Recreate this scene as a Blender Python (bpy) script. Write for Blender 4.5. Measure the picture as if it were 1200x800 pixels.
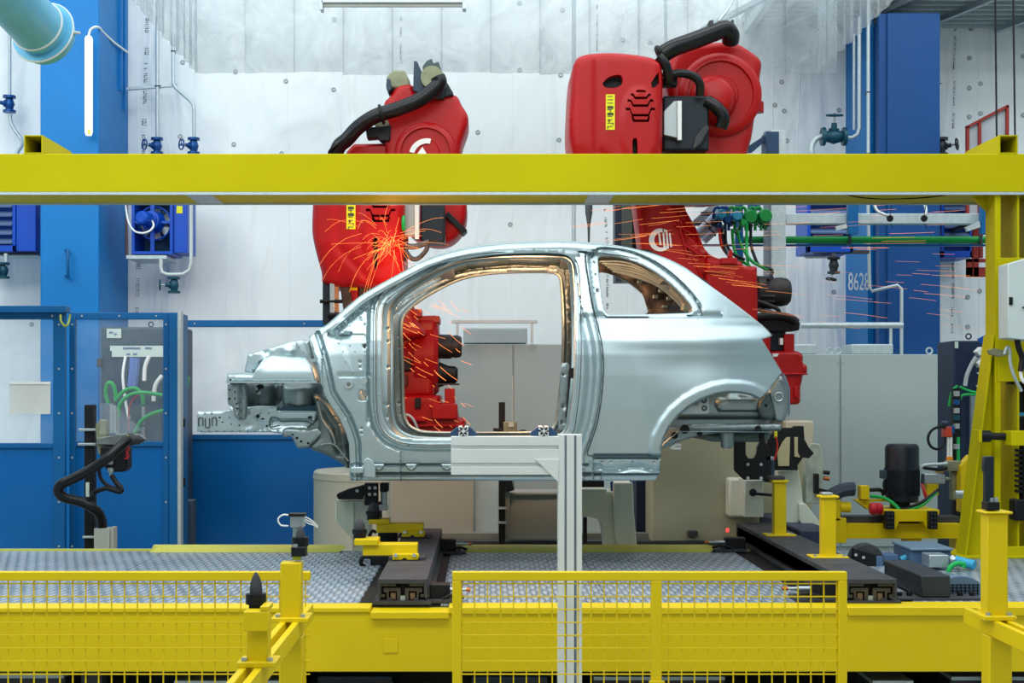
import bpy, bmesh, math, random
import numpy as np
from mathutils import Vector, Matrix
from mathutils.geometry import delaunay_2d_cdt
random.seed(7)
SC = bpy.context.scene
for o in list(bpy.data.objects): bpy.data.objects.remove(o)
COL = SC.collection
PI = math.pi

# ---------------------------------------------------------------- camera
F, CX, CY, EYE = 1650.0, 565.0, 460.0, 1.55     # focal length and vanishing point of the 1200x800 frame
cam_d = bpy.data.cameras.new('camera'); cam = bpy.data.objects.new('camera', cam_d); COL.objects.link(cam)
cam.location = (0, 0, EYE); cam.rotation_euler = (PI/2, 0, 0)
cam_d.sensor_width = 36; cam_d.lens = F/1200*36
cam_d.shift_x = (600-CX)/1200; cam_d.shift_y = (CY-400)/1200
cam_d.clip_end = 200; SC.camera = cam

# ---------------------------------------------------------------- light
W = bpy.data.worlds.new('hall'); SC.world = W; W.use_nodes = True
W.node_tree.nodes['Background'].inputs[0].default_value = (0.80, 0.92, 1.0, 1)
W.node_tree.nodes['Background'].inputs[1].default_value = 1.05
def area(name, loc, size, sizey, power, rot, col=(1, 1, 1)):
    l = bpy.data.lights.new(name, 'AREA'); l.shape = 'RECTANGLE'; l.size = size; l.size_y = sizey; l.energy = power; l.color = col
    o = bpy.data.objects.new(name, l); COL.objects.link(o); o.location = loc; o.rotation_euler = rot; return o
area('hall_lamp_and_fill', (-1.5, 3.0, 6.6), 9.0, 1.2, 260, (math.radians(35), 0, 0), (1, .99, .95))
area('hall_lamp_and_fill', (1.0, 6.4, 7.2), 12.0, .8, 170, (math.radians(15), 0, 0), (.97, 1, 1))
area('hall_lamp_and_fill', (.5, 9.6, 7.4), 15.0, 1.6, 250, (math.radians(24), 0, 0), (.97, 1, 1))
area('hall_lamp_and_fill', (-5.6, 7.5, 5.5), 1.2, 5.0, 120, (math.radians(18), math.radians(-35), 0), (.9, .97, 1))
area('hall_lamp_and_fill', (0.5, -.8, 3.4), 9.0, 1.2, 95, (math.radians(74), 0, 0), (1, 1, .97))  # unseen fill light, added in front to brighten the near faces
SC.view_settings.view_transform = 'Standard'; SC.view_settings.look = 'None'
SC.view_settings.exposure = -0.02; SC.view_settings.gamma = 1; SC.view_settings.use_curve_mapping = False

# ---------------------------------------------------------------- helpers
def X(px, d): return (px-CX)*d/F
def Z(py, d): return EYE-(py-CY)*d/F
def P(px, py, d): return Vector((X(px, d), d, Z(py, d)))
def lin(c):
    c = c/255.0
    return c/12.92 if c <= .04045 else ((c+.055)/1.055)**2.4
MATS = {}
def mat(name, rgb, rough=.5, metal=0., spec=.32, var=.06, vscale=3., bump=0., bscale=40., emit=0., alpha=1., trans=0., coat=0., stretch=None):
    m = bpy.data.materials.new(name); m.use_nodes = True; nt = m.node_tree; b = nt.nodes['Principled BSDF']
    c = [lin(v) for v in rgb]
    tc = nt.nodes.new('ShaderNodeTexCoord'); src = tc.outputs['Object']
    if stretch:
        mp = nt.nodes.new('ShaderNodeMapping'); mp.inputs['Scale'].default_value = stretch
        nt.links.new(src, mp.inputs[0]); src = mp.outputs[0]
    nz = nt.nodes.new('ShaderNodeTexNoise'); nz.inputs['Scale'].default_value = vscale; nz.inputs['Detail'].default_value = 5
    nt.links.new(src, nz.inputs[0])
    cr = nt.nodes.new('ShaderNodeValToRGB'); cr.color_ramp.elements[0].position = .3; cr.color_ramp.elements[1].position = .72
    cr.color_ramp.elements[0].color = [v*(1-var) for v in c]+[1]; cr.color_ramp.elements[1].color = [min(1, v*(1+var)) for v in c]+[1]
    nt.links.new(nz.outputs[0], cr.inputs[0]); nt.links.new(cr.outputs[0], b.inputs['Base Color'])
    b.inputs['Roughness'].default_value = rough; b.inputs['Metallic'].default_value = metal
    b.inputs['Specular IOR Level'].default_value = spec if metal < .4 else .5
    if coat: b.inputs['Coat Weight'].default_value = coat; b.inputs['Coat Roughness'].default_value = .15
    if emit: b.inputs['Emission Color'].default_value = c+[1]; b.inputs['Emission Strength'].default_value = emit
    if alpha < 1: b.inputs['Alpha'].default_value = alpha
    if trans: b.inputs['Transmission Weight'].default_value = trans
    if bump:
        n2 = nt.nodes.new('ShaderNodeTexNoise'); n2.inputs['Scale'].default_value = bscale; n2.inputs['Detail'].default_value = 4
        nt.links.new(src, n2.inputs[0])
        bp = nt.nodes.new('ShaderNodeBump'); bp.inputs['Strength'].default_value = bump; bp.inputs['Distance'].default_value = .02
        nt.links.new(n2.outputs[0], bp.inputs['Height']); nt.links.new(bp.outputs[0], b.inputs['Normal'])
    MATS[name] = m; return m
YEL = mat('yellow_paint', (220, 192, 0), .42, var=.05, vscale=2.5, bump=.05, bscale=60)
YELD = mat('yellow_paint_gantry', (186, 176, 8), .55, spec=.08, var=.06, vscale=1.6, bump=.04, bscale=50)
YELL = mat('worn_yellow_edge', (232, 232, 120), .5)
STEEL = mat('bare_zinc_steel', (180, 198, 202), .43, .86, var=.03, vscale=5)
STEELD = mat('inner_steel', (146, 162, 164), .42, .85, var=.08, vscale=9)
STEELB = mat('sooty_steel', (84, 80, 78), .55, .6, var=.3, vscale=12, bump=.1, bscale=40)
GALV = mat('galvanised_steel', (188, 202, 205), .5, .5, var=.08, vscale=30)
ALU = mat('anodised_aluminium', (222, 228, 226), .42, .35, var=.03)
ALUD = mat('aluminium_slot', (120, 134, 142), .5, .3)
RED = mat('robot_red', (168, 4, 8), .38, var=.07, vscale=4, bump=.03, bscale=20)
REDD = mat('dark_red_frame', (140, 44, 38), .5)
BLK = mat('black_rubber', (10, 13, 17), .5, var=.2)
BLKG = mat('black_gloss_hose', (14, 18, 22), .28, var=.2, vscale=12)
IRON = mat('dark_rail_iron', (66, 68, 72), .6, .25, var=.25, vscale=6, bump=.2, bscale=30)
IROND = mat('dark_rail_section', (70, 66, 62), .55, .4, var=.3, vscale=14)
NAVY = mat('navy_bracket', (44, 72, 104), .5, .1)
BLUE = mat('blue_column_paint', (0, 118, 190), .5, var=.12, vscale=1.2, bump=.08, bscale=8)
BLUEP = mat('blue_partition_paint', (4, 92, 150), .45, var=.12, vscale=1.5)
BLUEF = mat('blue_partition_panel', (0, 96, 166), .32, var=.10, vscale=.9, coat=.3)
BLUEH = mat('blue_heater_paint', (10, 76, 184), .4, var=.08)
GREY = mat('cabinet_grey', (168, 184, 182), .5, var=.03, vscale=1)
BEIGE = mat('beige_concrete_paint', (176, 178, 160), .6, var=.05, vscale=1.4, bump=.1, bscale=10)
CREAM = mat('cream_white_paint', (206, 216, 200), .45, var=.04, vscale=2)
OLIVE = mat('olive_grey_casting', (134, 138, 112), .5, .3, var=.2, vscale=12)
DKGRY = mat('charcoal_enclosure', (48, 66, 84), .5, var=.1)
GREEN = mat('green_pipe', (12, 138, 62), .4)
HOSEG = mat('green_hose', (26, 168, 82), .35)
HOSEB = mat('light_blue_hose', (52, 160, 200), .4)
HOSER = mat('red_wire', (190, 40, 40), .4)
TEAL = mat('teal_valve', (22, 74, 92), .4, .2)
BVALV = mat('blue_valve', (24, 78, 140), .35, .3)
AQUA = mat('aqua_duct', (98, 172, 206), .38, .1, var=.1, vscale=4)
WHITE = mat('white_plastic', (236, 240, 238), .4)
LAMPM = mat('lamp_tube', (252, 252, 244), .4, emit=.55)
LABELY = mat('yellow_label', (226, 222, 30), .5)
INK = mat('label_ink', (70, 76, 60), .6)
INKG = mat('wall_print_ink', (108, 120, 126), .8)
SILV = mat('silver_plate', (178, 190, 192), .35, .7)
SPARK = mat('spark', (255, 150, 78), .5, emit=1.3)
COPP = mat('copper_tip', (190, 110, 60), .35, .8)
FLOORM = mat('hall_floor', (150, 158, 160), .55, var=.15, vscale=1.5, bump=.1)
ROOFM = mat('grey_roof_deck', (128, 146, 146), .5, .2)
PAPER = mat('paper_note', (196, 214, 204), .7)

def checker_plate():
    m = mat('checker_plate_steel', (132, 148, 162), .42, .35, var=.3, vscale=2.2)
    nt = m.node_tree; b = nt.nodes['Principled BSDF']
    tc = nt.nodes.new('ShaderNodeTexCoord')
    hs = []
    for ang, off in ((0, 0), (0, .5)):
        mp = nt.nodes.new('ShaderNodeMapping'); mp.inputs['Rotation'].default_value = (0, 0, ang)
        mp.inputs['Scale'].default_value = (17, 5.2, 1); mp.inputs['Location'].default_value = (off, off, 0)
        nt.links.new(tc.outputs['Object'], mp.inputs[0])
        v = nt.nodes.new('ShaderNodeTexVoronoi'); v.voronoi_dimensions = '2D'; v.inputs['Randomness'].default_value = 0; v.inputs['Scale'].default_value = 1
        nt.links.new(mp.outputs[0], v.inputs[0])
        r = nt.nodes.new('ShaderNodeMapRange'); r.inputs[1].default_value = .20; r.inputs[2].default_value = .34
        r.inputs[3].default_value = 1; r.inputs[4].default_value = 0
        nt.links.new(v.outputs['Distance'], r.inputs[0]); hs.append(r)
    mx = nt.nodes.new('ShaderNodeMath'); mx.operation = 'MAXIMUM'
    nt.links.new(hs[0].outputs[0], mx.inputs[0]); nt.links.new(hs[1].outputs[0], mx.inputs[1])
    old = b.inputs['Base Color'].links[0].from_socket; mc = nt.nodes.new('ShaderNodeMix'); mc.data_type = 'RGBA'
    sc_ = nt.nodes.new('ShaderNodeMath'); sc_.operation = 'MULTIPLY'; sc_.inputs[1].default_value = .38; nt.links.new(mx.outputs[0], sc_.inputs[0])
    nt.links.new(sc_.outputs[0], mc.inputs[0]); nt.links.new(old, mc.inputs[6]); mc.inputs[7].default_value = (.68, .74, .80, 1)
    nt.links.new(mc.outputs[2], b.inputs['Base Color'])
    bp = nt.nodes.new('ShaderNodeBump'); bp.inputs['Strength'].default_value = 1; bp.inputs['Distance'].default_value = .012
    nt.links.new(mx.outputs[0], bp.inputs['Height']); nt.links.new(bp.outputs[0], b.inputs['Normal'])
    return m
TREAD = checker_plate()

def wall_mat():
    m = mat('white_insulation_sheet', (238, 246, 246), .5, var=.03, vscale=.8)
    nt = m.node_tree; b = nt.nodes['Principled BSDF']; tc = nt.nodes.new('ShaderNodeTexCoord')
    n1 = nt.nodes.new('ShaderNodeTexNoise'); n1.inputs['Scale'].default_value = .9; n1.inputs['Detail'].default_value = 3; n1.inputs['Distortion'].default_value = .9
    mp = nt.nodes.new('ShaderNodeMapping'); mp.inputs['Scale'].default_value = (1.6, 1, .45); mp.inputs['Rotation'].default_value = (0, .25, 0)
    nt.links.new(tc.outputs['Object'], mp.inputs[0]); nt.links.new(mp.outputs[0], n1.inputs[0])
    bp = nt.nodes.new('ShaderNodeBump'); bp.inputs['Strength'].default_value = .55; bp.inputs['Distance'].default_value = .25
    nt.links.new(n1.outputs[0], bp.inputs['Height']); nt.links.new(bp.outputs[0], b.inputs['Normal'])
    return m
WALLM = wall_mat()

def clear_mat(name, rgb, a, rough=.15, fold=0.):
    m = bpy.data.materials.new(name); m.use_nodes = True; nt = m.node_tree
    b = nt.nodes['Principled BSDF']; b.inputs['Base Color'].default_value = [lin(v) for v in rgb]+[1]
    b.inputs['Roughness'].default_value = rough; b.inputs['Alpha'].default_value = a
    nz = nt.nodes.new('ShaderNodeTexNoise'); nz.inputs['Scale'].default_value = 3.0; nz.inputs['Detail'].default_value = 4; nz.inputs['Distortion'].default_value = 1.5
    tc = nt.nodes.new('ShaderNodeTexCoord'); nt.links.new(tc.outputs['Object'], nz.inputs[0])
    mr = nt.nodes.new('ShaderNodeMapRange'); mr.inputs[1].default_value = .3; mr.inputs[2].default_value = .75
    mr.inputs[3].default_value = a*.7; mr.inputs[4].default_value = min(1, a*1.35)
    nt.links.new(nz.outputs[0], mr.inputs[0]); nt.links.new(mr.outputs[0], b.inputs['Alpha'])
    bp = nt.nodes.new('ShaderNodeBump'); bp.inputs['Strength'].default_value = .5; bp.inputs['Distance'].default_value = .05
    nt.links.new(nz.outputs[0], bp.inputs['Height']); nt.links.new(bp.outputs[0], b.inputs['Normal'])
    return m
FILM = clear_mat('clear_window_film', (206, 226, 236), .09)
CURT = clear_mat('clear_curtain_strip', (190, 204, 210), .30, .3)

# ---- mesh builder
class MB:
    def __init__(s): s.v = []; s.f = []
    def add(s, vs, fs):
        n = len(s.v); s.v += [tuple(v) for v in vs]; s.f += [tuple(i+n for i in f) for f in fs]; return s
    def box(s, x0, x1, y0, y1, z0, z1):
        x0, x1 = sorted((x0, x1)); y0, y1 = sorted((y0, y1)); z0, z1 = sorted((z0, z1))
        return s.add([(x0,y0,z0),(x1,y0,z0),(x1,y1,z0),(x0,y1,z0),(x0,y0,z1),(x1,y0,z1),(x1,y1,z1),(x0,y1,z1)],
                     [(0,3,2,1),(4,5,6,7),(0,1,5,4),(1,2,6,5),(2,3,7,6),(3,0,4,7)])
    def pbox(s, px0, py0, px1, py1, d, dep):
        return s.box(X(px0,d), X(px1,d), d, d+dep, Z(py1,d), Z(py0,d))
    def ext(s, pts, vec):                    # extrude a 3-D polygon by a vector
        vec = Vector(vec); n = len(pts); pts = [Vector(p) for p in pts]
        q = [p+vec for p in pts]
        return s.add(pts+q, [tuple(range(n)), tuple(range(2*n-1, n-1, -1))]+[(i, i+n, (i+1) % n+n, (i+1) % n) for i in range(n)])
    def prism(s, poly, d, dep): return s.ext([P(x, y, d) for x, y in poly], (0, dep, 0))
    def disc(s, c, r, axis, n=16, th=.004):
        return s.cyl(Vector(c), Vector(c)+Vector(axis)*th, r, r, n)
    def cyl(s, a, b, r0, r1=None, n=16, cap=True):
        if r1 is None: r1 = r0
        return s.lathe(a, Vector(b)-Vector(a), [(0, r0), (1, r1)], n, cap)
    def lathe(s, a, ax, prof, n=24, cap=True):
        a = Vector(a); ax = Vector(ax); u = ax.normalized().orthogonal().normalized(); w = ax.normalized().cross(u)
        vs = []; m = len(prof)
        for t, r in prof:
            for i in range(n):
                an = 2*PI*i/n; vs.append(a+ax*t+(u*math.cos(an)+w*math.sin(an))*r)
        fs = [(j*n+i, j*n+(i+1) % n, (j+1)*n+(i+1) % n, (j+1)*n+i) for j in range(m-1) for i in range(n)]
        if cap: fs += [tuple(range(n-1, -1, -1)), tuple(range((m-1)*n, m*n))]
        return s.add(vs, fs)
    def tube(s, pts, r, n=10, smooth=True, closed=False, step=6):
        pts = [Vector(p) for p in pts]
        if smooth and len(pts) > 2:
            q = []; m = len(pts); R = m if closed else m-1
            for i in range(R):
                p0 = pts[(i-1) % m] if (closed or i) else pts[0]; p1 = pts[i]; p2 = pts[(i+1) % m]
                p3 = pts[(i+2) % m] if (closed or i+2 < m) else pts[-1]
                for k in range(step):
                    t = k/step
                    q.append(.5*((2*p1)+(p2-p0)*t+(2*p0-5*p1+4*p2-p3)*t*t+(3*p1-p0-3*p2+p3)*t**3))
            if not closed: q.append(pts[-1])
            pts = q
        m = len(pts); vs = []; u = None
        for i, p in enumerate(pts):
            t = (pts[(i+1) % m]-pts[i-1]) if (closed or 0 < i < m-1) else (pts[1]-pts[0] if i == 0 else pts[-1]-pts[-2])
            t.normalize()
            u = t.orthogonal().normalized() if u is None else (u-t*u.dot(t)).normalized()
            w = t.cross(u)
            rr = r(i/(m-1)) if callable(r) else r
            for k in range(n):
                an = 2*PI*k/n; vs.append(p+(u*math.cos(an)+w*math.sin(an))*rr)
        R = m if closed else m-1
        fs = [(j*n+k, j*n+(k+1) % n, ((j+1) % m)*n+(k+1) % n, ((j+1) % m)*n+k) for j in range(R) for k in range(n)]
        if not closed: fs += [tuple(range(n-1, -1, -1)), tuple(range((m-1)*n, m*n))]
        return s.add(vs, fs)
    def ptube(s, pts, r, **k):               # points are (px, py, d); r in metres
        return s.tube([P(*p) for p in pts], r, **k)
    def torus(s, c, ax, R, r, n=24, m=8):
        ax = Vector(ax).normalized(); u = ax.orthogonal().normalized(); w = ax.cross(u); c = Vector(c)
        return s.tube([c+(u*math.cos(2*PI*i/n)+w*math.sin(2*PI*i/n))*R for i in range(n)], r, n=m, smooth=False, closed=True)
    def mesh(s, name, org=Vector()):
        me = bpy.data.meshes.new(name)
        me.from_pydata([(x-org[0], y-org[1], z-org[2]) for x, y, z in s.v], [], s.f)
        bm = bmesh.new(); bm.from_mesh(me); bmesh.ops.recalc_face_normals(bm, faces=bm.faces); bm.to_mesh(me); bm.free()
        return me

ORG = {}
def smooth_mesh(me, ang=38):
    me.polygons.foreach_set('use_smooth', [True]*len(me.polygons)); me.set_sharp_from_angle(angle=math.radians(ang)); me.update()
def link(name, me, m, parent=None, org=None, bev=0., ang=38):
    o = bpy.data.objects.new(name, me); COL.objects.link(o)
    if m: me.materials.append(m)
    smooth_mesh(me, ang)
    if parent is not None: o.parent = parent; ORG[o] = ORG[parent]
    else: o.location = org; ORG[o] = Vector(org)
    if bev:
        b = o.modifiers.new('bevel', 'BEVEL'); b.width = bev; b.segments = 2; b.limit_method = 'ANGLE'; b.angle_limit = math.radians(40)
    return o
def tag(o, label=None, cat=None, group=None, kind=None):
    if label: o['label'] = label
    if cat: o['category'] = cat
    if group: o['group'] = group
    if kind: o['kind'] = kind
    return o
def thing(name, label, cat, loc, group=None, kind=None):
    o = bpy.data.objects.new(name, None); COL.objects.link(o); o.location = loc; o.empty_display_size = .1
    ORG[o] = Vector(loc); return tag(o, label, cat, group, kind)
def part(name, mb, m, parent, bev=0., label=None, kind=None, ang=38):
    o = link(name, mb.mesh(name, ORG[parent]), m, parent, bev=bev, ang=ang); return tag(o, label, None, None, kind)
def base_of(mb):
    a = np.array(mb.v); return Vector(((a[:,0].min()+a[:,0].max())/2, (a[:,1].min()+a[:,1].max())/2, a[:,2].min()))
def solo(name, label, cat, mb, m, group=None, bev=0., kind=None, ang=38):
    g = base_of(mb); o = link(name, mb.mesh(name, g), m, None, g, bev, ang); return tag(o, label, cat, group, kind)
def struct(name, mb, m, parent=None, bev=0.):
    if parent: return part(name, mb, m, parent, bev)
    g = base_of(mb); o = link(name, mb.mesh(name, g), m, None, g, bev); o['kind'] = 'structure'; return o
def dup_tree(o, parent=None):
    c = o.copy(); COL.objects.link(c); ORG[c] = ORG[o]
    if parent: c.parent = parent
    for ch in o.children: dup_tree(ch, c)
    return c
def text_mesh(body, size, loc, rot, m, name, parent, sx=1., ext=.0008):
    cu = bpy.data.curves.new('t', 'FONT'); cu.body = body; cu.size = size; cu.extrude = ext; cu.align_x = 'CENTER'; cu.align_y = 'CENTER'
    o = bpy.data.objects.new('t', cu); COL.objects.link(o)
    dg = bpy.context.evaluated_depsgraph_get(); me = bpy.data.meshes.new_from_object(o.evaluated_get(dg))
    bpy.data.objects.remove(o)
    M = Matrix.Translation(Vector(loc)-ORG[parent]) @ rot.to_4x4() @ Matrix.Diagonal((sx, 1, 1, 1))
    me.transform(M); return link(name, me, m, parent)
FACING = Matrix.Rotation(PI/2, 3, 'X')

# ---- 2-D region tools (pixel coordinates of the reference frame)
def crom(pts, step=5, closed=True):
    pts = [Vector((p[0], p[1])) for p in pts]; m = len(pts); q = []
    for i in range(m if closed else m-1):
        p0 = pts[(i-1) % m] if (closed or i) else pts[0]; p1 = pts[i]; p2 = pts[(i+1) % m]; p3 = pts[(i+2) % m] if (closed or i+2 < m) else pts[-1]
        for k in range(step):
            t = k/step; v = .5*((2*p1)+(p2-p0)*t+(2*p0-5*p1+4*p2-p3)*t*t+(3*p1-p0-3*p2+p3)*t**3); q.append((v.x, v.y))
    if not closed: q.append(tuple(pts[-1]))
    return q
def rnd(pts, r, n=4):                        # round the corners of a polygon
    out = []; m = len(pts)
    for i in range(m):
        a, b, c = Vector(pts[i-1]), Vector(pts[i]), Vector(pts[(i+1) % m])
        u, w = a-b, c-b; k = min(r, u.length*.45, w.length*.45)
        p, q = b+u.normalized()*k, b+w.normalized()*k
        for j in range(n+1):
            t = j/n; v = p*(1-t)**2+b*2*t*(1-t)+q*t*t; out.append((v.x, v.y))
    return out
def dense(pts, s, closed=True):
    out = []; m = len(pts)
    for i in range(m if closed else m-1):
        a, b = np.array(pts[i], float), np.array(pts[(i+1) % m], float); L = np.hypot(*(b-a)); n = max(1, int(round(L/s)))
        for j in range(n): out.append(tuple(a+(b-a)*j/n))
    if not closed: out.append(tuple(pts[-1]))
    return out
def dist(pts, line, closed=True):            # distances from Nx2 points to a polyline
    pts = np.asarray(pts, float); L = np.asarray(line, float)
    A = L if closed else L[:-1]; B = np.roll(L, -1, 0) if closed else L[1:]
    best = np.full(len(pts), 1e9)
    for a, b in zip(A, B):
        ab = b-a; q = (ab**2).sum()
        t = np.clip(((pts-a)@ab)/(q+1e-12), 0, 1); dd = np.hypot(*((pts-(a+t[:, None]*ab)).T)); best = np.minimum(best, dd)
    return best
def inside(pts, poly):
    pts = np.asarray(pts, float); x, y = pts[:,0], pts[:,1]; c = np.zeros(len(pts), bool); n = len(poly)
    for i in range(n):
        x1, y1 = poly[i]; x2, y2 = poly[(i+1) % n]
        if y1 == y2: continue
        c ^= ((y1 > y) != (y2 > y)) & (x < (x2-x1)*(y-y1)/(y2-y1)+x1)
    return c
def sheet(outline, holes, step, fn, edge=None, extra=None):
    """triangulated region; fn maps an Nx2 array of pixels to Nx3 world points; returns (verts, faces)"""
    edge = edge or step
    ol = dense(outline, edge); hs = [dense(h, edge) for h in holes]
    a = np.array(ol); x0, y0 = a.min(0); x1, y1 = a.max(0)
    gx, gy = np.meshgrid(np.arange(x0+step/2, x1, step), np.arange(y0+step/2, y1, step)); gx = gx+(np.arange(gx.shape[0]) % 2)[:, None]*step/2
    g = np.stack([gx.ravel(), gy.ravel()], 1)
    if extra is not None and len(extra): g = np.vstack([g, np.asarray(extra, float)])
    k = inside(g, ol)
    for h in hs: k &= ~inside(g, h)
    g = g[k]
    k = dist(g, ol) > step*.4
    for h in hs: k &= dist(g, h) > step*.4
    g = g[k]
    vs = list(ol); ed = [(i, (i+1) % len(ol)) for i in range(len(ol))]
    for h in hs:
        n = len(vs); vs += h; ed += [(n+i, n+(i+1) % len(h)) for i in range(len(h))]
    vs += [tuple(p) for p in g]
    r = delaunay_2d_cdt([Vector((float(p[0]), float(p[1]))) for p in vs], ed, [], 0, 1e-5)
    V = np.array([(p.x, p.y) for p in r[0]]); T = [tuple(t) for t in r[2]]
    cen = np.array([V[list(t)].mean(0) for t in T]); k = inside(cen, ol)
    for h in hs: k &= ~inside(cen, h)
    T = [t for t, kk in zip(T, k) if kk]
    return fn(V), T, V
def to3(V, d):
    d = np.broadcast_to(np.asarray(d, float), (len(V),))
    return np.stack([(V[:,0]-CX)*d/F, d, EYE-(V[:,1]-CY)*d/F], 1)
def pillow(mb, outline, d, dep, r=.03, step=6, holes=(), relief=None):
    """slab with a rounded front edge (radius r metres); outline in pixels at depth d"""
    rp = r*F/d
    def fn(V):
        s = dist(V, outline)
        q = 1-np.clip(s/max(rp, .01), 0, 1); dd = d+r*(1-np.sqrt(np.clip(1-q*q, 0, 1)))
        if relief is not None: dd = dd+relief(V)
        return to3(V, 1)*np.array([d, 0, d])[None]+np.stack([0*dd, dd, EYE*(1-d)+0*dd], 1)
    ring = []
    for k in (.12, .35, .65, 1.0):
        o = np.array(dense(outline, max(2, step*.7))); n = len(o)
        t = np.roll(o, -1, 0)-np.roll(o, 1, 0); nn = np.stack([-t[:,1], t[:,0]], 1); nn /= (np.hypot(*nn.T)[:, None]+1e-9)
        area_ = .5*np.sum(o[:,0]*np.roll(o[:,1], -1)-np.roll(o[:,0], -1)*o[:,1])
        if area_ < 0: nn = -nn
        ring.append(o+nn*rp*k)
    ex = np.vstack(ring); ex = ex[dist(ex, outline) > rp*.08]
    vs, fs, V2 = sheet(outline, list(holes), step, fn, edge=max(2, step*.7), extra=ex)
    n0 = len(mb.v); mb.add(vs, fs)
    # boundary loops -> side walls
    cnt = {}
    for f in fs:
        for i in range(3):
            e = (f[i], f[(i+1) % 3]); k = tuple(sorted(e)); cnt[k] = None if k in cnt else e
    be = [e for e in cnt.values() if e]
    idx = {}; nv = []
    for a, b in be:
        for q in (a, b):
            if q not in idx: idx[q] = len(nv); nv.append((vs[q][0], d+dep, vs[q][2]))
    n1 = len(mb.v); mb.v += nv
    for a, b in be: mb.f.append((b+n0, a+n0, idx[a]+n1, idx[b]+n1))
    # back face
    bk, bf, _ = sheet(outline, [], 40, lambda V: to3(V, 1)*np.array([d, 0, d])[None]+np.array([0, d+dep, EYE*(1-d)])[None])
    mb.add(bk, bf); return mb
def ell(cx, cy, rx, ry=None, n=20, rot=0):
    ry = ry or rx
    return [(cx+rx*math.cos(2*PI*i/n)*math.cos(rot)-ry*math.sin(2*PI*i/n)*math.sin(rot), cy+rx*math.cos(2*PI*i/n)*math.sin(rot)+ry*math.sin(2*PI*i/n)*math.cos(rot)) for i in range(n)]
# ================================================================ the setting
WD = 14.0                                     # depth of the back wall
struct('floor', MB().box(-9, 9, -4, WD+.3, -.1, 0), FLOORM)
wb = struct('wall_back', MB().box(-9, 9, WD, WD+.2, 0, 7.5), WALLM)
struct('wall_behind', MB().box(-9, 9, -4.3, -4.0, 0, 7.5), mat('dim_hall_wall', (112, 128, 138), .7))
struct('wall_right', MB().box(8.8, 9, -4, WD, 0, 7.5), mat('pale_hall_wall', (186, 196, 198), .7))
struct('wall_left', MB().box(-9, -8.8, -4, WD, 0, 7.5), MATS['pale_hall_wall'])
# sheet joints, fixing discs and the printed tapes of the insulation sheets
for px in (162, 268, 338, 445, 600, 735, 905, 935, 1118, 1146):
    part('sheet_seam', MB().tube([P(px+random.uniform(-2, 2), y, WD) for y in (-20, 90, 200, 310, 420, 560, 640)], .004, n=6), WALLM, wb)
rv = [(214,73),(276,84),(211,160),(274,169),(335,95),(391,105),(392,23),(560,155),(609,4),(659,12),(609,82),(657,88),(730,47),(762,50),(655,164),(1138,34),(1136,68),(1149,98),(1136,103),(1149,133),(1136,137),(916,96),(908,123),(919,130),(983,129),(922,165),(1148,341),(1134,348),(1134,383),(977,342),(1199,66),(1199,135),(37,380),(330,180),(598,263)]
m = MB(); m2 = MB()
for x, y in rv:
    m.torus(P(x, y, WD-.004), (0, 1, 0), .019, .004, n=14, m=6); m2.disc(P(x, y, WD-.006), .012, (0, 1, 0), n=10)
part('fixing_disc', m, mat('grey_washer', (150, 160, 160), .6), wb, kind='stuff')
part('fixing_stud', m2, GALV, wb, kind='stuff')
m = MB()
def tape(px, y0, y1, d, m, w=3.8, dx=0):
    y = y0
    while y < y1:                              # a column of printed strokes, too small in the photograph to read
        if random.random() < .08: y += random.uniform(3, 9); continue
        h = random.uniform(1.0, 2.0); xx = px+dx*(y-y0)/(y1-y0)
        k = random.random()
        if k < .5: m.pbox(xx-w/2, y, xx+w/2, y+h*.55, d, .002)
        else:
            m.pbox(xx-w/2, y, xx-w*.1, y+h*.5, d, .002); m.pbox(xx+w*.15, y+h*.2, xx+w/2, y+h*.8, d, .002)
        if random.random() < .4: m.pbox(xx-w/2, y, xx-w/2+.9, y+2.2, d, .002)
        y += 2.3
tape(173, 14, 38, WD-.003, m, dx=-1); tape(172, 56, 64, WD-.003, m, 5); tape(171, 74, 122, WD-.003, m, dx=-1.5)
tape(169, 139, 147, WD-.003, m, 5); tape(168, 158, 180, WD-.003, m); tape(162, 307, 315, WD-.003, m, 5); tape(161.5, 326, 372, WD-.003, m, dx=-1)
tape(470, 15, 74, WD-.003, m, 2.6); tape(709, 245, 300, WD-.003, m, 2.6, dx=4); tape(712, 322, 360, WD-.003, m, 2.6)
tape(1120, 32, 80, WD-.003, m, 2.4, -2); tape(1119, 95, 150, WD-.003, m, 2.4, -2); tape(1117, 308, 350, WD-.003, m, 2.4); tape(1116, 360, 390, WD-.003, m, 2.4)
tape(700, 6, 60, WD-.003, m, 2.0)
part('printed_tape', m, INKG, wb, kind='stuff')

# roof deck with joists, top right
rf = struct('ceiling', MB().box(X(872, 13.9), 8.8, 12.6, WD, Z(25, 13.9), Z(25, 13.9)+.08), ROOFM)
for k in range(9):
    d = 12.65+k*.16
    part('joist', MB().box(X(872, 13.9), 8.6, d, d+.03, Z(25, 13.9)-.05, Z(25, 13.9)), GALV, rf)
for px in (884, 968, 1052, 1140, 1240):
    x = X(px, 13.5); part('purlin', MB().ext([(x, 12.6, Z(25,13.9)-.10), (x+.05, 12.6, Z(25,13.9)-.10), (x+.05, 12.6, Z(25,13.9)-.05), (x, 12.6, Z(25,13.9)-.05)], (-.45, 1.35, 0)), GALV, rf)
part('edge_beam', MB().pbox(872, 17, 1400, 25, 13.85, .1), GALV, rf)
part('end_rail', MB().box(X(872,13.9), X(872,13.9)+.06, 12.6, 13.9, Z(25,13.9)-.12, Z(25,13.9)), GALV, rf)

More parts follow.
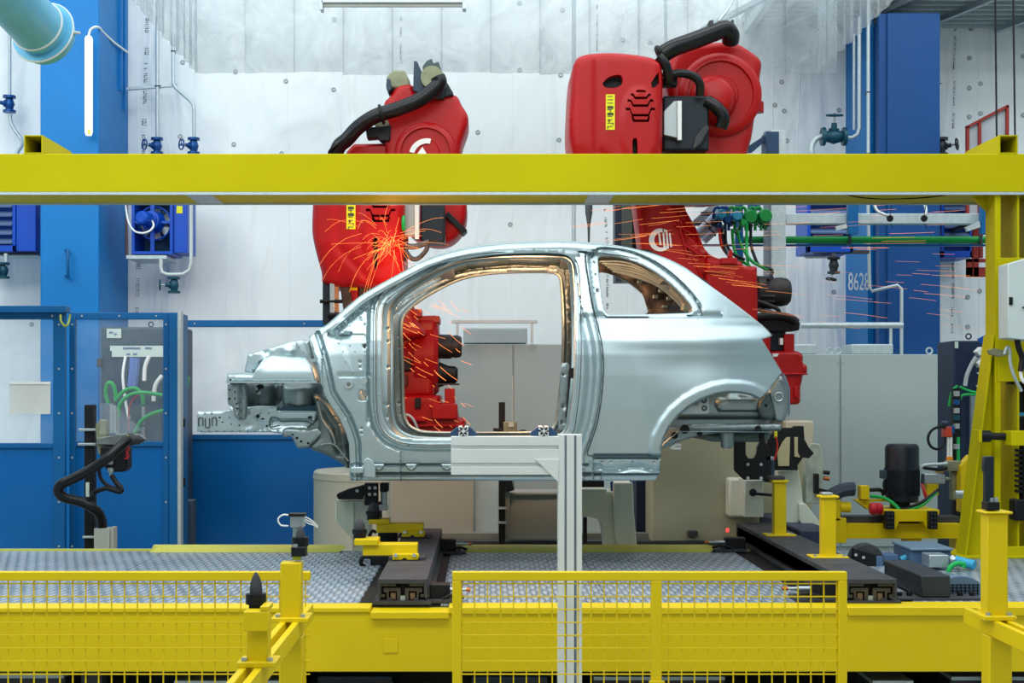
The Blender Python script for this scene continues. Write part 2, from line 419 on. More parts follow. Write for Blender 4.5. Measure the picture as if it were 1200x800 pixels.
# ---------------------------------------------------------------- blue columns
lc = thing('steel_column', 'broad bright blue column at the left, lamp tube and handle on its face', 'column', (X(81, 12.93), 13.4, 0))
part('column_shaft', MB().box(X(47, 12.93), X(116, 12.93), 12.93, WD, 0, 7.4), BLUE, lc, .01)
part('side_rib', MB().box(X(116, 12.93), X(116, 12.93)+.03, 13.62, 13.66, Z(105, 13.6), 7.3), BLUE, lc)
part('side_rib', MB().box(X(116, 12.93), X(116, 12.93)+.02, 13.80, 13.84, Z(125, 13.6), 7.3), BLUE, lc)
part('handle', MB().ptube([(77, 293, 12.95), (79.5, 293, 12.85), (79.5, 296, 12.84), (79.5, 320, 12.84), (79.5, 323, 12.85), (77, 323, 12.95)], .014, smooth=False), BLUEP, lc, label='dark blue pull handle')
rc = thing('steel_column', 'dark blue column at the right with white number 8628 on its side', 'column', (X(1070, 12.75), 13.4, 0))
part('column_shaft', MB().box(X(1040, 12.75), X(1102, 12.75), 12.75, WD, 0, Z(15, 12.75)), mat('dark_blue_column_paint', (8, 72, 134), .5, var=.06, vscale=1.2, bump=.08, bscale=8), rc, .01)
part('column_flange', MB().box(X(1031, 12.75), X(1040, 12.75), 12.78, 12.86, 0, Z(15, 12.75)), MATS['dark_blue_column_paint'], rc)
part('column_web', MB().box(X(995, WD)+.02, X(1031, 12.8), 13.2, WD, 0, Z(60, 12.75)+.7), BLUE, rc)
text_mesh('8628', .235, P(1006.5, 331, 13.19), Matrix.Rotation(math.radians(3), 3, 'Z') @ FACING, WHITE, 'column_number', rc, sx=.44)

lt = thing('tube_lamp', 'white tubular lamp mounted upright on the bright blue column', 'lamp', P(104, 161, 12.86))
part('lamp_body', MB().tube([P(104, y, 12.84) for y in (42.5, 45, 60, 100, 155, 159)], lambda t: .036 if .02 < t < .98 else .026, n=14, smooth=False), LAMPM, lt)
part('lamp_label', MB().pbox(103, 152, 105.5, 157, 12.797, .004), LABELY, lt)
part('cable', MB().ptube([(104, 42, 12.86), (106, 35, 12.85), (112, 31.5, 12.84), (117, 33, 12.92), (121, 38, 13.1), (134, 50, 13.4), (149, 61, 13.8)], .011), WHITE, lt)

# ---------------------------------------------------------------- helpers for plumbing
def flanged(mb, c, ax, r, L):
    c = Vector(c); ax = Vector(ax).normalized()
    mb.lathe(c-ax*L/2, ax*L, [(0, r*1.5), (.14, r*1.5), (.14, r*.8), (.35, r*1.05), (.5, r*1.25), (.65, r*1.05), (.86, r*.8), (.86, r*1.5), (1, r*1.5)], 14)
def valve(label, c, s, m, flow=(0, 0, 1), stem=(-1, -.35, 0), group=None):
    s *= .66; c = Vector(c); stem = Vector(stem).normalized(); t = thing('gate_valve', label, 'valve', c, group)
    b = MB(); flanged(b, c, flow, .05*s, .2*s); b.cyl(c, c+stem*.11*s, .03*s, .022*s, 12); b.cyl(c+stem*.05*s, c+stem*.065*s, .042*s, .042*s, 12)
    part('valve_body', b, m, t)
    part('stem', MB().cyl(c+stem*.1*s, c+stem*.19*s, .010*s, n=8), SILV, t)
    w = MB(); h = c+stem*.17*s; w.torus(h, stem, .062*s, .009*s, 20, 8); u = stem.orthogonal().normalized(); v = stem.cross(u)
    for k in range(3):
        a = 2*PI*k/3; w.cyl(h, h+(u*math.cos(a)+v*math.sin(a))*.062*s, .006*s, n=6)
    w.cyl(h-stem*.012*s, h+stem*.012*s, .014*s, n=10)
    part('handwheel', w, m, t); return t
def pipe(label, pts, r, m=GALV, cat='pipe', name='pipe', group=None, smooth=False, clips=()):
    mb = MB().ptube(pts, r, smooth=smooth)
    if not clips: return solo(name, label, cat, mb, m, group)
    g = base_of(mb); t = thing(name, label, cat, g, group); part('pipe_run', mb, m, t)
    for c in clips: part('pipe_clip', MB().torus(P(*c), (0, 0, 1), r*1.15, r*.3, 14, 6).box(P(*c).x-r*.4, P(*c).x+r*.4, c[2], c[2]+.08, P(*c).z-.01, P(*c).z+.01), IRON, t)
    return t
# left wall
pipe('grey pipe dropping to the valve at the left edge', [(11.5, -20, 13.8), (11.5, 113, 13.8)], .016)
valve('dark blue gate valve at the left edge beside the aqua duct', P(11, 122, 13.75), 1.25, BVALV, stem=(-1, -.6, .1))
pipe('curved grey hose under the valve at the left edge', [(12, 134, 13.75), (12.5, 142, 13.75), (17, 152, 13.75), (24, 162, 13.75), (25.5, 170, 13.7), (19, 181, 13.6), (16, 196, 13.6)], .019, name='hose', cat='hose', smooth=True)
pipe('straight upright grey pipe beside the left column, first of two', [(184.5, 20, 13.7), (184.5, 162, 13.7)], .019, clips=[(184.5, 101, 13.7)])
pipe('grey pipe that bends right towards the second wall valve', [(203, 40, 13.7), (203, 98, 13.7), (206, 103, 13.7), (222, 117, 13.7), (226.5, 122, 13.7), (227.5, 130, 13.7), (227.5, 162, 13.7)], .018, clips=[(203, 60, 13.7)])
solo('strut_channel', 'slotted grey strut carrying the two upright pipes beside the left column', 'strut', MB().ext([P(148, 102, 13.74), P(207, 97.5, 13.74), P(207, 101, 13.74), P(148, 105.5, 13.74)], (0, .04, 0)), GALV, bev=.003)
valve('blue valve at the end of the straight upright pipe', P(184, 171, 13.68), 1.2, BVALV, stem=(-.9, -.8, 0))
valve('blue valve at the end of the bent upright pipe', P(227, 171, 13.68), 1.2, BVALV, stem=(-.9, -.8, 0))
pipe('thin grey rod hanging behind the rear robot, left of the pair', [(672.5, -20, 12.6), (672.5, 290, 12.6)], .018, name='hanging_rod', cat='rod')
pipe('thin grey rod hanging behind the upper robot, right of the pair', [(780, -20, 12.6), (780, 60, 12.6), (780, 230, 12.6)], .013, name='hanging_rod', cat='rod')
pipe('brown conduit running down the edge of the left column', [(148, 225, 13.9), (148, 300, 13.9)], .012, mat('rusty_conduit', (150, 106, 84), .6), name='conduit', cat='conduit')

# unit heaters
def heater(label, c, w, h, front, cat='heater'):
    """c: pixel of the front top-left corner at depth d"""
    px, py, d = c; x0 = X(px, d); z1 = Z(py, d)
    t = thing('unit_heater', label, cat, (x0+w/2, d+.2, z1-h))
    if front == 'fan':
        D = .42; b = MB()
        b.box(x0, x0+w, d, d+D, z1-.03, z1).box(x0, x0+w, d, d+D, z1-h, z1-h+.03).box(x0, x0+.03, d, d+D, z1-h+.03, z1-.03).box(x0+w-.03, x0+w, d, d+D, z1-h+.03, z1-.03)
        part('housing', b, BLUEH, t, .004)
        part('side_panel', MB().box(x0+w, x0+w+.13, d+.03, d+D, z1-h+.02, z1), BLUEH, t, .004, label='side panel with a yellow sticker')
        part('sticker', MB().box(x0+w+.03, x0+w+.085, d+.026, d+.03, z1-.22, z1-.15), LABELY, t)
        part('rear_plate', MB().box(x0+.03, x0+w-.03, d+D-.03, d+D, z1-h+.03, z1-.03), mat('dark_teal_grille', (34, 84, 120), .5), t)
        cx, cz = x0+w/2, z1-h/2
        ring = MB().torus((cx, d+.10, cz), (0, 1, 0), w*.40, .008, 36, 8)
        for k in (-1, 0, 1): ring.torus((cx, d+.06, cz), (0, 1, 0), w*(.16+.1*k), .004, 30, 6)
        part('fan_guard', ring, BLUEH, t)
        for k in range(6):
            a = k*PI/3+.5; u = Vector((math.cos(a), 0, math.sin(a))); v = Vector((-math.sin(a), .55, math.cos(a)))
            q = Vector((cx, d+.16, cz)); part('fan_blade', MB().ext([q+u*.05-v*.025, q+u*w*.36-v*.05, q+u*w*.38+v*.05, q+u*.05+v*.03], (0, .006, 0)), SILV, t)
        part('cross_bar', MB().box(cx-.018, cx+.018, d+.01, d+.03, z1-h+.03, z1-.03).box(x0+.03, x0+w-.03, d+.01, d+.03, cz-.012, cz+.012), BLUEH, t)
        mo = MB().lathe((cx-.06, d-.2, cz+.02), (.07, .3, -.01), [(0, .045), (.05, .062), (.5, .066), (.52, .075), (.6, .075), (.62, .09), (1, .1)], 24)
        mt = part('motor', mo, BLUEH, t)
        for k in range(8):
            a = k*PI/4; part('cooling_fin', MB().box(cx-.03+.066*math.cos(a)-.003, cx-.03+.066*math.cos(a)+.003, d-.14, d-.05, cz+.01+.066*math.sin(a)-.006, cz+.01+.066*math.sin(a)+.006), BLUEH, mt)
        part('motor_cable', MB().ptube([(147, 238, d+.1), (150, 258, d-.1), (157, 270, d-.16), (167, 273, d-.2), (176, 270, d-.2), (180, 264, d-.17), (178, 258, d-.1)], .009), WHITE, t)
    else:
        D = .45; b = MB().box(x0, x0+w, d+.06, d+D, z1-h, z1).box(x0, x0+w, d, d+.06, z1-h, z1-h+.06).box(x0, x0+.03, d, d+.06, z1-h, z1).box(x0+w-.03, x0+w, d, d+.06, z1-h, z1)
        part('housing', b, BLUEH, t, .004)
        n = int(h/.09)
        for k in range(n):
            z = z1-.03-k*.085
            if z < z1-h+.1: break
            part('louvre', MB().ext([(x0+.03, d+.05, z), (x0+.03, d-.02, z-.045), (x0+.03, d-.014, z-.056), (x0+.03, d+.055, z-.01)], (w-.06, 0, 0)), mat('blue_grey_louvre', (98, 120, 160), .4) if 'blue_grey_louvre' not in MATS else MATS['blue_grey_louvre'], t)
    return t
hl = heater('blue louvred heater cut off by the left edge of the photo', (-42, 222, 13.2), X(18, 13.2)-X(-42, 13.2), .58, 'louvre')
part('side_panel', MB().box(X(18, 13.2), X(41, 13.2), 13.22, 13.7, Z(294, 13.2), Z(222, 13.2)), BLUEH, hl, .005)
part('wall_bracket', MB().pbox(-10, 294, 45, 298, 13.3, .04), IRON, hl)
part('wall_bracket', MB().pbox(40, 262, 44, 274, 13.5, .1), IRON, hl)
heater('blue heater with exposed fan and motor, right of the bright column', (154, 222, 13.2), X(200, 13.2)-X(154, 13.2)+.02, Z(222, 13.2)-Z(298, 13.2), 'fan')
solo('heater_bracket', 'grey shelf bracket under the blue fan heater', 'bracket', MB().pbox(148, 299, 195, 303, 13.2, .5), GALV)
pipe('white loop of pipe under the blue fan heater', [(188.5, 302, 13.2), (188.5, 313, 13.2), (190, 319, 13.2), (196, 321.5, 13.2), (206, 321.5, 13.2), (215, 321, 13.2), (222, 316, 13.2), (224, 308, 13.2), (224, 290, 13.2), (224, 215, 13.2)], .017, mat('pale_pipe', (196, 208, 206), .4), smooth=False)
valve('small teal valve hanging below the loop of pale pipe', P(204, 334, 13.15), 1.15, TEAL, stem=(-1, -.3, 0))
pipe('short grey pipe below the louvred heater at the left edge', [(7, 297, 13.2), (7, 312, 13.2)], .02)
valve('teal valve below the louvred heater at the left edge', P(4, 317, 13.2), 1.15, TEAL, stem=(-.8, -.8, -.1))
solo('heater_bracket', 'grey angle shelf below the louvred heater at the left edge', 'bracket', MB().pbox(0, 297, 44, 299.5, 13.5, .3), GALV)
h3 = heater('blue louvred heater in front of the numbered column', (946, 228, 12.2), X(1000, 12.2)-X(946, 12.2), Z(228, 12.2)-Z(295, 12.2), 'louvre')
part('wall_bracket', MB().pbox(955, 293, 1019, 297, 12.3, .04), IRON, h3)
h4 = heater('shadowed blue louvred heater behind the gantry column at the right', (1103, 226, 13.5), X(1141, 13.2)-X(1103, 13.2), Z(226, 13.2)-Z(303, 13.2), 'louvre')
pipe('grey pipe running round to the valve below the right heater', [(937, 238, 12.6), (937, 288, 12.6), (939, 297, 12.6), (945, 300.5, 12.6), (975, 300.5, 12.4)], .017)
pipe('short stub pipe above the dark valve by the numbered column', [(977, 295, 12.3), (977, 306, 12.3)], .018)
valve('small dark valve with its handwheel down below the right heater', P(977, 311, 12.3), 1.1, mat('dark_valve', (40, 46, 52), .4), stem=(-.2, -.1, -1))
# pipes on the numbered column
pipe('outer of the paired grey pipes on the numbered column', [(1001, 40, 13.0), (1001, 152, 13.0)], .014)
pipe('inner paired pipe that curves to the large teal valve', [(1007, 20, 12.9), (1007, 150, 12.9), (1005, 157, 12.9), (999, 161, 12.9), (985, 161.5, 12.9)], .018)
pipe('long grey pipe down the corner of the numbered column', [(1017.5, 0, 12.7), (1017.5, 250, 12.7), (1019, 335, 12.7), (1022, 341, 12.7), (1052, 334, 12.6), (1056.5, 338, 12.6), (1056.5, 420, 12.6)], .016, clips=[(1017.5, 108, 12.7), (1017.5, 180, 12.7)])
valve('large teal valve with the handwheel on top, left of the numbered column', P(977, 160, 12.85), 1.7, TEAL, flow=(1, 0, 0), stem=(0, -.15, 1))
pipe('grey hose bending down behind the gantry from the large teal valve', [(968, 160, 12.85), (962, 160, 12.85), (955, 164, 12.85), (951, 172, 12.85), (951.5, 182, 12.85), (955, 200, 12.9)], .026, name='hose', cat='hose', smooth=True)
pipe('grey pipe right of the numbered column with a dark clip', [(1100.5, 24, 13.4), (1101, 98, 13.4), (1102, 165, 13.4)], .016, clips=[(1101, 98, 13.4)])
valve('black valve beside the right edge of the numbered column', P(1103, 172, 13.4), 1.3, MATS['dark_valve'], stem=(1, -.6, .1))
pipe('left of two thin dark suspension cables, top right', [(1166, -20, 10.5), (1168, 160, 10.5)], .007, BLK, 'cable', 'suspension_cable')
pipe('right of two thin dark suspension cables, top right', [(1187, -20, 10.5), (1189.5, 160, 10.5)], .007, BLK, 'cable', 'suspension_cable')
# red framed guard panel
g = thing('framed_panel', 'sloping red framed sheet guard behind the right end of the gantry', 'guard panel', P(1158, 175, 12.5))
fr = MB()
def bar(mb, a, b, d, w=3.2, dep=.04):
    a, b = Vector(a), Vector(b); t = (b-a).normalized(); n = Vector((-t.y, t.x))*w/2
    return mb.prism([tuple(a+n), tuple(b+n), tuple(b-n), tuple(a-n)], d, dep)
for a, b in (((1134.5, 148), (1134.5, 260)), ((1181, 124), (1181, 260)), ((1148.5, 142), (1148.5, 260)), ((1133, 149), (1182, 123.5)), ((1133, 258), (1182, 258))):
    part('frame_bar', bar(MB(), a, b, 12.5), REDD, g)
part('sheet_infill', MB().prism([(1136, 149), (1180, 126), (1180, 258), (1136, 258)], 12.53, .01), mat('grey_guard_sheet', (168, 174, 180), .5), g)
part('wall_bracket', MB().box(X(1140, 12.5), X(1144, 12.5), 12.54, WD, Z(250, 12.5), Z(246, 12.5)), IRON, g)
g = thing('red_crossbars', 'red frame with dark crossbars low behind the gantry column', 'frame', P(1150, 325, 12.9))
for k, (x0, y0, x1, y1) in enumerate(((1141, 240, 1147, 324), (1148, 240, 1152, 302), (1134, 303, 1172, 307), (1134, 313, 1172, 324), (1134, 303, 1140, 324))): part('frame_bar', MB().pbox(x0, y0, x1, y1, 12.9, .05), REDD, g)
part('wall_bracket', MB().box(P(1144, 0, 12.9).x-.02, P(1144, 0, 12.9).x+.02, 12.95, WD, Z(262, 12.9), Z(258, 12.9)), IRON, g)

# aqua duct, top left
a = P(-30, -48, 8.2); b = P(52, 40, 9.0); ax = (b-a)
du = thing('air_duct', 'round aqua duct with a bolted end flange, top left corner', 'duct', a)
part('duct_pipe', MB().cyl(a, b, .165, n=36), AQUA, du)
u = ax.normalized()
part('flange', MB().lathe(b-u*.03, u*.09, [(0, .165), (0, .205), (.3, .205), (.3, .185), (1, .185), (1, .15)], 40), AQUA, du)
part('clamp_ring', MB().torus(b-u*.10, ax, .170, .008, 36, 8), MATS['pale_pipe'], du)
part('clamp_ring', MB().torus(b-u*.02, ax, .207, .007, 36, 8), MATS['pale_pipe'], du)
part('duct_hanger', MB().ptube([(36, -10, 8.6), (38, 2, 8.7), (40, 6, 8.7)], .012), IRON, du)
part('bolt', MB().cyl(b+Vector((.19, -.05, .0)), b+Vector((.21, .05, .02)), .010, n=8), GALV, du)

# ---------------------------------------------------------------- hanging strip curtain around the cell
def strip(parent, pts_top, pts_bot):
    n = len(pts_top); mb = MB(); mb.add(list(pts_top)+list(pts_bot), [(i, i+1, n+i+1, n+i) for i in range(n-1)])
    o = part('curtain_strip', mb, CURT, parent, ang=180); s = o.modifiers.new('thick', 'SOLIDIFY'); s.thickness = .003; return o
zb = Z(85, 12.0); zt = 5.6
cu = thing('strip_curtain', 'clear plastic strip curtain hanging across the back above the robots', 'curtain', (0, 12, zb))
xs = X(228, 12.0); k = 0
while xs < X(960, 12.0):
    w = .42; y = 12.0+(.02 if k % 2 else 0)
    top = [(xs+w*t, y+.012*math.sin(t*5+k), zt) for t in np.linspace(0, 1.03, 6)]; bz = zb+random.uniform(-.02, .02)
    strip(cu, top, [(p[0], p[1]+.015*math.sin(i*2+k), bz) for i, p in enumerate(top)]); xs += w; k += 1
for nm, px, lb in (('l', 230, 'pleated clear curtain running forward along the left of the robot cell'), ('r', 958, 'pleated clear curtain running forward along the right of the robot cell')):
    x = X(px, 12.0); cu2 = thing('strip_curtain', lb, 'curtain', (x, 11, zb)); y = 12.0; k = 0
    while y > 8.0:
        w = .26; s = 1 if nm == 'l' else -1
        top = [(x+.012*math.sin(t*PI*2+k*.5)+(.006 if k % 2 else 0), y-w*t*1.08, zt) for t in np.linspace(0, 1, 9)]
        strip(cu2, top, [(p[0]+.01*math.sin(i), p[1], zb) for i, p in enumerate(top)]); y -= w; k += 1
tl = thing('ceiling_lamp', 'long clear tubular lamp hanging at the top centre of the photo', 'lamp', P(460, 9, 11.0))
part('lamp_tray', MB().pbox(376, 0, 543, 3, 11.0, .12), GALV, tl, .004)
part('lamp_tube', MB().ptube([(377, 6, 11.05), (543, 6, 11.05)], .018, n=12), mat('frosted_tube', (222, 232, 232), .2), tl)
part('lamp_clip', MB().pbox(375, -2, 378, 11, 11.0, .1).pbox(542, -2, 546, 10, 11.0, .1), GALV, tl)

# ---------------------------------------------------------------- blue partition at the left
def frame_panel(label, px0, px1, top, glass_b, base, d, wt=7, films=(), inner=None):
    t = thing('partition_panel', label, 'partition', (X((px0+px1)/2, d), d, 0))
    dep = .05
    part('post', MB().box(X(px0, d), X(px0+wt, d), d, d+dep, 0, Z(top, d)), BLUEP, t, .004)
    part('post', MB().box(X(px1-wt, d), X(px1, d), d, d+dep, 0, Z(top, d)), BLUEP, t, .004)
    part('top_rail', MB().box(X(px0+wt, d), X(px1-wt, d), d, d+dep, Z(top+8, d), Z(top, d)), BLUEP, t, .004)
    part('middle_rail', MB().box(X(px0+wt, d), X(px1-wt, d), d, d+dep, Z(glass_b+6, d), Z(glass_b, d)), BLUEP, t, .004)
    part('window_film', MB().box(X(px0+wt, d), X(px1-wt, d), d+.02, d+.026, Z(glass_b, d), Z(top+8, d)), FILM, t)
    part('lower_sheet', MB().box(X(px0+wt, d), X(px1-wt, d), d+.018, d+.03, .08, Z(glass_b+6, d)), BLUEF, t)
    s = MB()
    for yy in np.linspace(top+14, 640, 6):
        for xx in (px0+wt*.5, px1-wt*.5): s.cyl(P(xx, yy, d-.004), P(xx, yy, d), .008, n=8)
    for xx in np.linspace(px0+15, px1-15, 3): s.cyl(P(xx, top+4, d-.004), P(xx, top+4, d), .008, n=8)
    part('screw', s, SILV, t, kind='stuff'); return t
p1 = frame_panel('blue framed partition door at the left edge with a taped paper on its window', -80, 76, 366, 519, 645, 10.55, 14)
part('header', MB().pbox(-90, 358, 77, 366, 10.5, .12), BLUEP, p1, .004)
part('taped_sheet', MB().pbox(11, 448, 59, 485, 10.54, .003), mat('frosted_paper', (206, 212, 208), .6), p1, label='grey sheet taped to the window')
part('tape_strip', MB().pbox(11, 447, 59, 450, 10.536, .003), WHITE, p1)
p2 = frame_panel('narrow blue framed partition panel in front of the charcoal enclosure', 81, 198, 366, 517, 645, 10.75, 7)
part('side_post', MB().box(X(198, 10.72), X(208, 10.72), 10.72, 11.1, 0, Z(366, 10.72)), BLUEP, p2, .005)
part('corner_trim', MB().box(X(208, 10.72), X(212, 10.72), 10.72, 10.8, 0, Z(364, 10.72)), GALV, p2, label='pale metal corner trim')
part('hinge', MB().cyl(P(214, 490, 10.9), P(214, 500, 10.9), .02, n=10), BLK, p2)
part('hinge', MB().cyl(P(214, 560, 10.9), P(214, 570, 10.9), .02, n=10), BLK, p2)
p3 = frame_panel('wide blue partition panel behind the nose of the car body', 213, 500, 375, 509, 645, 12.6, 6)
solo('bonding_wire', 'green and yellow earth wire looping between the two left partition panels', 'wire', MB().ptube([(71, 369, 10.5), (71.5, 376, 10.47), (76, 382, 10.46), (80, 379, 10.47), (82, 369, 10.6)], .008), mat('earth_wire', (150, 160, 60), .5))
solo('green_strap', 'short green hose end clipped to the partition corner trim', 'hose', MB().ptube([(219, 441, 11.4), (218, 452, 11.4), (213, 464, 11.4)], .02).pbox(212, 441, 221, 445, 11.36, .04), HOSEG)
solo('floor_box', 'dark blue post stub at the foot of the wide partition panel', 'box', MB().box(X(211, 11.2), X(226, 11.2), 11.2, 11.35, 0, Z(586, 11.2)), DKGRY, bev=.01)

# charcoal enclosure with hoses behind the narrow panel
e = thing('electrical_enclosure', 'charcoal enclosure with paper strips and green hoses behind the partition window', 'cabinet', (X(160, 12), 12.2, 0))
part('cabinet_body', MB().box(X(118, 12), X(212, 12), 12.0, 12.5, 0, Z(383, 12.0)), DKGRY, e, .02)
part('paper_note', MB().pbox(125, 385, 142, 396, 11.99, .004), PAPER, e); part('paper_note', MB().pbox(129, 405, 191, 411, 11.99, .004).pbox(131, 411, 191, 418, 11.99, .004), PAPER, e)
m = MB()
for x0, y0, w in ((144, 406.5, 22), (170, 406.5, 9), (148, 413.5, 5), (156, 413.5, 5), (128, 388, 6), (134, 390, 4)):
    for k in range(int(w/1.6)): m.pbox(x0+k*1.6, y0+random.uniform(0, .5), x0+k*1.6+1.0, y0+2.4, 11.985, .004)
part('note_print', m, mat('blue_ink', (70, 90, 150), .6), e, kind='stuff')
part('door_latch', MB().pbox(113, 420, 119, 430, 11.97, .06), IRON, e, .005)
part('eye_bolt', MB().torus(P(177, 380, 12.2), (0, 1, 0), .02, .006, 14, 6), IRON, e)
part('blue_strip', MB().ptube([(158, 419, 11.9), (157, 435, 11.9), (155, 453, 11.9)], .045, n=8), mat('slate_blue_bag', (96, 124, 190), .5), e)
part('white_tube', MB().ptube([(147, 418, 11.9), (144, 440, 11.85), (147, 470, 11.8), (151, 490, 11.7)], .012), WHITE, e)
part('white_tube', MB().ptube([(175, 417, 11.9), (170, 430, 11.9), (169, 446, 11.9)], .018), WHITE, e)
part('white_tube', MB().ptube([(190, 440, 11.8), (182, 452, 11.8), (180, 470, 11.8)], .018), WHITE, e)
for pts in ([(127, 473, 11.7), (124, 460, 11.7), (126, 450, 11.7), (131, 449, 11.7), (135, 458, 11.7), (136, 470, 11.7)],
            [(136, 468, 11.7), (146, 458, 11.7), (158, 455, 11.7), (166, 462, 11.7), (168, 474, 11.7)],
            [(138, 490, 11.6), (141, 473, 11.6), (152, 463, 11.6), (168, 460, 11.6), (190, 463, 11.6)],
            [(158, 508, 11.6), (165, 494, 11.6), (178, 485, 11.6), (192, 481, 11.6)]):
    part('green_hose', MB().ptube(pts, .017), HOSEG, e)
for pts in ([(151, 505, 11.6), (151, 480, 11.6), (156, 468, 11.6), (166, 460, 11.6)],):
    part('red_wire', MB().ptube(pts, .006), HOSER, e)
for x, y in ((135, 475), (168, 476), (138, 490), (168, 500)):
    part('hose_fitting', MB().ptube([(x, y, 11.62), (x, y+22, 11.62)], .014, smooth=False), SILV, e)
# ================================================================ conveyor platform
PD = 6.70; PZ = EYE-252*PD/F; FARD = (EYE-PZ)*F/185          # platform front depth, top height, far depth
RZ = EYE-.90
pl = thing('conveyor_platform', 'low platform with chequered steel plates behind a yellow beam, under the car body', 'platform', (0, 7.9, 0), kind=None)
m = MB().box(-4.2, 4.6, PD, PD+.12, Z(787, PD), PZ-.02)
part('front_beam', m, YEL, pl, .004)
part('front_flange', MB().box(-4.2, X(434, PD), PD-.012, PD+.14, PZ-.02, PZ+.002), YEL, pl, .003)
part('front_flange', MB().box(X(526, PD), X(1010, PD), PD-.012, PD+.14, PZ-.028, PZ+.004), YEL, pl, .003)
part('front_flange', MB().box(X(993, PD), 4.6, PD-.02, PD+.16, PZ-.035, PZ+.006), YEL, pl, .003)
part('beam_cap', MB().pbox(434, 717, 526, 725, PD-.03, .2), YEL, pl, .003)
part('access_cover', MB().pbox(449, 748, 466, 765, PD-.006, .006), YEL, pl, .002)
for x in (452, 463):
    pass
part('rear_beam', MB().box(-4.2, 4.6, FARD-.06, FARD, PZ-.28, PZ-.004), YEL, pl)
part('deck_frame', MB().box(-4.2, 4.6, PD+.12, FARD-.06, PZ-.10, PZ-.012), IRON, pl)
for x in (-3.6, -1.9, 2.5, 4.2):
    for y in (PD+.2, FARD-.2): part('foot', MB().box(x-.05, x+.05, y-.05, y+.05, 0, PZ-.1), IRON, pl)
for x0, x1 in ((-4.2, -2.05), (-2.045, -.60), (-.20, .62), (.625, 1.62), (2.12, 3.3), (3.305, 4.6)):
    part('tread_plate', MB().box(x0, x1, PD+.12, FARD-.01, PZ-.012, PZ), TREAD, pl, .002)
for x0, x1 in ((-.60, -.20), (1.62, 2.12)): part('channel_floor', MB().box(x0, x1, PD+.12, FARD-.01, PZ-.012, PZ-.004), BLK, pl)
for px0, px1, py in ((178, 398, 641), (522, 581, 641), (581, 830, 639.5)):
    part('rear_kerb', MB().ext([(X(px0, 9.1), FARD-.10, PZ), (X(px0, 9.1), FARD+.02, PZ), (X(px0, 9.1), FARD+.02, PZ+.038), (X(px0, 9.1)+.05, FARD-.06, PZ+.03)], (X(px1, 9.1)-X(px0, 9.1), 0, 0)), mat('pale_yellow_kerb', (190, 190, 84), .5) if 'pale_yellow_kerb' not in MATS else MATS['pale_yellow_kerb'], pl, .002)
part('rear_kerb', MB().box(-4.2, X(178, 9.1), FARD-.02, FARD+.01, PZ, PZ+.012), MATS['pale_yellow_kerb'], pl)

for i, (a, b, y0, y1, z, m_) in enumerate(((-2.4, -2.05, 6.9, 8.6, .17, 'G'), (-1.5, -.92, 6.85, 8.2, .15, 'G'), (-.82, -.45, 7.0, 8.8, .14, 'D'), (-.05, .32, 6.9, 8.8, .16, 'D'), (.55, 1.2, 6.95, 8.4, .15, 'G'), (1.9, 2.1, 6.85, 8.6, .15, 'G'), (2.3, 2.9, 6.9, 8.6, .16, 'G'))):
    tt = thing('floor_tray', ('pale' if m_ == 'G' else 'dark')+' metal tray on the floor below the front beam, '+('first', 'second', 'third', 'fourth', 'fifth', 'sixth', 'seventh')[i]+' from the left', 'tray', ((a+b)/2, (y0+y1)/2, 0))
    part('tray_top', MB().box(a, b, y0, y1, z-.02, z), GALV if m_ == 'G' else DKGRY, tt, .003)
    part('tray_side', MB().box(a, b, y0+.02, y1-.02, 0, z-.02), IRON, tt)

# telescopic rails with their C-section ends
def rail(label, x0, x1, d0, d1, cat='rail'):
    t = thing('telescopic_rail', label, cat, ((x0+x1)/2, (d0+d1)/2, PZ))
    w = x1-x0; h = RZ-PZ
    top = MB().box(x0, x1, d0, d1, RZ-.022, RZ).box(x0, x0+.012, d0, d1, RZ-h*.75, RZ-.022).box(x1-.012, x1, d0, d1, RZ-h*.75, RZ-.022)
    part('cover_channel', top, IRON, t, .002)
    z = RZ-.022
    for s in (-1, 1):
        c = (x0+x1)/2; o = c+s*w*.5; i = c+s*.022
        sc = w/58.
        def sec(poly, mb, y0=d0+.012): return mb.ext([(c+s*px*sc, y0, RZ-.02-(py-686)*sc) for px, py in poly], (0, d1-y0-.05, 0))
        part('outer_lip', sec([(29, 686), (29, 703), (21, 703), (21, 699.5), (25, 699.5), (25, 690), (8, 690), (8, 686)], MB()), IROND, t, .001)
        part('middle_channel', sec([(23, 692), (23, 697.5), (19, 697.5), (19, 708), (12.5, 708), (12.5, 704), (16.5, 704), (16.5, 696), (7, 696), (7, 711), (2.5, 711), (2.5, 692)], MB(), d0+.02), IROND, t, .001)
        part('slide_block', sec([(8.5, 698), (14.5, 698), (14.5, 706), (8.5, 706)], MB(), d0+.03), mat('bronze_block', (126, 104, 80), .5, .3) if 'bronze_block' not in MATS else MATS['bronze_block'], t, .001)
        part('base_channel', sec([(28, 706), (28, 709), (24.5, 709), (24.5, 712), (3, 712), (3, 709.5), (20.5, 709.5), (20.5, 706)], MB()), IROND, t, .001)
    part('base_plate', MB().box(x0-.02, x1+.02, d0-.0, d1, PZ, PZ+.018), IRON, t)
    part('core', MB().box(x0+.02, x1-.02, d0+.06, d1-.03, PZ+.018, RZ-.03), BLK, t)
    part('end_stop', MB().box((x0+x1)/2-.012, (x0+x1)/2+.012, d0+.02, d0+.05, PZ+.018, PZ+.04), SILV, t)
    return t
rl = rail('dark telescopic rail at the left, yellow locating arms lying on it', X(442, 6.75), X(500, 6.75), 6.80, 9.35)
rr = rail('long dark telescopic rail at the right carrying two yellow posts', X(995, 6.75), X(1055, 6.75), 6.80, 9.75)
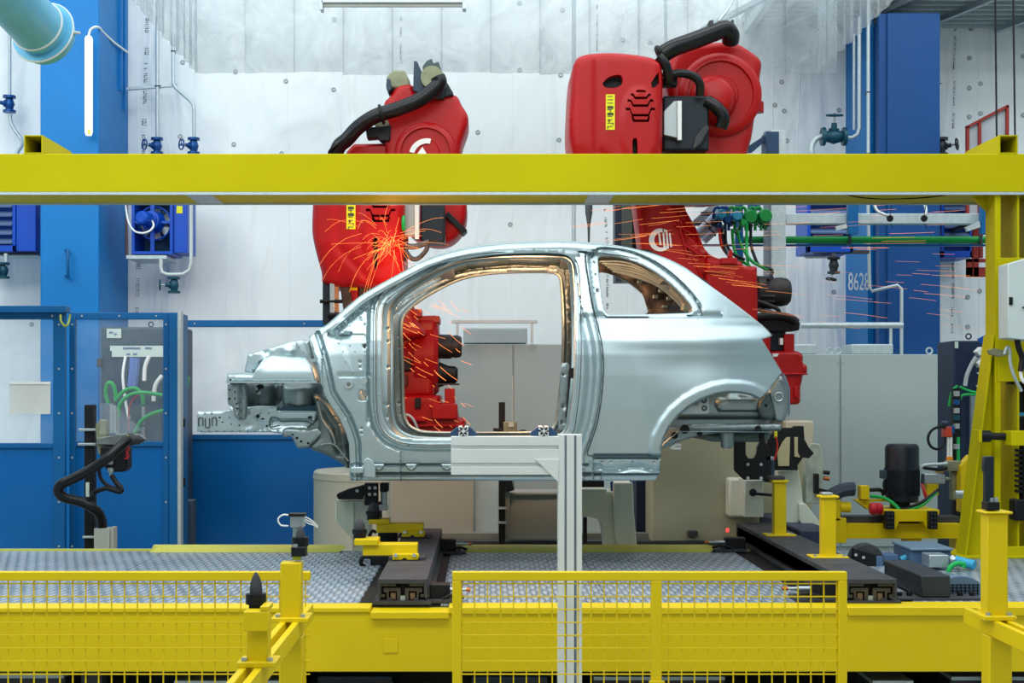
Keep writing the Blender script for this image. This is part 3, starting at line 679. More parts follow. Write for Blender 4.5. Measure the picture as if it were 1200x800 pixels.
def latch(label, x, y, z, s=1):
    t = thing('rail_stop', label, 'stop', (x, y, z))
    part('block', MB().box(x, x+.10*s, y, y+.09, z, z+.09), BLK, t, .006)
    part('plate', MB().box(x, x+.16*s, y-.03, y+.15, z, z+.02), IRON, t, .003)
    part('spring_pin', MB().cyl((x+.05*s, y+.03, z+.06), (x+.15*s, y+.03, z+.06), .012, n=12).cyl((x+.15*s, y+.03, z+.06), (x+.18*s, y+.03, z+.06), .008, n=10), SILV, t)
    part('tip', MB().cyl((x+.18*s, y+.03, z+.06), (x+.20*s, y+.03, z+.06), .010, n=10), COPP, t)
    part('lever', MB().ptube([(0, 0, 1), (0, 0, 1)], .001) if False else MB().tube([(x+.06*s, y-.02, z+.02), (x+.12*s, y-.03, z+.045), (x+.17*s, y-.02, z+.03)], .008), BLK, t)
    part('nut', MB().cyl((x+.12*s, y-.02, z+.02), (x+.12*s, y-.02, z+.04), .012, n=6), IRON, t)
    return t
latch('dark stop block with copper tip at the near end of the left rail', X(503, 6.85), 6.86, PZ)
latch('dark stop block with silver pin at the far end of the left rail', X(516, 9.0), 8.95, PZ)
latch('dark stop block with a red light beside the far end of the right rail', X(866, 9.3), 9.05, PZ, -1.3)
solo('indicator_light', 'tiny red indicator light on the far right stop block', 'light', MB().cyl(P(851, 621, 9.0), P(854, 621, 9.0), .012, n=10), mat('red_lamp', (255, 60, 60), .4, emit=2))
t = latch('dark stop block in the shadow beneath the right mesh panel corner', X(985, 6.9), 6.9, PZ, -1.4)

# rail covers on the right
t = thing('rail_cover', 'dark box section cover right of the long rail, nearest the front beam', 'cover', (X(1095, 6.95), 7.2, PZ))
x0, x1 = X(1080, 6.95), X(1114, 6.95); zt = Z(674, 6.95)
part('cover_box', MB().box(x0, x1, 6.95, 7.6, PZ+.012, zt), mat('graphite_cover', (52, 58, 62), .45, .3, var=.15, vscale=5, bump=.1), t, .008)
part('flange_plate', MB().box(x0-.12, x1+.16, 6.93, 7.15, PZ, PZ+.012), IRON, t, .002)
for bx in (x0-.09, x0-.04, x1+.07, x1+.13): part('bolt', MB().cyl((bx, 7.02, PZ+.012), (bx, 7.02, PZ+.03), .014, n=6), BLK, t)
t = thing('rail_cover', 'small dark sloping cover beyond the right rail, next to the white clamp tower', 'cover', (X(945, 9.6), 9.6, PZ))
part('cover_box', MB().box(X(925, 9.3), X(962, 9.3), 9.0, 10.3, PZ, Z(611, 9.6)), mat('dark_blue_cover', (42, 52, 76), .5, var=.1), t, .01)
t = thing('roller_bracket', 'dark bracket holding a grey wheel right of the long rail', 'bracket', (X(1015, 8.3), 8.3, PZ))
part('side_plate', MB().ext([P(1000, 642, 8.3), P(1027, 650, 8.3), P(1027, 672, 8.3), P(1000, 660, 8.3)], (0, .04, 0)), BLK, t, .003)
part('wheel', MB().lathe(P(1017, 657, 8.34), (.0, .09, 0), [(0, .06), (0, .095), (.3, .1), (1, .1), (1, .06)], 28), IRON, t)
part('blue_bracket', MB().pbox(1027, 652, 1035, 672, 8.3, .06).pbox(1035, 650, 1053, 660, 8.35, .15), mat('grey_blue_bracket', (74, 102, 134), .5), t, .004)
for x, y in ((1003, 650), (1012, 653)): part('bolt', MB().cyl(P(x, y, 8.285), P(x, y, 8.3), .010, n=6), SILV, t)
t = thing('junction_box', 'blue grey junction box with a square silver plug on the platform', 'junction box', (X(1092, 8.3), 8.3, PZ))
part('box_body', MB().pbox(1067, 645, 1115, 667, 8.3, .35), MATS['grey_blue_bracket'], t, .01)
part('lid', MB().box(X(1066, 8.3), X(1116, 8.3), 8.28, 8.67, Z(645, 8.3), Z(641.5, 8.3)), mat('grey_blue_lid', (110, 136, 158), .4), t, .006)
part('connector', MB().pbox(1089, 650, 1112, 665, 8.1, .15), SILV, t, .006)
part('gland', MB().cyl(P(1112, 656.5, 8.16), P(1120, 656.5, 8.16), .026, n=16).cyl(P(1114, 656.5, 8.16), P(1117, 656.5, 8.16), .032, n=6), SILV, t)
part('blue_cable', MB().ptube([(1119, 656, 8.16), (1130, 659, 8.14), (1142, 662, 8.1)], .028), HOSEB, t)
part('blue_cable', MB().ptube([(1068, 652, 8.4), (1062, 653, 8.4), (1056, 656, 8.4)], .02), HOSEB, t)
part('green_cable', MB().ptube([(1111, 671, 8.05), (1114, 664, 8.05), (1121, 660, 8.05), (1129, 661, 8.05), (1128, 665, 8.05)], .015), HOSEG, t)
t = thing('motor_hood', 'domed blue grey fan hood with a grille behind the dark cover', 'hood', (X(1130, 7.6), 7.6, PZ))
hp = MB(); c = P(1126, 697, 7.1)
hood = [(0, .122), (.3, .12), (.75, .10), (1, .06)]
mb = MB(); n = 22; vs = []
for tt, r in hood:
    for i in range(n+1):
        a = PI*i/n; vs.append((c.x-r*math.cos(a)*1.05, c.y+tt*.35, PZ+r*math.sin(a)*.78))
fs = [(j*(n+1)+i, j*(n+1)+i+1, (j+1)*(n+1)+i+1, (j+1)*(n+1)+i) for j in range(3) for i in range(n)]
mb.add(vs, fs); mb.add([vs[i] for i in range(3*(n+1), 4*(n+1))], [tuple(range(n+1))]); mb.add([vs[i] for i in range(n+1)], [tuple(range(n+1))])
part('dome', mb, mat('blue_grey_plastic', (92, 118, 138), .35), t)
for k in range(4): part('rib', MB().tube([(c.x-1.05*(.121-.006*k)*math.cos(PI*i/12), c.y+.02+k*.04, PZ+(.123-.006*k)*.78*math.sin(PI*i/12)) for i in range(13)], .005, n=6, smooth=False), MATS['grey_blue_lid'], t)
m = MB()
for i in range(9): m.box(c.x-.084+i*.021-.002, c.x-.084+i*.021+.002, c.y-.006, c.y-.002, PZ+.008, PZ+.058)
for i in range(4): m.box(c.x-.09, c.x+.09, c.y-.006, c.y-.002, PZ+.010+i*.015, PZ+.013+i*.015)
part('grille', m, BLK, t)

# yellow locating arms on the left rail
def loc_arm(label, d, pts):
    (a0, b0, a1, b1), (c0, e0, c1, e1), (f0, g0, f1, g1) = pts
    t = thing('yellow_locator', label, 'locator', (X((c0+c1)/2, d), d, RZ))
    part('pad_plate', MB().pbox(a0, b0, a1, b1, d-.02, .16), YEL, t, .003)
    part('arm_block', MB().pbox(c0, e0, c1, e1, d, .12), YEL, t, .004)
    w = f1-f0
    part('mount_plate', MB().prism([(f0, g0), (f1-w*.03, g0), (f1, g0+3), (f1-w*.05, g1), (f0+w*.55, g1), (f0+w*.5, g1-2), (f0+w*.4, g1-2), (f0+w*.35, g1), (f0, g1)], d-.05, .05), YEL, t, .003)
    for k in (.12, .82): part('bolt', MB().cyl(P(f0+w*k, g0+1.5, d-.07), P(f0+w*k, g0+1.5, d-.05), .010, n=10), SILV, t)
    part('clamp_base', MB().box(X(f0-4, d), X(f1+8, d), d-.04, d+.1, RZ, RZ+.02), IRON, t, .003)
    return t
loc_arm('larger yellow locating arm on the left rail, nearer the front', 7.6, ((415, 632, 443, 639), (425, 637.5, 489, 651), (460, 649, 491, 656)))
loc_arm('smaller yellow locating arm on the left rail, behind the larger one', 8.75, ((432, 609, 456, 614), (441, 613.5, 496, 624), (471, 622, 498, 629)))
t = thing('pin_actuator', 'black actuator with a hose under the nearer yellow arm', 'actuator', (X(445, 8.3), 8.3, PZ))
part('actuator_body', MB().pbox(434, 651, 460, 668, 8.35, .16), BLK, t, .006)
part('hose', MB().ptube([(436, 652, 8.3), (425, 653, 8.3), (423, 660, 8.3), (428, 664, 8.35)], .012), BLK, t)
t = thing('pin_actuator', 'black actuator under the farther yellow arm', 'actuator', (X(455, 9.1), 9.1, PZ))
part('actuator_body', MB().pbox(443, 624, 465, 640, 9.1, .16), BLK, t, .006)
part('wire', MB().ptube([(432, 630, 9.0), (436, 622, 9.0), (441, 624, 9.0)], .010), BLK, t)
def pin(label, px, top, bot, d, r, z0=None, cyl=True):
    c = P(px, top, d); zb = Z(bot, d) if z0 is None else z0
    t = thing('locating_pin', label, 'locator pin', (c.x, d, zb))
    L = c.z-zb
    part('pin_tip', MB().lathe((c.x, d, zb+L*.48), (0, 0, L*.52), [(0, r), (.3, r), (.6, r*.86), (.85, r*.5), (1, r*.06)], 20), IRON, t)
    part('pin_base', MB().lathe((c.x, d, zb), (0, 0, L*.5), [(0, r*1.15), (.6, r*1.15), (.6, r*1.35), (1, r*1.35)], 20), BLK, t)
    return t
pin('black pin standing on the nearer yellow arm by the cream tower', 421.5, 607, 633, 7.68, .030)
pin('black pin standing on the farther yellow arm by the cream tower', 438, 588, 609, 8.82, .036)

# yellow posts
def post(label, px0, px1, top, bot, d, hat=3, gr=None, basew=1.45, head=True):
    c = (X((px0+px1)/2, d), d, Z(bot, d)); w = X(px1, d)-X(px0, d)
    t = thing('support_post', label, 'post', c, gr)
    part('tube', MB().box(c[0]-w/2, c[0]+w/2, d-w/2, d+w/2, c[2]+.012, Z(top+hat, d)), YEL, t, .004)
    if head: part('head_plate', MB().box(c[0]-w*.68, c[0]+w*.68, d-w*.68, d+w*.68, Z(top+hat, d), Z(top, d)), YEL, t, .004)
    part('base_plate', MB().box(c[0]-w*basew, c[0]+w*basew, d-w*.9, d+w*.9, c[2], c[2]+.016), YEL, t, .003)
    for s in (-1, 1): part('bolt', MB().cyl((c[0]+s*w*(basew-.3), d-w*.6, c[2]+.016), (c[0]+s*w*(basew-.3), d-w*.6, c[2]+.026), .009, n=6), SILV, t)
    return t
post('short yellow post on the right rail, farther from the front', 906, 920, 562, 628, 8.9, basew=1.25)
solo('support_pad', 'thin dark pad on top of the farther short yellow post', 'pad', MB().pbox(903, 558, 920, 562, 8.86, .1), IRON, bev=.003)
post('short yellow post on the right rail, nearer to the front', 962, 978, 580, 654, 7.73, basew=1.35)
solo('support_pad', 'grey pad on top of the nearer short yellow post', 'pad', MB().pbox(964, 577, 976, 580, 7.7, .07), SILV, bev=.003)

# ---------------------------------------------------------------- two-rail skid beams in the foreground
def skid(label, px0, px1, far_py, dn, df, legpx, legd, slots):
    z = EYE-.80; x0, x1 = px0, px1
    t = thing('skid_beam', label, 'beam', ((x0+x1)/2, df, 0))
    w = (x1-x0)*.33
    part('side_channel', MB().box(x0, x0+w, dn, df, z-.06, z), YEL, t, .003); part('side_channel', MB().box(x1-w, x1, dn, df, z-.06, z), YEL, t, .003)
    part('end_cap', MB().box(x0, x1, df, df+.008, z-.06, z-.02), YEL, t)
    for d in legd: part('leg', MB().box(x0-.006, x1+.006, d-.04, d+.045, 0, z-.06), YEL, t, .004)
    for d in legd: part('foot_plate', MB().box(x0-.04, x1+.04, d-.09, d+.09, 0, .012), YEL, t, .003)
    return t
xl0, xl1 = -.708, -.640; xr0, xr1 = 1.794, 1.862
skid('yellow two-channel beam running towards the viewer at lower left', xl0, xl1, 0, 2.9, 5.34, 0, (5.0, 3.3), ())
skid('yellow two-channel beam running towards the viewer at lower right', xr0, xr1, 0, 2.9, 5.24, 0, (5.0, 3.3), ())
post('yellow post with a black clamp at lower left, behind the cone-topped one', 330, 354, 655, 726, 4.98, head=False, basew=.9)
post('yellow post topped by a black cone at lower left', 291, 316, 708, 778, 4.15, head=False, basew=.9)
post('tall yellow post at lower right standing on the angled beam', 1153, 1177, 598, 724, 5.0, basew=.8)
# things on those posts
t = thing('cone_locator', 'black pointed cone locator on the left foreground post', 'locator', P(300, 712, 4.15))
c = P(300, 712, 4.12)
part('cone', MB().lathe(c+Vector((0, 0, .035)), (0, 0, .07), [(0, .0165), (.25, .0185), (.5, .017), (.75, .012), (.93, .006), (1, .001)], 24), IRON, t)
part('collar', MB().lathe(c+Vector((0, 0, .012)), (0, 0, .03), [(0, .024), (0, .030), (1, .030), (1, .02)], 24), BLK, t)
part('clamp_foot', MB().box(c.x-.018, c.x+.026, c.y-.02, c.y+.02, c.z-.03, c.z+.014), BLK, t, .003)
part('clamp_bolt', MB().cyl((c.x-.008, c.y-.02, c.z-.035), (c.x-.008, c.y-.02, c.z-.02), .006, n=8), SILV, t)
solo('wedge_block', 'yellow wedge block carrying the black cone', 'block', MB().box(X(290, 4.1), X(319, 4.1), 4.03, 4.09, Z(735, 4.1), Z(712, 4.1)).box(X(309, 4.1), X(319, 4.1), 4.03, 4.12, Z(712, 4.1), Z(706, 4.1)), YEL, bev=.003)
t = thing('clamp_locator', 'black clamp with a grey plug and white cables on the left foreground post', 'locator', P(343, 655, 4.98))
part('clamp_block', MB().pbox(341, 641, 358, 652, 4.96, .06), BLK, t, .003)
part('green_spacer', MB().pbox(343, 651, 352, 656, 4.97, .03), mat('lime_spacer', (150, 160, 20), .5), t)
part('bolt', MB().cyl(P(346, 641, 4.97), P(346, 637.5, 4.97), .009, n=6), SILV, t)
part('disc', MB().lathe(P(352, 639, 5.02), (0, 0, .03), [(0, .022), (0, .030), (1, .030), (1, .02)], 22), BLK, t)
part('cone', MB().lathe(P(352, 631, 5.02), (0, 0, .045), [(0, .018), (.4, .016), (.8, .009), (1, .002)], 20), IRON, t)
part('plug', MB().pbox(340, 604, 356, 618, 5.06, .05), SILV, t, .003); part('plug_cap', MB().pbox(338, 602, 357, 605, 5.05, .06), BLK, t)
part('stem', MB().pbox(343, 618, 348, 632, 5.07, .015), SILV, t)
for k in range(3): part('white_cable', MB().ptube([(355, 605+k*2, 5.08), (361, 607+k*3, 5.08), (367, 611+k*2, 5.12), (372, 616+k, 5.2)], .0025), WHITE, t)
part('white_cable', MB().ptube([(341, 604, 5.08), (332, 603, 5.08), (326, 608, 5.08), (329, 615, 5.08), (338, 616, 5.08)], .003), WHITE, t)
t = thing('side_guide', 'tall dark guide blade on top of the right foreground post', 'guide', P(1163, 598, 5.0))
part('blade', MB().prism([(1154.5, 535), (1165, 534.5), (1165, 590), (1155, 597), (1155.5, 555), (1153.5, 550)], 4.98, .03), mat('dark_blade', (36, 44, 54), .4, .3), t, .002)
part('foot_block', MB().pbox(1157, 588, 1172, 598, 4.96, .06), BLK, t, .003)
for x in (1162, 1167): part('nut', MB().cyl(P(x, 588, 4.98), P(x, 583, 4.98), .008, n=6), SILV, t)

# ---------------------------------------------------------------- mesh guard fences
def fence(label, px0, px1, mids, frame_l=True):
    d = 5.4; t = thing('mesh_fence', label, 'fence', (X((px0+px1)/2, d), d, 0)); w = .034
    zt = Z(670, d); zb = Z(829, d)
    part('top_rail', MB().box(X(px0, d), X(px1, d), d, d+w, zt-w, zt), YEL, t, .003)
    part('bottom_rail', MB().box(X(px0, d), X(px1, d), d, d+w, .12, .12+w), YEL, t, .003)
    for x in ([X(px0, d)] if frame_l else [])+([X(px1, d)-w] if px1 > 900 else []): part('side_post', MB().box(x, x+w, d, d+w, 0, zt-w), YEL, t, .003)
    for x in mids:
        part('middle_post', MB().box(X(x, d)-.02, X(x, d)+.02, d, d+w, 0, zt-w), YEL, t, .003); part('post_clip', MB().box(X(x, d)-.03, X(x, d)+.03, d-.01, d, Z(806, d), Z(797, d)), YEL, t, .002)
    r = .0024; p = 15.2
    x = px0+11
    while x < px1-2:
        part('vertical_wire', MB().box(X(x, d)-r, X(x, d)+r, d+w*.5-r, d+w*.5+r, .12+w, zt-w*.2), YEL, t); x += p
    z = zt-w-.012
    while z > .16:
        part('horizontal_wire', MB().box(X(px0, d)+.004, X(px1, d)-(.004 if px1 > 900 else -.0), d+w*.5-3*r, d+w*.5-r, z-r, z+r), YEL, t); z -= p*d/F
    return t
fence('long yellow wire mesh fence at lower left, ending at the angled beam', -140, 363, (), True)
fence('framed yellow wire mesh fence in front of the platform centre', 530, 993, (769.5,), True)

# ---------------------------------------------------------------- aluminium stand
def profile(mb, x0, x1, z0, z1, d, dep, vert=True, n=2):
    """slotted extrusion: body with recessed grooves along its length"""
    if vert:
        w = x1-x0; g = w*.055; xs = [x0]
        mb.box(x0, x1, d+.012, d+dep, z0, z1)
        cuts = [.30, .72]; prev = x0
        for c in cuts: mb.box(prev, x0+w*c-g, d, d+.012, z0, z1); prev = x0+w*c+g
        mb.box(prev, x1, d, d+.012, z0, z1)
    else:
        h = z1-z0; g = h*.05; prev = z0; mb.box(x0, x1, d+.012, d+dep, z0, z1)
        for c in (.26, .72): mb.box(x0, x1, d, d+.012, prev, z0+h*c-g); prev = z0+h*c+g
        mb.box(x0, x1, d, d+.012, prev, z1)
    return mb
d = 5.95
t = thing('aluminium_stand', 'white aluminium profile post with a side arm in front of the door opening', 'stand', (X(670, d), d, 0))
part('upright', profile(MB(), X(654.5, d), X(682, d), .02, Z(509, d), d, .1), ALU, t, .001)
part('slot_shadow', MB().box(X(662, d), X(664.5, d), d+.0105, d+.0125, .02, Z(510, d)).box(X(673, d), X(675.5, d), d+.0105, d+.0125, .02, Z(510, d)), ALUD, t)
part('arm', profile(MB(), X(528.5, d), X(654.5, d), Z(556, d), Z(511.5, d), d, .1, False), ALU, t, .001)
part('gusset', MB().prism([(627, 538.5), (654.5, 538.5), (654.5, 565)], d-.004, .004) if False else MB().prism([(627, 538), (654.5, 538), (654.5, 565)], d-.008, .007), ALU, t, .001)
part('foot_plate', MB().box(X(645, d), X(692, d), d-.05, d+.15, 0, .02), ALU, t, .002)
for c in (543, 637.5):
    tt = thing('profile_rail', ('left' if c < 600 else 'right')+' slotted profile end with navy side brackets above the aluminium arm', 'profile', P(c, 511, 6.0))
    m = MB(); s = 5.6
    for i in range(3):
        for j in range(2):
            pass
    for (a, b, e, f) in ((-5.5,-5.5,-1.4,-4.4),(1.4,-5.5,5.5,-4.4),(-5.5,4.4,-1.4,5.5),(1.4,4.4,5.5,5.5),(-5.5,-4.4,-4.4,-1.4),(4.4,-4.4,5.5,-1.4),(-5.5,1.4,-4.4,4.4),(4.4,1.4,5.5,4.4),(-1.6,-1.6,1.6,1.6),(-2.2,-4.4,-1.4,-3.2),(1.4,-4.4,2.2,-3.2),(-2.2,3.2,-1.4,4.4),(1.4,3.2,2.2,4.4),(-3.6,-.5,-1.6,.5),(1.6,-.5,3.6,.5),(-.5,-3.6,.5,-1.6),(-.5,1.6,.5,3.6),(-4.4,-2.2,-3.2,-1.4),(3.2,-2.2,4.4,-1.4),(-4.4,1.4,-3.2,2.2),(3.2,1.4,4.4,2.2)):
        m.pbox(c+a, 505+b, c+e, 505+f, 5.96, .14)
    part('extrusion', m, ALU, tt); part('core', MB().pbox(c-4.4, 501, c+4.4, 509.5, 5.975, .12), BLK, tt)
    part('bracket', MB().prism([(c-16, 511), (c-15, 506), (c-8, 500.5), (c-5.5, 500), (c-5.5, 511)], 6.05, .05), NAVY, tt, .003)
    part('bracket', MB().prism([(c+5.5, 511), (c+5.5, 500), (c+9, 500.5), (c+16, 508), (c+16, 511)], 6.05, .05), NAVY, tt, .003)
    part('support_rail', MB().pbox(c-5, 511, c+5, 512, 6.0, .08), ALU, tt)

# ---------------------------------------------------------------- gantry
GD = 8.7; GB = 9.21
ga = thing('gantry_frame', 'yellow overhead gantry beam with a tall braced column at the right', 'gantry', (X(1165, 8.8), 8.9, PZ))
zb = EYE+(CY-225)*GD/F; zt_ = EYE+(CY-180)*GD/F
part('cross_beam', MB().box(-4.3, 4.6, GD, GB, zb, zt_), YELD, ga, .006)
part('edge_strip', MB().box(-4.3, 4.6, GD-.004, GD+.02, zb-.016, zb), GALV, ga, label='bare metal strip')
part('edge_strip', MB().box(-4.3, 4.6, GB-.02, GB, zb-.012, zb), GALV, ga)
for px in (230, 706): part('splice_plate', MB().box(X(px-15, GD), X(px+15, GD), GD+.02, GB-.02, zb-.008, zb), GALV, ga, label='bare metal splice plate')
for (pa, pb) in ((28, 50), (1171, 1191)):
    z0 = EYE+(CY-180)*GD/F; w = .115; x0 = X(pa, GD); 
    q = MB(); L = .62; th = .007
    q.box(x0, x0+w, GD, GD+L, z0, z0+th).box(x0, x0+w, GD, GD+L, z0+w-th, z0+w).box(x0, x0+th, GD, GD+L, z0+th, z0+w-th).box(x0+w-th, x0+w, GD, GD+L, z0+th, z0+w-th)
    part('tie_tube', q, YELD, ga)
    part('tube_plug', MB().box(x0+th, x0+w-th, GD+.25, GD+.26, z0+th, z0+w-th), BLK, ga)
# column: box post with recessed windows, and a tapering front brace
fr = 8.72; zg = PZ; xL, xR, xE = X(1168.5, fr), X(1193, fr), X(1222, fr)
def pz(py): return Z(py, fr)
part('column_plate', MB().box(xL-.012, xL, fr, fr+.17, zg, zb), YELD, ga, .002)
part('column_plate', MB().box(xR, xR+.012, fr+.01, fr+.36, zg, zb), YELD, ga, .002)
part('column_plate', MB().box(xE-.012, xE, fr, fr+.36, zg, zb), YELD, ga, .002)
part('front_strip', MB().box(xL, xL+.022, fr, fr+.012, zg, zb), YELD, ga, .002)
for a_, b_ in ((302, 345), (395, 447), (640, 668)): part('front_plate', MB().box(xL, xE, fr-.006, fr+.012, max(zg, pz(b_)), pz(a_)), YELD, ga, .003); part('shelf_plate', MB().box(xL, xR, fr+.012, fr+.17, max(zg, pz(b_)), max(zg, pz(b_))+.012), YELD, ga)
part('brace_web', MB().ext([(xL-.012, fr+.06, pz(392)), (xL-.012, fr+.06, zg), (X(1133, fr), fr+.06, zg)], (0, .02, 0)), YELD, ga, .002)
part('brace_flange', MB().ext([(X(1133, fr), fr, zg), (xL-.012, fr, pz(392)), (xL-.024, fr, pz(392)), (X(1133, fr)-.014, fr, zg)], (0, .17, 0)), YELD, ga, .002)
part('foot_plate', MB().box(X(1124, fr), xE+.03, fr-.03, fr+.40, zg, zg+.015), YELD, ga, .003)
cx0 = xL
part('knee_gusset', MB().ext([(cx0-.10, fr+.15, zb), (cx0, fr+.15, zb), (cx0, fr+.15, zb-.10)], (0, .04, 0)), YELD, ga)
t = thing('lock_pin', 'black horizontal locking pin through the gantry column', 'pin', P(1180, 512, 8.6))
part('pin_collar', MB().cyl(P(1149, 511, 8.6), P(1160, 511, 8.6), .036, n=18), BLK, t); part('pin_shaft', MB().cyl(P(1160, 511, 8.6), P(1200, 512, 8.6), .022, n=16), BLK, t)
part('pin_bracket', MB().pbox(1185, 505, 1208, 522, 8.5, .15), YELD, t, .003); part('pin_plate', MB().pbox(1147, 504, 1151, 518, 8.55, .12), YELD, t, .002)
t = thing('cable_reel', 'black drive unit with a blue band inside the gantry column', 'drive', P(1194, 560, 8.8))
part('drive_body', MB().cyl(P(1193, 484, 8.86), P(1193, 430, 8.86), .045, n=20).pbox(1182, 430, 1200, 438, 8.8, .1).pbox(1185, 442, 1196, 450, 8.78, .08), BLK, t)
part('blue_band', MB().cyl(P(1193, 487, 8.86), P(1193, 483, 8.86), .047, n=20), HOSEB, t)
part('lower_body', MB().cyl(P(1193, 505, 8.86), P(1193, 488, 8.86), .05, n=20), BLK, t)
m = MB()
for k in range(9): m.pbox(1193, 526+k*6, 1200, 529+k*6, 8.7, .06)
part('toothed_rack', m.pbox(1199, 522, 1204, 585, 8.7, .08), BLK, t)
part('end_block', MB().pbox(1189, 585, 1206, 610, 8.68, .1), BLK, t, .01)
t = thing('control_box', 'pale grey control box fixed to the right gantry column', 'control box', P(1195, 396, 8.4))
part('box_body', MB().ext([P(1181, 309, 8.45), P(1215, 299, 8.45), P(1215, 400, 8.45), P(1181.5, 396, 8.45)], (0, .16, 0)), mat('pale_grey_box', (196, 208, 206), .45), t, .005)
part('lock', MB().pbox(1183, 348, 1187, 357, 8.44, .02), BLK, t, .001)
part('knob', MB().cyl(P(1199, 360, 8.43), P(1199, 360, 8.45), .006, n=8), IRON, t)
solo('loose_cable', 'dark cable bundle hanging under the pale control box', 'cable', MB().ptube([(1192, 398, 8.5), (1194, 408, 8.5), (1198, 420, 8.5), (1196, 435, 8.5)], .018), BLKG)
solo('loose_cable', 'grey cable looping over the gantry column front', 'cable', MB().ptube([(1177, 415, 8.6), (1180, 407, 8.6), (1183, 409, 8.6), (1184, 425, 8.6), (1189, 442, 8.6), (1197, 458, 8.62)], .010), GALV)
solo('loose_cable', 'white cable along the right edge of the photo', 'cable', MB().ptube([(1199, 420, 8.5), (1196, 432, 8.5), (1198, 445, 8.5), (1204, 450, 8.5)], .010), WHITE)
t = thing('hinge_arm', 'grey metal arm joining the blue plate to the gantry column', 'bracket', P(1170, 415, 8.66))
part('arm_plate', MB().prism([(1158, 410), (1166, 408), (1180, 411), (1181, 416), (1172, 418), (1160, 415)], 8.64, .03), OLIVE, t, .003)
part('blue_plate', MB().prism([(1146, 397), (1158, 391), (1167, 408), (1160, 415)], 8.9, .02), BLUEH, t)
solo('slack_wire', 'thin dark wire sagging along the underside of the gantry beam', 'wire', MB().ptube([(984, 225, 8.72), (1005, 231, 8.9), (1040, 233, 9.0), (1090, 231, 8.9), (1122, 225, 8.72)], .004), BLK)
# ================================================================ background machines
def cabinet(label, px0, px1, top, bot, d, dep, doors, cat='cabinet'):
    t = thing('control_cabinet', label, cat, (X((px0+px1)/2, d), d+dep/2, 0))
    part('cabinet_body', MB().box(X(px0, d), X(px1, d), d+.012, d+dep, .02, Z(top, d)), GREY, t, .004)
    for a, b in doors:
        dr = part('door', MB().box(X(a, d)+.004, X(b, d)-.004, d-.008, d+.012, Z(bot, d), Z(top, d)-.004), GREY, t, .004)
        m = MB()
        for y in (top+10, top+62, top+120):
            for x in (a+2.5, b-2.5): m.cyl(P(x, y, d-.014), P(x, y, d-.008), .008, n=8)
        part('door_screw', m, SILV, dr)
    part('plinth', MB().box(X(px0, d), X(px1, d), d+.01, d+dep, 0, .07), IRON, t)
    return t
c1 = cabinet('large grey double-door cabinet at the right behind the black motor', 845, 1108, 415, 640, 12.2, .6, ((845, 984), (985, 1108)))
for px in (973, 982, 1089, 1103): part('eye_bolt', MB().torus(P(px, 411, 12.35), (0, 1, 0), .026, .008, 16, 6), GALV, c1)
for a, b, y in ((998, 1047, 403), (932, 957, 403)): part('cable_tray', MB().pbox(a, y, b, 415, 12.3, .35), GALV, c1, .01)
c2 = cabinet('pale grey cabinet seen through the door opening of the car body', 500, 705, 403, 628, 12.6, .6, ((500, 601), (602, 705)))
part('top_box', MB().pbox(543, 384, 618, 402, 12.7, .4), mat('grey_box_top', (164, 180, 184), .5), c2, .01)
part('top_rail', MB().pbox(529, 375, 630, 378.5, 12.45, .08), GALV, c2); part('rail_post', MB().pbox(534.5, 378, 537.5, 401, 12.45, .04), GALV, c2); part('rail_post', MB().pbox(622, 378, 625, 402, 12.45, .04), GALV, c2)
solo('handrail', 'long grey handrail running right from the upper robot', 'handrail', MB().ptube([(938, 381, 12.35), (1058, 381, 12.35)], .028), GALV)
solo('handrail_post', 'short grey upright at the right end of the long handrail', 'post', MB().ptube([(1044, 382, 12.35), (1044, 415, 12.35)], .014), GALV)
# dark tall enclosure at right
t = thing('electrical_enclosure', 'tall dark blue enclosure beside the gantry column with a bent white conduit', 'cabinet', (X(1145, 10.5), 10.8, 0))
part('cabinet_body', MB().box(X(1118, 10.8), X(1180, 10.8), 10.8, 11.2, 0, Z(399, 10.8)), mat('navy_enclosure', (26, 44, 72), .5), t, .01)
part('grey_side', MB().pbox(1138, 463, 1160, 660, 10.76, .04), mat('mid_grey_sheet', (126, 142, 148), .5), t)
part('paper_note', MB().pbox(1119, 400, 1123, 408, 10.79, .004), PAPER, t)
part('eye_bolt', MB().torus(P(1135, 394, 10.9), (0, 1, 0), .02, .006, 14, 6), IRON, t)
part('conduit', MB().ptube([(1131, 452, 10.7), (1133, 440, 10.7), (1138, 428, 10.7), (1144, 418, 10.7)], .016), mat('pale_conduit', (176, 188, 190), .5), t)
part('conduit_box', MB().ext([P(1144, 412, 10.66), P(1150, 406, 10.66), (P(1154, 411, 10.66)), P(1149, 417, 10.66)], (0, .08, 0)).ext([P(1145, 425, 10.66), P(1153, 417, 10.66), P(1158, 423, 10.66), P(1149, 431, 10.66)], (0, .08, 0)), WHITE, t, .004)
part('green_hose', MB().ptube([(1125, 453, 10.6), (1133, 457, 10.6), (1145, 460, 10.6), (1160, 460, 10.6)], .010), HOSEG, t)
part('green_hose', MB().ptube([(1125, 468, 10.6), (1128, 463, 10.6), (1140, 462, 10.6), (1160, 463, 10.6)], .010), HOSEG, t)
part('green_hose', MB().ptube([(1122, 452, 10.6), (1116, 458, 10.6), (1113, 470, 10.6), (1112, 476, 10.6)], .010), HOSEG, t)
m = MB()
for x, y in ((1146, 437), (1151, 443), (1145, 452), (1148, 454)): m.cyl(P(x, y, 10.75), P(x, y, 10.8), .008, n=8)
part('led', m, WHITE, t)
t = thing('valve_manifold', 'upright pneumatic manifold of coloured fittings right of the grey cabinet', 'manifold', P(1120, 560, 10.4))
part('back_rail', MB().box(X(1117, 10.5), X(1126, 10.5), 10.5, 10.55, 0, Z(455, 10.5)), BLK, t)
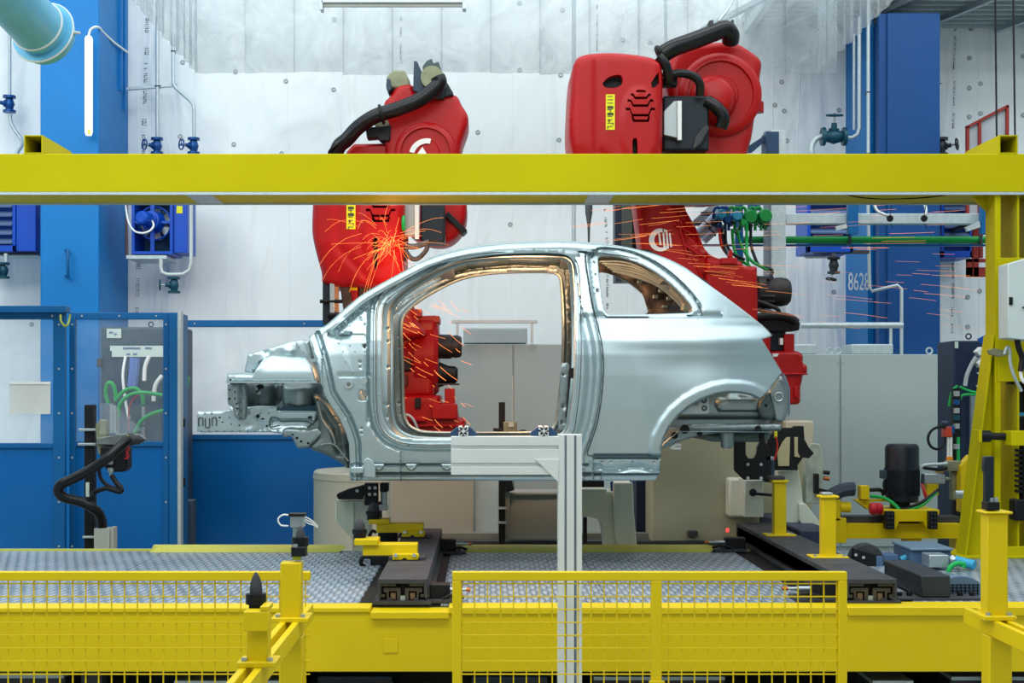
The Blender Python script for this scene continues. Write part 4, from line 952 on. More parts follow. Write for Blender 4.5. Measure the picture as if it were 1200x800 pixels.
for y, c in ((458, SILV), (468, BVALV), (478, SILV), (486, TEAL), (496, SILV), (520, SILV)): part('fitting', MB().cyl(P(1121, y, 10.42), P(1121, y+6, 10.42), .022, n=12), c, t)
part('red_valve', MB().pbox(1107, 500, 1116, 512, 10.4, .08), mat('orange_red_valve', (188, 66, 44), .4), t, .005); part('blue_valve', MB().pbox(1115, 499, 1119, 508, 10.4, .06), BVALV, t, .004)
part('grey_knob', MB().cyl(P(1103, 495.5, 10.4), P(1110, 495.5, 10.4), .018, n=14), DKGRY, t)
for x in (1111, 1114.5): 
    part('white_tube', MB().ptube([(x, 512, 10.42), (x, 524, 10.42), (x, 538, 10.42)], .010), WHITE, t); part('orange_sleeve', MB().cyl(P(x, 535, 10.42), P(x, 540, 10.42), .014, n=10), mat('orange_sleeve', (240, 150, 30), .5) if 'orange_sleeve' not in MATS else MATS['orange_sleeve'], t)
part('green_tube', MB().ptube([(1123, 512, 10.42), (1123, 540, 10.42)], .012), HOSEG, t)
part('hose_coil', MB().ptube([(1108, 501, 10.4), (1100, 500, 10.4), (1091, 505, 10.4), (1087.5, 514, 10.4), (1091, 523, 10.4), (1099, 526, 10.4), (1106, 521, 10.4), (1107.5, 512, 10.4)], .010), BLK, t)

# motor unit at right
t = thing('motor_carriage', 'upright black motor on a yellow carriage bridging the rear beam', 'motor unit', P(1058, 640, 9.9))
part('motor_body', MB().lathe(P(1057, 588, 10.0), (0, 0, Z(520, 10)-Z(588, 10)), [(0, .10), (.02, .112), (.2, .114), (.2, .118), (.93, .118), (.97, .112), (1, .10)], 32), mat('black_motor', (18, 26, 36), .4), t)
fins = MB()
for k in range(22):
    a = PI+PI*k/21; c = P(1057, 578, 10.0); fins.box(c.x+.118*math.cos(a)-.003, c.x+.118*math.cos(a)+.003, 10.0+.118*math.sin(a)-.006, 10.0+.118*math.sin(a)+.006, Z(580, 10), Z(550, 10))
part('cooling_fin', fins, MATS['black_motor'], t)
part('gearbox', MB().pbox(1049, 575, 1067, 597, 9.93, .14).pbox(1045, 577, 1070, 584, 9.92, .16), BLK, t, .008)
part('terminal_box', MB().pbox(1034, 551, 1044, 561, 9.97, .08), DKGRY, t, .004)
part('motor_cable', MB().ptube([(1037, 562, 9.98), (1036, 570, 9.98), (1042, 585, 9.96), (1052, 596, 9.9)], .010), BLK, t)
part('motor_cable', MB().ptube([(1036, 550, 9.98), (1040, 545, 9.98), (1045, 541, 9.98)], .005), BLK, t)
part('yellow_frame', MB().prism([(1036, 597), (1101, 597), (1101, 603), (1090, 603), (1090, 620), (1086, 620), (1082, 611), (1054, 611), (1050, 620), (1047, 620), (1047, 603), (1036, 603)], 9.85, .35), YEL, t, .004)
for x in (1043.5, 1094): 
    part('guide_block', MB().pbox(x-5, 599, x+5, 620, 9.8, .08), BLK, t, .004); m = MB()
    for k in range(4):
        for s in (-2, 2): m.cyl(P(x+s, 602+k*5, 9.79), P(x+s, 602+k*5, 9.8), .006, n=6)
    part('guide_bolt', m, DKGRY, t)
part('side_arm', MB().pbox(1009, 569, 1019, 585, 9.9, .1).prism([(1001, 585), (1043, 585), (1043, 587.5), (1020, 588), (1020, 597), (1017, 597)], 9.95, .08), YEL, t, .003)
part('cable_carrier', MB().ptube([(975, 580, 9.95), (985, 575, 9.95), (995, 573, 9.95), (1001, 573, 9.95)], .05, n=8), mat('slate_carrier', (50, 60, 76), .5), t)
part('black_pipe', MB().ptube([(1019, 574, 10), (1032, 574, 10), (1036, 580, 10)], .014), BLK, t)
part('red_cap', MB().lathe(P(1019, 596, 9.9), (X(1034, 9.9)-X(1019, 9.9), 0, 0), [(0, .03), (.1, .04), (.4, .043), (.5, .036), (.6, .043), (.9, .04), (1, .03)], 18), mat('crimson_cap', (180, 22, 40), .4), t)
for pts, mt in (([(1020, 581, 9.93), (1035, 583, 9.93), (1046, 589, 9.9), (1054, 597, 9.88)], HOSEG), ([(1056, 597, 9.9), (1075, 591, 9.9), (1088, 583, 9.9), (1100, 573, 9.9)], BLKG), ([(1062, 597, 9.9), (1080, 592, 9.9), (1092, 581, 9.9), (1098, 576, 9.9)], HOSEG), ([(1075, 590, 10), (1077, 560, 10), (1078, 550, 10), (1083, 545, 10), (1096, 544, 10), (1110, 543, 10)], GALV), ([(1082, 548, 10), (1090, 549, 10), (1102, 550, 10), (1110, 548, 10)], BLK), ([(1080, 568, 10.1), (1083, 575, 10), (1086, 585, 10)], HOSER)):
    part('hose', MB().ptube(pts, .012), mt, t)
t = thing('rear_beam', 'yellow cross beam on legs carrying the motor carriage', 'beam', (X(1050, 10), 10.1, 0))
part('beam', MB().pbox(976, 613, 1125, 631, 9.95, .25), YEL, t, .004); part('guide_rail', MB().pbox(988, 605, 1125, 612, 10.0, .15), IRON, t, .003)
part('leg', MB().box(X(1063, 10), X(1080, 10), 10.0, 10.15, 0, Z(631, 10)), YEL, t, .004); part('leg', MB().box(X(1120, 10), X(1136, 10), 10.0, 10.15, 0, Z(631, 10)), YEL, t, .004)
part('end_bracket', MB().pbox(976, 607, 992, 636, 9.92, .1).pbox(979, 585, 985, 610, 9.92, .1), YEL, t, .003)
part('bumper', MB().cyl(P(984, 594, 9.95), P(996, 594, 9.95), .038, n=20), YEL, t)
t = thing('rear_cylinder', 'pale pneumatic cylinder with a rod right of the black motor', 'cylinder', P(1095, 570, 10.2))
part('cylinder_body', MB().pbox(1083, 555, 1108, 567, 10.2, .1), SILV, t, .006); part('cylinder_cap', MB().pbox(1078, 555, 1083, 567, 10.19, .12), DKGRY, t, .004)
part('rod', MB().cyl(P(1108, 561, 10.25), P(1124, 561, 10.25), .014, n=12), SILV, t); part('mount', MB().pbox(1086, 567, 1100, 580, 10.2, .1), YEL, t, .003)
part('end_block', MB().pbox(1110, 540, 1127, 552, 10.15, .08).pbox(1116, 552, 1126, 586, 10.2, .08), OLIVE, t, .006)
part('small_valve', MB().pbox(1098, 551, 1106, 554, 10.2, .05), mat('brass', (170, 140, 70), .4, .6), t)
t = thing('yellow_bracket', 'angled yellow bracket tucked behind the gantry brace', 'bracket', P(1130, 600, 10.0))
part('plate', MB().prism([(1126, 546), (1138, 533), (1139, 545), (1137, 600), (1126, 600)], 10.1, .1), YEL, t, .004)
part('clamp', MB().cyl(P(1119, 579, 9.98), P(1130, 579, 9.98), .03, n=14), SILV, t)

# steel frame with pipes at right
t = thing('steel_post', 'tall galvanised post behind the upper robot', 'post', (X(910, 11), 11, 0))
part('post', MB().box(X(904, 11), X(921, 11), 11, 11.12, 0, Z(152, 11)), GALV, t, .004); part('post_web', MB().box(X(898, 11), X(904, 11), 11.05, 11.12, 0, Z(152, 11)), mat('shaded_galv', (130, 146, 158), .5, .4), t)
part('top_box', MB().pbox(898, 154, 913, 180, 10.98, .2), NAVY, t, .004)
t = thing('brace_arm', 'short navy perforated brace leaning on the tall galvanised post', 'brace', P(890, 178, 11.1))
part('arm', MB().prism([(877, 171), (897, 158), (897, 165), (882, 178), (877, 178)], 11.05, .06), NAVY, t, .002)
solo('cross_rail', 'galvanised horizontal rail under the gantry beam at the right', 'rail', MB().pbox(921, 250, 1150, 262, 11.05, .1), GALV, bev=.004)
t = thing('compressed_air_pipe', 'green horizontal pipe with dark clips at the right', 'pipe', P(1000, 281, 11))
part('pipe', MB().ptube([(868, 281, 11.25), (1175, 281, 11.25)], .030), GREEN, t)
for x in (996, 1150): part('pipe_clip', MB().pbox(x-1, 276, x+1.5, 286, 11.2, .08), IRON, t)
solo('blue_strip_rail', 'thin blue strip running just below the green pipe', 'rail', MB().pbox(820, 286, 1175, 288, 11.3, .05), BLUEP)
t = thing('blue_hanger', 'blue upright hanger bar in front of the right louvred heater', 'hanger', P(1000, 280, 11))
part('hanger_bar', MB().pbox(994, 236, 1006, 274, 10.95, .06), BLUEP, t, .003); part('hanger_hook', MB().prism([(980, 265), (992, 262), (993, 267), (981, 270)], 10.95, .04), GALV, t)
t = thing('blue_hanger', 'blue upright hanger bar beside the gantry column', 'hanger', P(1153, 274, 11))
part('hanger_bar', MB().pbox(1150, 236, 1158, 274, 10.95, .06), BLUEP, t, .003); part('hanger_hook', MB().prism([(1132, 266), (1148, 259), (1149, 266), (1134, 271)], 10.95, .04), GALV, t)
for i, (px, lb) in enumerate(((1043, 'left'), (1083, 'right'))):
    t = thing('hose_plug', lb+' dark round hose plug hanging over the galvanised rail', 'plug', P(px, 256, 10.9))
    part('plug', MB().cyl(P(px, 256, 10.85), P(px, 256, 10.93), .026, n=18), BLK, t)
    part('hose', MB().ptube(([(1024, 238, 10.95), (1028, 247, 10.93), (1036, 251, 10.9), (1041, 254, 10.9)] if i == 0 else [(1083, 238, 10.95), (1085, 244, 10.93), (1085, 250, 10.9), (1083, 254, 10.9)]), .012), GALV, t)
    part('spike', MB().ptube([(px+1, 262, 10.88), (px+3, 268, 10.88)], .003, smooth=False).ptube([(px+2, 240, 10.88), (px, 252, 10.88)], .003, smooth=False), BLK, t)
# hose manifold
t = thing('water_manifold', 'cluster of blue and green water valves and hoses above the upper robot', 'manifold', P(865, 300, 10.7))
part('grey_panel', MB().prism([(812, 258), (832, 240), (860, 238), (860, 252), (840, 262), (812, 262)], 11.2, .05), OLIVE if False else SILV, t, .003)
part('carrier_bar', MB().pbox(822, 248, 850, 252, 11.1, .05).pbox(810, 260, 846, 264, 11.1, .05), DKGRY, t)
for (x0, x1) in ((862, 871), (877, 891)): part('blue_plate', MB().pbox(x0, 238, x1, 246 if x0 > 870 else 305, 11.1, .04), BLUEP, t)
part('blue_post', MB().pbox(897, 236, 904, 324, 11.2, .05), BLUEP, t)
for (x0, y0, x1, y1) in ((816, 275, 841, 251), (824, 282, 845, 262)):
    part('filter_glass', MB().cyl(P(x0, y0, 10.9), P(x1, y1, 10.9), .035, n=16), mat('pale_blue_filter', (176, 204, 226), .2) if 'pale_blue_filter' not in MATS else MATS['pale_blue_filter'], t)
    part('filter_ring', MB().torus(P((x0+x1)/2, (y0+y1)/2, 10.9), P(x1, y1, 10.9)-P(x0, y0, 10.9), .037, .006, 18, 6), NAVY, t)
random.seed(3)
for k, (x, y, col, rr) in enumerate(((844, 252, HOSEB, .04), (862, 254, HOSEB, .04), (878, 255, GREEN, .055), (895, 254, GREEN, .055), (851, 258, BVALV, .03), (870, 262, HOSEG, .03))):
    part('valve_knob', MB().lathe(P(x, y, 10.8), (0, -.08, 0), [(0, rr*.6), (0, rr), (.7, rr), (1, rr*.8)], 18), col, t)
for k in range(10):
    x = 836+k*6.6; y = 266+random.uniform(-9, 9); part('fitting', MB().cyl(P(x, y, 10.85), P(x+random.uniform(3, 6), y-random.uniform(2, 5), 10.85), .022, n=12), SILV if k % 3 else TEAL, t)
    part('fitting_ring', MB().torus(P(x, y, 10.85), (1, .2, .6), .026, .006, 14, 6), GREEN if k > 3 else NAVY, t)
for x, c in ((840, BVALV), (846, BVALV), (850, BVALV), (857, GREEN), (863, GREEN), (870, GREEN), (881, GREEN), (888, GREEN)):
    part('loop_hose', MB().ptube([(x-4, 256, 10.8), (x-3, 246, 10.8), (x+1, 243, 10.8), (x+4, 247, 10.8), (x+4, 262, 10.8), (x+4, 270, 10.8)], .012), c, t)
for pts, c in (([(843, 268, 10.7), (845, 285, 10.7), (850, 295, 10.7), (858, 303, 10.6), (866, 308, 10.5)], HOSER), ([(850, 270, 10.7), (851, 285, 10.7), (858, 297, 10.6), (872, 304, 10.5)], BLK),
               ([(858, 268, 10.7), (860, 290, 10.7), (866, 303, 10.6), (876, 310, 10.5)], GREEN), ([(864, 270, 10.7), (868, 285, 10.7), (876, 300, 10.6), (884, 308, 10.5), (900, 316, 10.5)], GREEN),
               ([(875, 262, 10.7), (875, 285, 10.7), (876, 306, 10.6), (878, 312, 10.5)], HOSEG), ([(880, 262, 10.7), (880, 285, 10.7), (884, 300, 10.6), (890, 311, 10.5), (905, 317, 10.5), (900, 328, 10.4)], BLK),
               ([(846, 268, 10.7), (848, 288, 10.7), (854, 300, 10.6)], BLK)):
    part('hose', MB().ptube(pts, .012), c, t)

# ================================================================ robots
def slab(parent, name, outline, d, dep, r, m=RED, holes=(), step=6, relief=None, label=None):
    return part(name, pillow(MB(), outline, d, dep, r, step, holes, relief), m, parent, label=label, ang=50)
def emblem(parent, c, r, d, rot=.15):
    m = MB()
    # broken white ring with slanting bars, as on the arm
    n = 26
    for a0, a1 in ((.35*PI, 1.72*PI),):
        o = [(c[0]+r*math.cos(a0+(a1-a0)*i/n), c[1]-r*math.sin(a0+(a1-a0)*i/n)) for i in range(n+1)]
        q = [(c[0]+r*.62*math.cos(a0+(a1-a0)*i/n)+r*.08, c[1]-r*.66*math.sin(a0+(a1-a0)*i/n)) for i in range(n+1)]
        for i in range(n): m.ext([P(*o[i], d), P(*o[i+1], d), P(*q[i+1], d), P(*q[i], d)], (0, .003, 0))
    for k, (x, h0, h1) in enumerate(((-.12, .62, .45), (.22, .95, .62), (.52, .85, .75), (.80, .6, .62))):
        m.ext([P(c[0]+r*(x-.06), c[1]-r*h0, d), P(c[0]+r*(x+.07), c[1]-r*h0, d), P(c[0]+r*(x+.22), c[1]+r*h1, d), P(c[0]+r*(x+.04), c[1]+r*h1, d)], (0, .003, 0))
    part('white_emblem', m, WHITE, parent)
def cover_shell(parent, ox, oy, d, sy=1.):
    """the rounded forearm cover, drawn once and offset; px origin is the upper robot's"""
    S = lambda pts: [(x+ox, y*sy+oy) for x, y in pts]
    out = S(crom([(671, 85), (675, 68), (688, 61.5), (720, 60), (755, 63.5), (771, 69), (777, 80), (777.5, 120), (777, 180), (775, 216), (769, 222), (730, 223), (684, 221), (679, 205), (671, 172), (668, 150), (669, 115)], 4))
    eye1 = S(crom([(706.5, 97), (714, 90), (724, 87.5), (729, 90), (729, 98), (722, 102.5), (710, 102.5)], 3))
    eye2 = S([(763, 97), (768, 89), (772, 84), (772.5, 97), (768, 102), (764, 103)])
    slot = S(crom([(741, 165), (744, 162), (746.5, 165), (747, 180), (746.5, 193), (744.5, 205), (742, 195), (741, 180)], 3))
    def vent(x0, x1, y, s):
        w = s; return S([(x0, y-1.3), (x0+w, y-1.3), (x0+w+3, y+w*1.3-.5), (x1-w-3, y+w*1.3-.5), (x1-w, y-1.3), (x1, y-1.3), (x1, y+1.7), (x1-w+.5, y+1.7), (x1-w-2.5, y+w*1.3+2.5), (x0+w+2.5, y+w*1.3+2.5), (x0+w-.5, y+1.7), (x0, y+1.7)])
    vents = [S([(745, 107), (747, 105.5), (755, 105.5), (757, 107), (757, 108.5), (745, 108.5)]), vent(739, 762.5, 111, 2.5), vent(735, 765.5, 118, 4), vent(733, 767.5, 128, 5), S([(739.5, 136.5), (741.5, 136.5), (744, 140.5), (758, 140.5), (759.5, 136.5), (761.5, 136.5), (760, 143.5), (741.5, 143.5)])]
    def relief(V):
        x, y = V[:, 0]-ox, (V[:, 1]-oy)/sy
        e = np.hypot((x-750)/24, (y-150)/48)
        dd = -.018*np.clip((1.0-e)/.12, 0, 1)                                     # raised oval around the vents
        dd += .030*np.exp(-((x-(700+np.clip(y-175, 0, 60)*.9))/5.5)**2)*np.clip((y-55)/10, 0, 1)*.55   # long groove
        dd += .05*np.clip((700-x)/32, 0, 1)**2
        dd += .05*np.clip((y-170)/55, 0, 1)*np.clip((725-x)/25, 0, 1)
        return dd
    slab(parent, 'forearm_cover', out, d, .62, .055, RED, [eye1, eye2, slot]+vents, 4, relief)
    v = MB()
    for h in [eye1, eye2, slot]+vents:
        a = np.array(h); x0, y0 = a.min(0)-1.5; x1, y1 = a.max(0)+1.5; v.pbox(x0, y0, x1, y1, d+.075, .01)
    part('vent_recess', v, BLK, parent)
    lab = part('warning_label', MB().pbox(710+ox, 110.5*sy+oy, 720.5+ox, 152*sy+oy, d-.004, .006), LABELY, parent, label='yellow warning label')
    m = MB(); yy = 112.5; oy = oy-(1-sy)*131; rs = random.Random(5)
    while yy < 150:
        x0 = 711.8+ox; m.pbox(x0, yy+oy, x0+rs.uniform(5, 7), yy+.8+oy, d-.006, .003)
        if rs.random() < .7: m.pbox(x0+rs.uniform(0, 5), yy+oy, x0+rs.uniform(5.5, 6.5), yy+3+oy, d-.006, .003) if False else m.pbox(x0+rs.choice((0, 3, 6)), yy+oy, x0+rs.choice((1, 4, 7)), yy+3.2+oy, d-.006, .003)
        yy += 3.9
    part('label_print', m, INK, lab)
def boss(parent, name, c, r, d, m=RED, prof=None, ax=(0, -.06, 0)):
    return part(name, MB().lathe(P(c[0], c[1], d), ax, prof or [(0, r), (.55, r), (.8, r*.95), (1, r*.86), (1, r*.80), (.6, r*.78), (.6, r*.45), (.8, r*.42), (.8, .001)], 40, cap=False), m, parent)

# ---- lower (left) robot
r1 = thing('welding_robot', 'red robot at the left whose cover hangs behind the windscreen pillar', 'robot', (X(495, 11.3), 11.3, Z(555, 11.3)))
D = 11.3
slab(r1, 'base', rnd([(462, 476), (475, 463), (515, 463), (515, 472), (534, 474), (536, 490), (545, 492), (545, 511), (556, 513), (556, 556), (440, 556), (440, 500), (452, 480)], 3), D, .7, .03)
part('base_rib', MB().pbox(460, 488, 500, 494, D-.06, .07).pbox(506, 473, 536, 491, D-.08, .1).pbox(470, 497, 545, 500, D-.05, .06), RED, r1, .01)
part('base_post', MB().pbox(521, 455, 533, 476, D-.02, .1), RED, r1, .005)
part('hose_loop', MB().ptube([(458, 500, D-.1), (468, 488, D-.12), (478, 486, D-.12), (486, 494, D-.12), (493, 514, D-.1)], .010), GALV, r1)
part('cable_clip', MB().pbox(486, 466, 493, 478, D-.04, .04).pbox(458, 481, 472, 485, D-.09, .05), BLK, r1, .003)
part('shoulder_drum', MB().lathe((X(468, D), D+.3, Z(415, D)), (X(513, D)-X(468, D), 0, 0), [(0, .20), (.1, .27), (.35, .29), (.38, .32), (.9, .33), (1, .30), (1, .22)], 40), RED, r1)
slab(r1, 'turret', rnd([(452, 380), (470, 372), (512, 372), (514, 400), (510, 432), (508, 466), (452, 466)], 5), D+.04, .5, .05)
part('shoulder_flange', MB().pbox(490, 370, 515, 378, D+.05, .4), RED, r1, .006)
part('turret_block', MB().pbox(467, 420, 482, 434, D-.03, .08), BLK, r1, .006); part('turret_lug', MB().pbox(468, 439, 478, 452, D-.01, .06), mat('dark_red_lug', (90, 20, 20), .5), r1, .006)
part('drive_motor', MB().cyl(P(513, 406, D+.25), P(529, 406, D+.25), .10, n=28).lathe(P(529, 406, D+.25), (.085, 0, 0), [(0, .10), (0, .09), (.5, .095), (.9, .085), (1, .07)], 28), mat('soot_black_motor', (40, 38, 38), .5, var=.3, vscale=14), r1)
part('drive_motor', MB().lathe(P(508, 439, D+.2), (X(537, D)-X(508, D), 0, .0), [(0, .07), (0, .11), (.3, .10), (.6, .075), (.9, .07), (1, .05)], 24), BLK, r1)
part('motor_bracket', MB().pbox(508, 449, 538, 451, D+.1, .25), IRON, r1)
slab(r1, 'lower_arm', rnd([(446, 400), (450, 372), (440, 330), (428, 250), (430, 200), (462, 200), (466, 320), (482, 346), (486, 372), (500, 392)], 6), D-.25, .28, .04, REDO if 'REDO' in globals() else RED)
part('arm_flange', MB().pbox(478, 362, 494, 371, D-.2, .2), RED, r1, .006)
E1 = 10.7
slab(r1, 'elbow_housing', crom([(449, 125), (456, 112), (466, 100), (482, 98), (489, 108), (510, 111), (533, 110), (541, 122), (548, 134), (548, 146), (540, 172), (541, 205), (547, 240), (543, 266), (527, 282), (505, 284), (480, 272), (456, 232), (451, 178)], 4), E1, .45, .05)
boss(r1, 'elbow_boss', (499, 180), .235, E1+.01)
slab(r1, 'arm_stub', rnd([(405, 178), (414, 168), (468, 167), (468, 200), (405, 200)], 3), E1+.05, .3, .03)
part('elbow_band', bar(MB(), (523, 250), (545, 272), E1-.03, 7, .2), BLK, r1, .004)
m = MB()
for i in range(14):
    a0, a1 = PI*(.42+.5*i/14), PI*(.42+.5*(i+1)/14); q = lambda r, a: P(500+r*math.cos(a)*1.0, 183-r*math.sin(a), E1-.052)
    m.ext([q(21, a0), q(21, a1), q(15, a1), q(15, a0)], (0, .006, 0))
m.ext([P(489, 180, E1-.05), P(495, 172, E1-.05), P(500, 180, E1-.05)], (0, .006, 0))
part('white_emblem', m, WHITE, r1)
cover_shell(r1, -304, 127, 10.2, .93)
part('upper_motor', MB().ext([P(452, 103, E1+.05), P(453, 90, E1+.05), (P(460, 82, E1+.05)), P(474, 82, E1+.05), P(480, 94, E1+.05), P(482, 104, E1+.05)], (0, .2, 0)), OLIVE, r1, .015)
part('motor_cap', MB().prism([(453, 92), (457, 92), (459, 104), (455, 108), (453, 104)], E1+.0, .2), DKGRY, r1, .005)
part('side_plate', MB().prism([(485, 71), (489, 72), (496, 88), (497, 104), (490, 108), (484, 106)], E1-.05, .05), DKGRY, r1, .004)
part('wrist_drive', MB().prism([(495, 78), (500, 71), (506, 68.5), (508, 74), (514, 72), (520, 90), (519, 112), (530, 109), (522, 98), (520, 92), (497, 100)], E1+.05, .2), mat('oily_grey', (58, 74, 76), .4, .4, var=.3, vscale=16), r1, .006)
part('gear_collar', MB().lathe(P(506, 90, E1-.1), (.02, .2, 0), [(0, .05), (0, .085), (.5, .09), (1, .08)], 24), OLIVE, r1)
part('drive_cap', MB().pbox(500, 94, 521, 116, E1-.04, .2).prism([(520, 95), (524, 97), (532, 111), (520, 114)], E1-.02, .2), mat('dark_oily_grey', (40, 50, 54), .45, .3, var=.3, vscale=16), r1, .01)
part('dress_hose', MB().ptube([(513, 90, E1-.14), (515, 97, E1-.14), (508, 105, E1-.14), (490, 118, E1-.14), (465, 128, E1-.14), (440, 136, E1-.14), (420, 149, E1-.12), (407, 163, E1-.1), (397, 172, E1-.08), (391, 190, E1-.05)], .056, n=18), BLKG, r1)
part('hose_collar', MB().torus(P(393, 173, E1-.08), (.5, 0, -.6), .06, .012, 20, 8), BLK, r1)
part('hose_clamp', MB().torus(P(447, 134, E1-.14), (1, 0, .25), .066, .012, 24, 8), BLK, r1)
part('hose_bracket', MB().prism([(428, 149), (445, 148), (458, 146), (457, 165), (446, 165), (442, 161), (430, 162)], E1-.02, .12), BLK, r1, .006)
part('bracket_plate', MB().prism([(438, 145), (452, 135), (458, 150), (440, 148)], E1+.0, .05), OLIVE, r1, .004)
part('wrist_box', MB().pbox(493, 238, 521, 283, 10.35, .3), mat('blue_black_box', (24, 36, 46), .45), r1, .012)
part('wrist_plate', MB().pbox(471, 236, 492, 276, 10.33, .05), SILV, r1, .004); part('plate_edge', MB().pbox(486, 236, 491, 280, 10.30, .03), ALU, r1, .002)
part('green_ring', MB().torus(P(473, 262, 10.25), (1, 0, 0), .05, .012, 16, 6), HOSEG, r1)
part('gripper_hook', MB().ptube([(473, 282, 10.3), (476, 295, 10.3), (483, 303, 10.3), (491, 302, 10.3), (500, 292, 10.3), (500, 284, 10.3)], .018), STEELB, r1)
part('gripper_hook', MB().ptube([(472, 275, 10.28), (472, 295, 10.28), (474, 306, 10.28)], .018), BLK, r1)
part('gripper_bar', MB().ptube([(469, 286, 10.3), (485, 289, 10.3), (503, 283, 10.3)], .022), STEELB, r1)
# tool under the cover
t1 = thing('welding_tool', 'dark tool with grey plates hanging below the left robot cover', 'tool', P(390, 380, 10.3))
part('tool_beam', MB().pbox(378, 326, 387, 380, 10.3, .12), mat('slate_black', (36, 46, 54), .5), t1, .004)
part('tool_plate', MB().pbox(386.5, 326, 392, 367, 10.27, .05), SILV, t1, .002); part('tool_plate', MB().pbox(392, 328, 396.5, 367, 10.32, .05), mat('amber_lit_plate', (196, 150, 112), .4, .5), t1, .002)
part('tool_motor', MB().ext([P(398, 328, 10.35), P(408, 328, 10.35), P(412, 350, 10.35), P(414, 368, 10.35), P(403, 368, 10.35), P(400, 348, 10.35)], (0, .12, 0)), STEELB, t1, .01)
part('tool_cross', MB().ptube([(375, 353, 10.28), (402, 353, 10.28)], .014).ptube([(384, 369, 10.28), (412, 369, 10.28)], .02), BLK, t1)
part('tool_red_link', MB().prism([(406, 328), (420, 328), (419, 350), (413, 354)], 10.4, .1), RED, t1, .01)
part('tool_label', MB().pbox(411, 330, 418.5, 340, 10.39, .01), LABELY, t1)
part('tool_block', MB().prism([(420, 328), (446, 328), (436, 350), (420, 352)], 10.42, .15), STEELB, t1, .01)
part('gun_head', MB().prism([(384, 365), (400, 366), (398, 380), (384, 382)], 10.3, .12), BLK, t1, .01)

# ---- upper (right) robot
r2 = thing('welding_robot', 'red robot at the right leaning over the roof, emblem on its arm', 'robot', (X(880, 10.6), 10.6, Z(490, 10.6)))
D = 10.4
cover_shell(r2, 0, 0, 9.75)
slab(r2, 'elbow_housing', crom([(790, 60), (800, 52), (830, 49), (860, 48), (880, 58), (893, 70), (892, 88), (887, 125), (882, 160), (876, 182), (868, 226), (800, 230), (786, 190), (783, 150), (786, 120), (782, 90)], 4), 10.15, .45, .05)
boss(r2, 'elbow_boss', (843, 112), .30, 10.16)
part('elbow_cap', MB().lathe(P(835, 118, 10.12), (-.03, -.16, 0), [(0, .17), (.5, .165), (.85, .14), (1, .10), (1, .001)], 36), RED, r2)
part('side_knuckle', MB().cyl(P(887, 120, 10.3), P(887, 132, 10.3), .05, n=16), RED, r2)
slab(r2, 'lower_arm', rnd([(742, 215), (800, 215), (803, 245), (818, 268), (826, 292), (838, 301), (852, 304), (860, 330), (905, 470), (850, 470), (800, 400), (770, 330), (752, 292)], 8), D, .3, .05, RED, (), 5,
     lambda V: -.035*np.exp(-((V[:, 0]-(783+(V[:, 1]-238)*.62))/3.0)**2)-.03*np.exp(-((V[:, 0]-(806+(V[:, 1]-250)*.50))/2.5)**2)+.03*np.exp(-((V[:, 0]-(795+(V[:, 1]-245)*.57))/5)**2))
for a, b in (((782, 240), (800, 262)), ((790, 262), (812, 275)), ((800, 285), (822, 300)), ((812, 300), (826, 330)), ((792, 250), (806, 300))): part('casting_rib', bar(MB(), a, b, D-.03, 2.5, .08), RED, r2, .006)
emblem(r2, (774, 281), 13.5, D-.008)
slab(r2, 'shoulder_block', rnd([(828, 302), (862, 304), (870, 306), (872, 311), (888, 312), (889, 376), (904, 392), (904, 420), (850, 420), (828, 360)], 3), D-.1, .5, .03)
part('shoulder_lug', MB().prism([(853, 302), (855, 293), (858, 292), (859, 302)], D-.05, .06).pbox(845, 302, 864, 309, D-.13, .1).pbox(826, 316, 852, 319, D-.12, .1), RED, r2, .004)
part('drive_motor', MB().cyl(P(887, 342, D+.15), P(905, 342, D+.15), .12, n=28).lathe(P(905, 342, D+.15), (.13, 0, 0), [(0, .12), (0, .105), (.5, .11), (.85, .10), (1, .08)], 28), MATS['soot_black_motor'], r2)
fm = MB()
for k in range(9): 
    a = PI*.6+PI*.9*k/8; fm.cyl(P(888, 342, D+.15)+Vector((0, .122*math.sin(a)*-1, .122*math.cos(a))), P(905, 342, D+.15)+Vector((0, .122*math.sin(a)*-1, .122*math.cos(a))), .006, n=6)
part('motor_fin', fm, IRON, r2)
part('cable_bundle', MB().ptube([(885, 352, D), (900, 357, D), (911, 362, D), (912, 367, D), (900, 366, D), (888, 362, D)], .016), MATS['soot_black_motor'], r2)
part('cable_bundle', MB().ptube([(882, 372, D-.05), (905, 370, D-.05), (925, 372, D-.05), (934, 378, D-.05)], .03), BLK, r2)
part('lower_cover', MB().prism([(884, 371), (920, 372), (930, 369), (938, 378), (937, 387), (900, 389), (886, 380)], D-.02, .25), BLK, r2, .012)
part('lower_bracket', MB().pbox(896, 386, 921, 412, D+.05, .2), mat('night_blue_casting', (22, 34, 54), .5), r2, .01)
part('bracket_cap', MB().pbox(914, 396, 918, 404, D+.0, .05), WHITE, r2, .003)
part('red_post', MB().pbox(919, 391, 931, 413, D+.0, .1), RED, r2, .005)
slab(r2, 'base', rnd([(898, 412), (908, 411), (935, 411), (942, 415), (942, 426), (947, 428), (947, 437), (942, 439), (941, 446), (939, 453), (939, 471), (936, 474), (925, 474), (922, 455), (920, 478), (860, 496), (860, 430)], 2.5), D-.04, .5, .03)
part('base_rib', MB().pbox(918, 437, 947, 439, D-.06, .1), RED, r2, .004); part('base_lever', MB().prism([(931, 453), (935, 452), (936, 466), (931, 466)], D-.07, .05), RED, r2, .006)
part('base_print', MB().prism([(905, 414), (913, 414), (911, 417.5), (906, 418)], D-.045, .01), WHITE, r2)
part('wrist_box', MB().pbox(777, 112, 831, 176, 9.95, .2), mat('blue_black_box2', (26, 38, 48), .45), r2, .015)
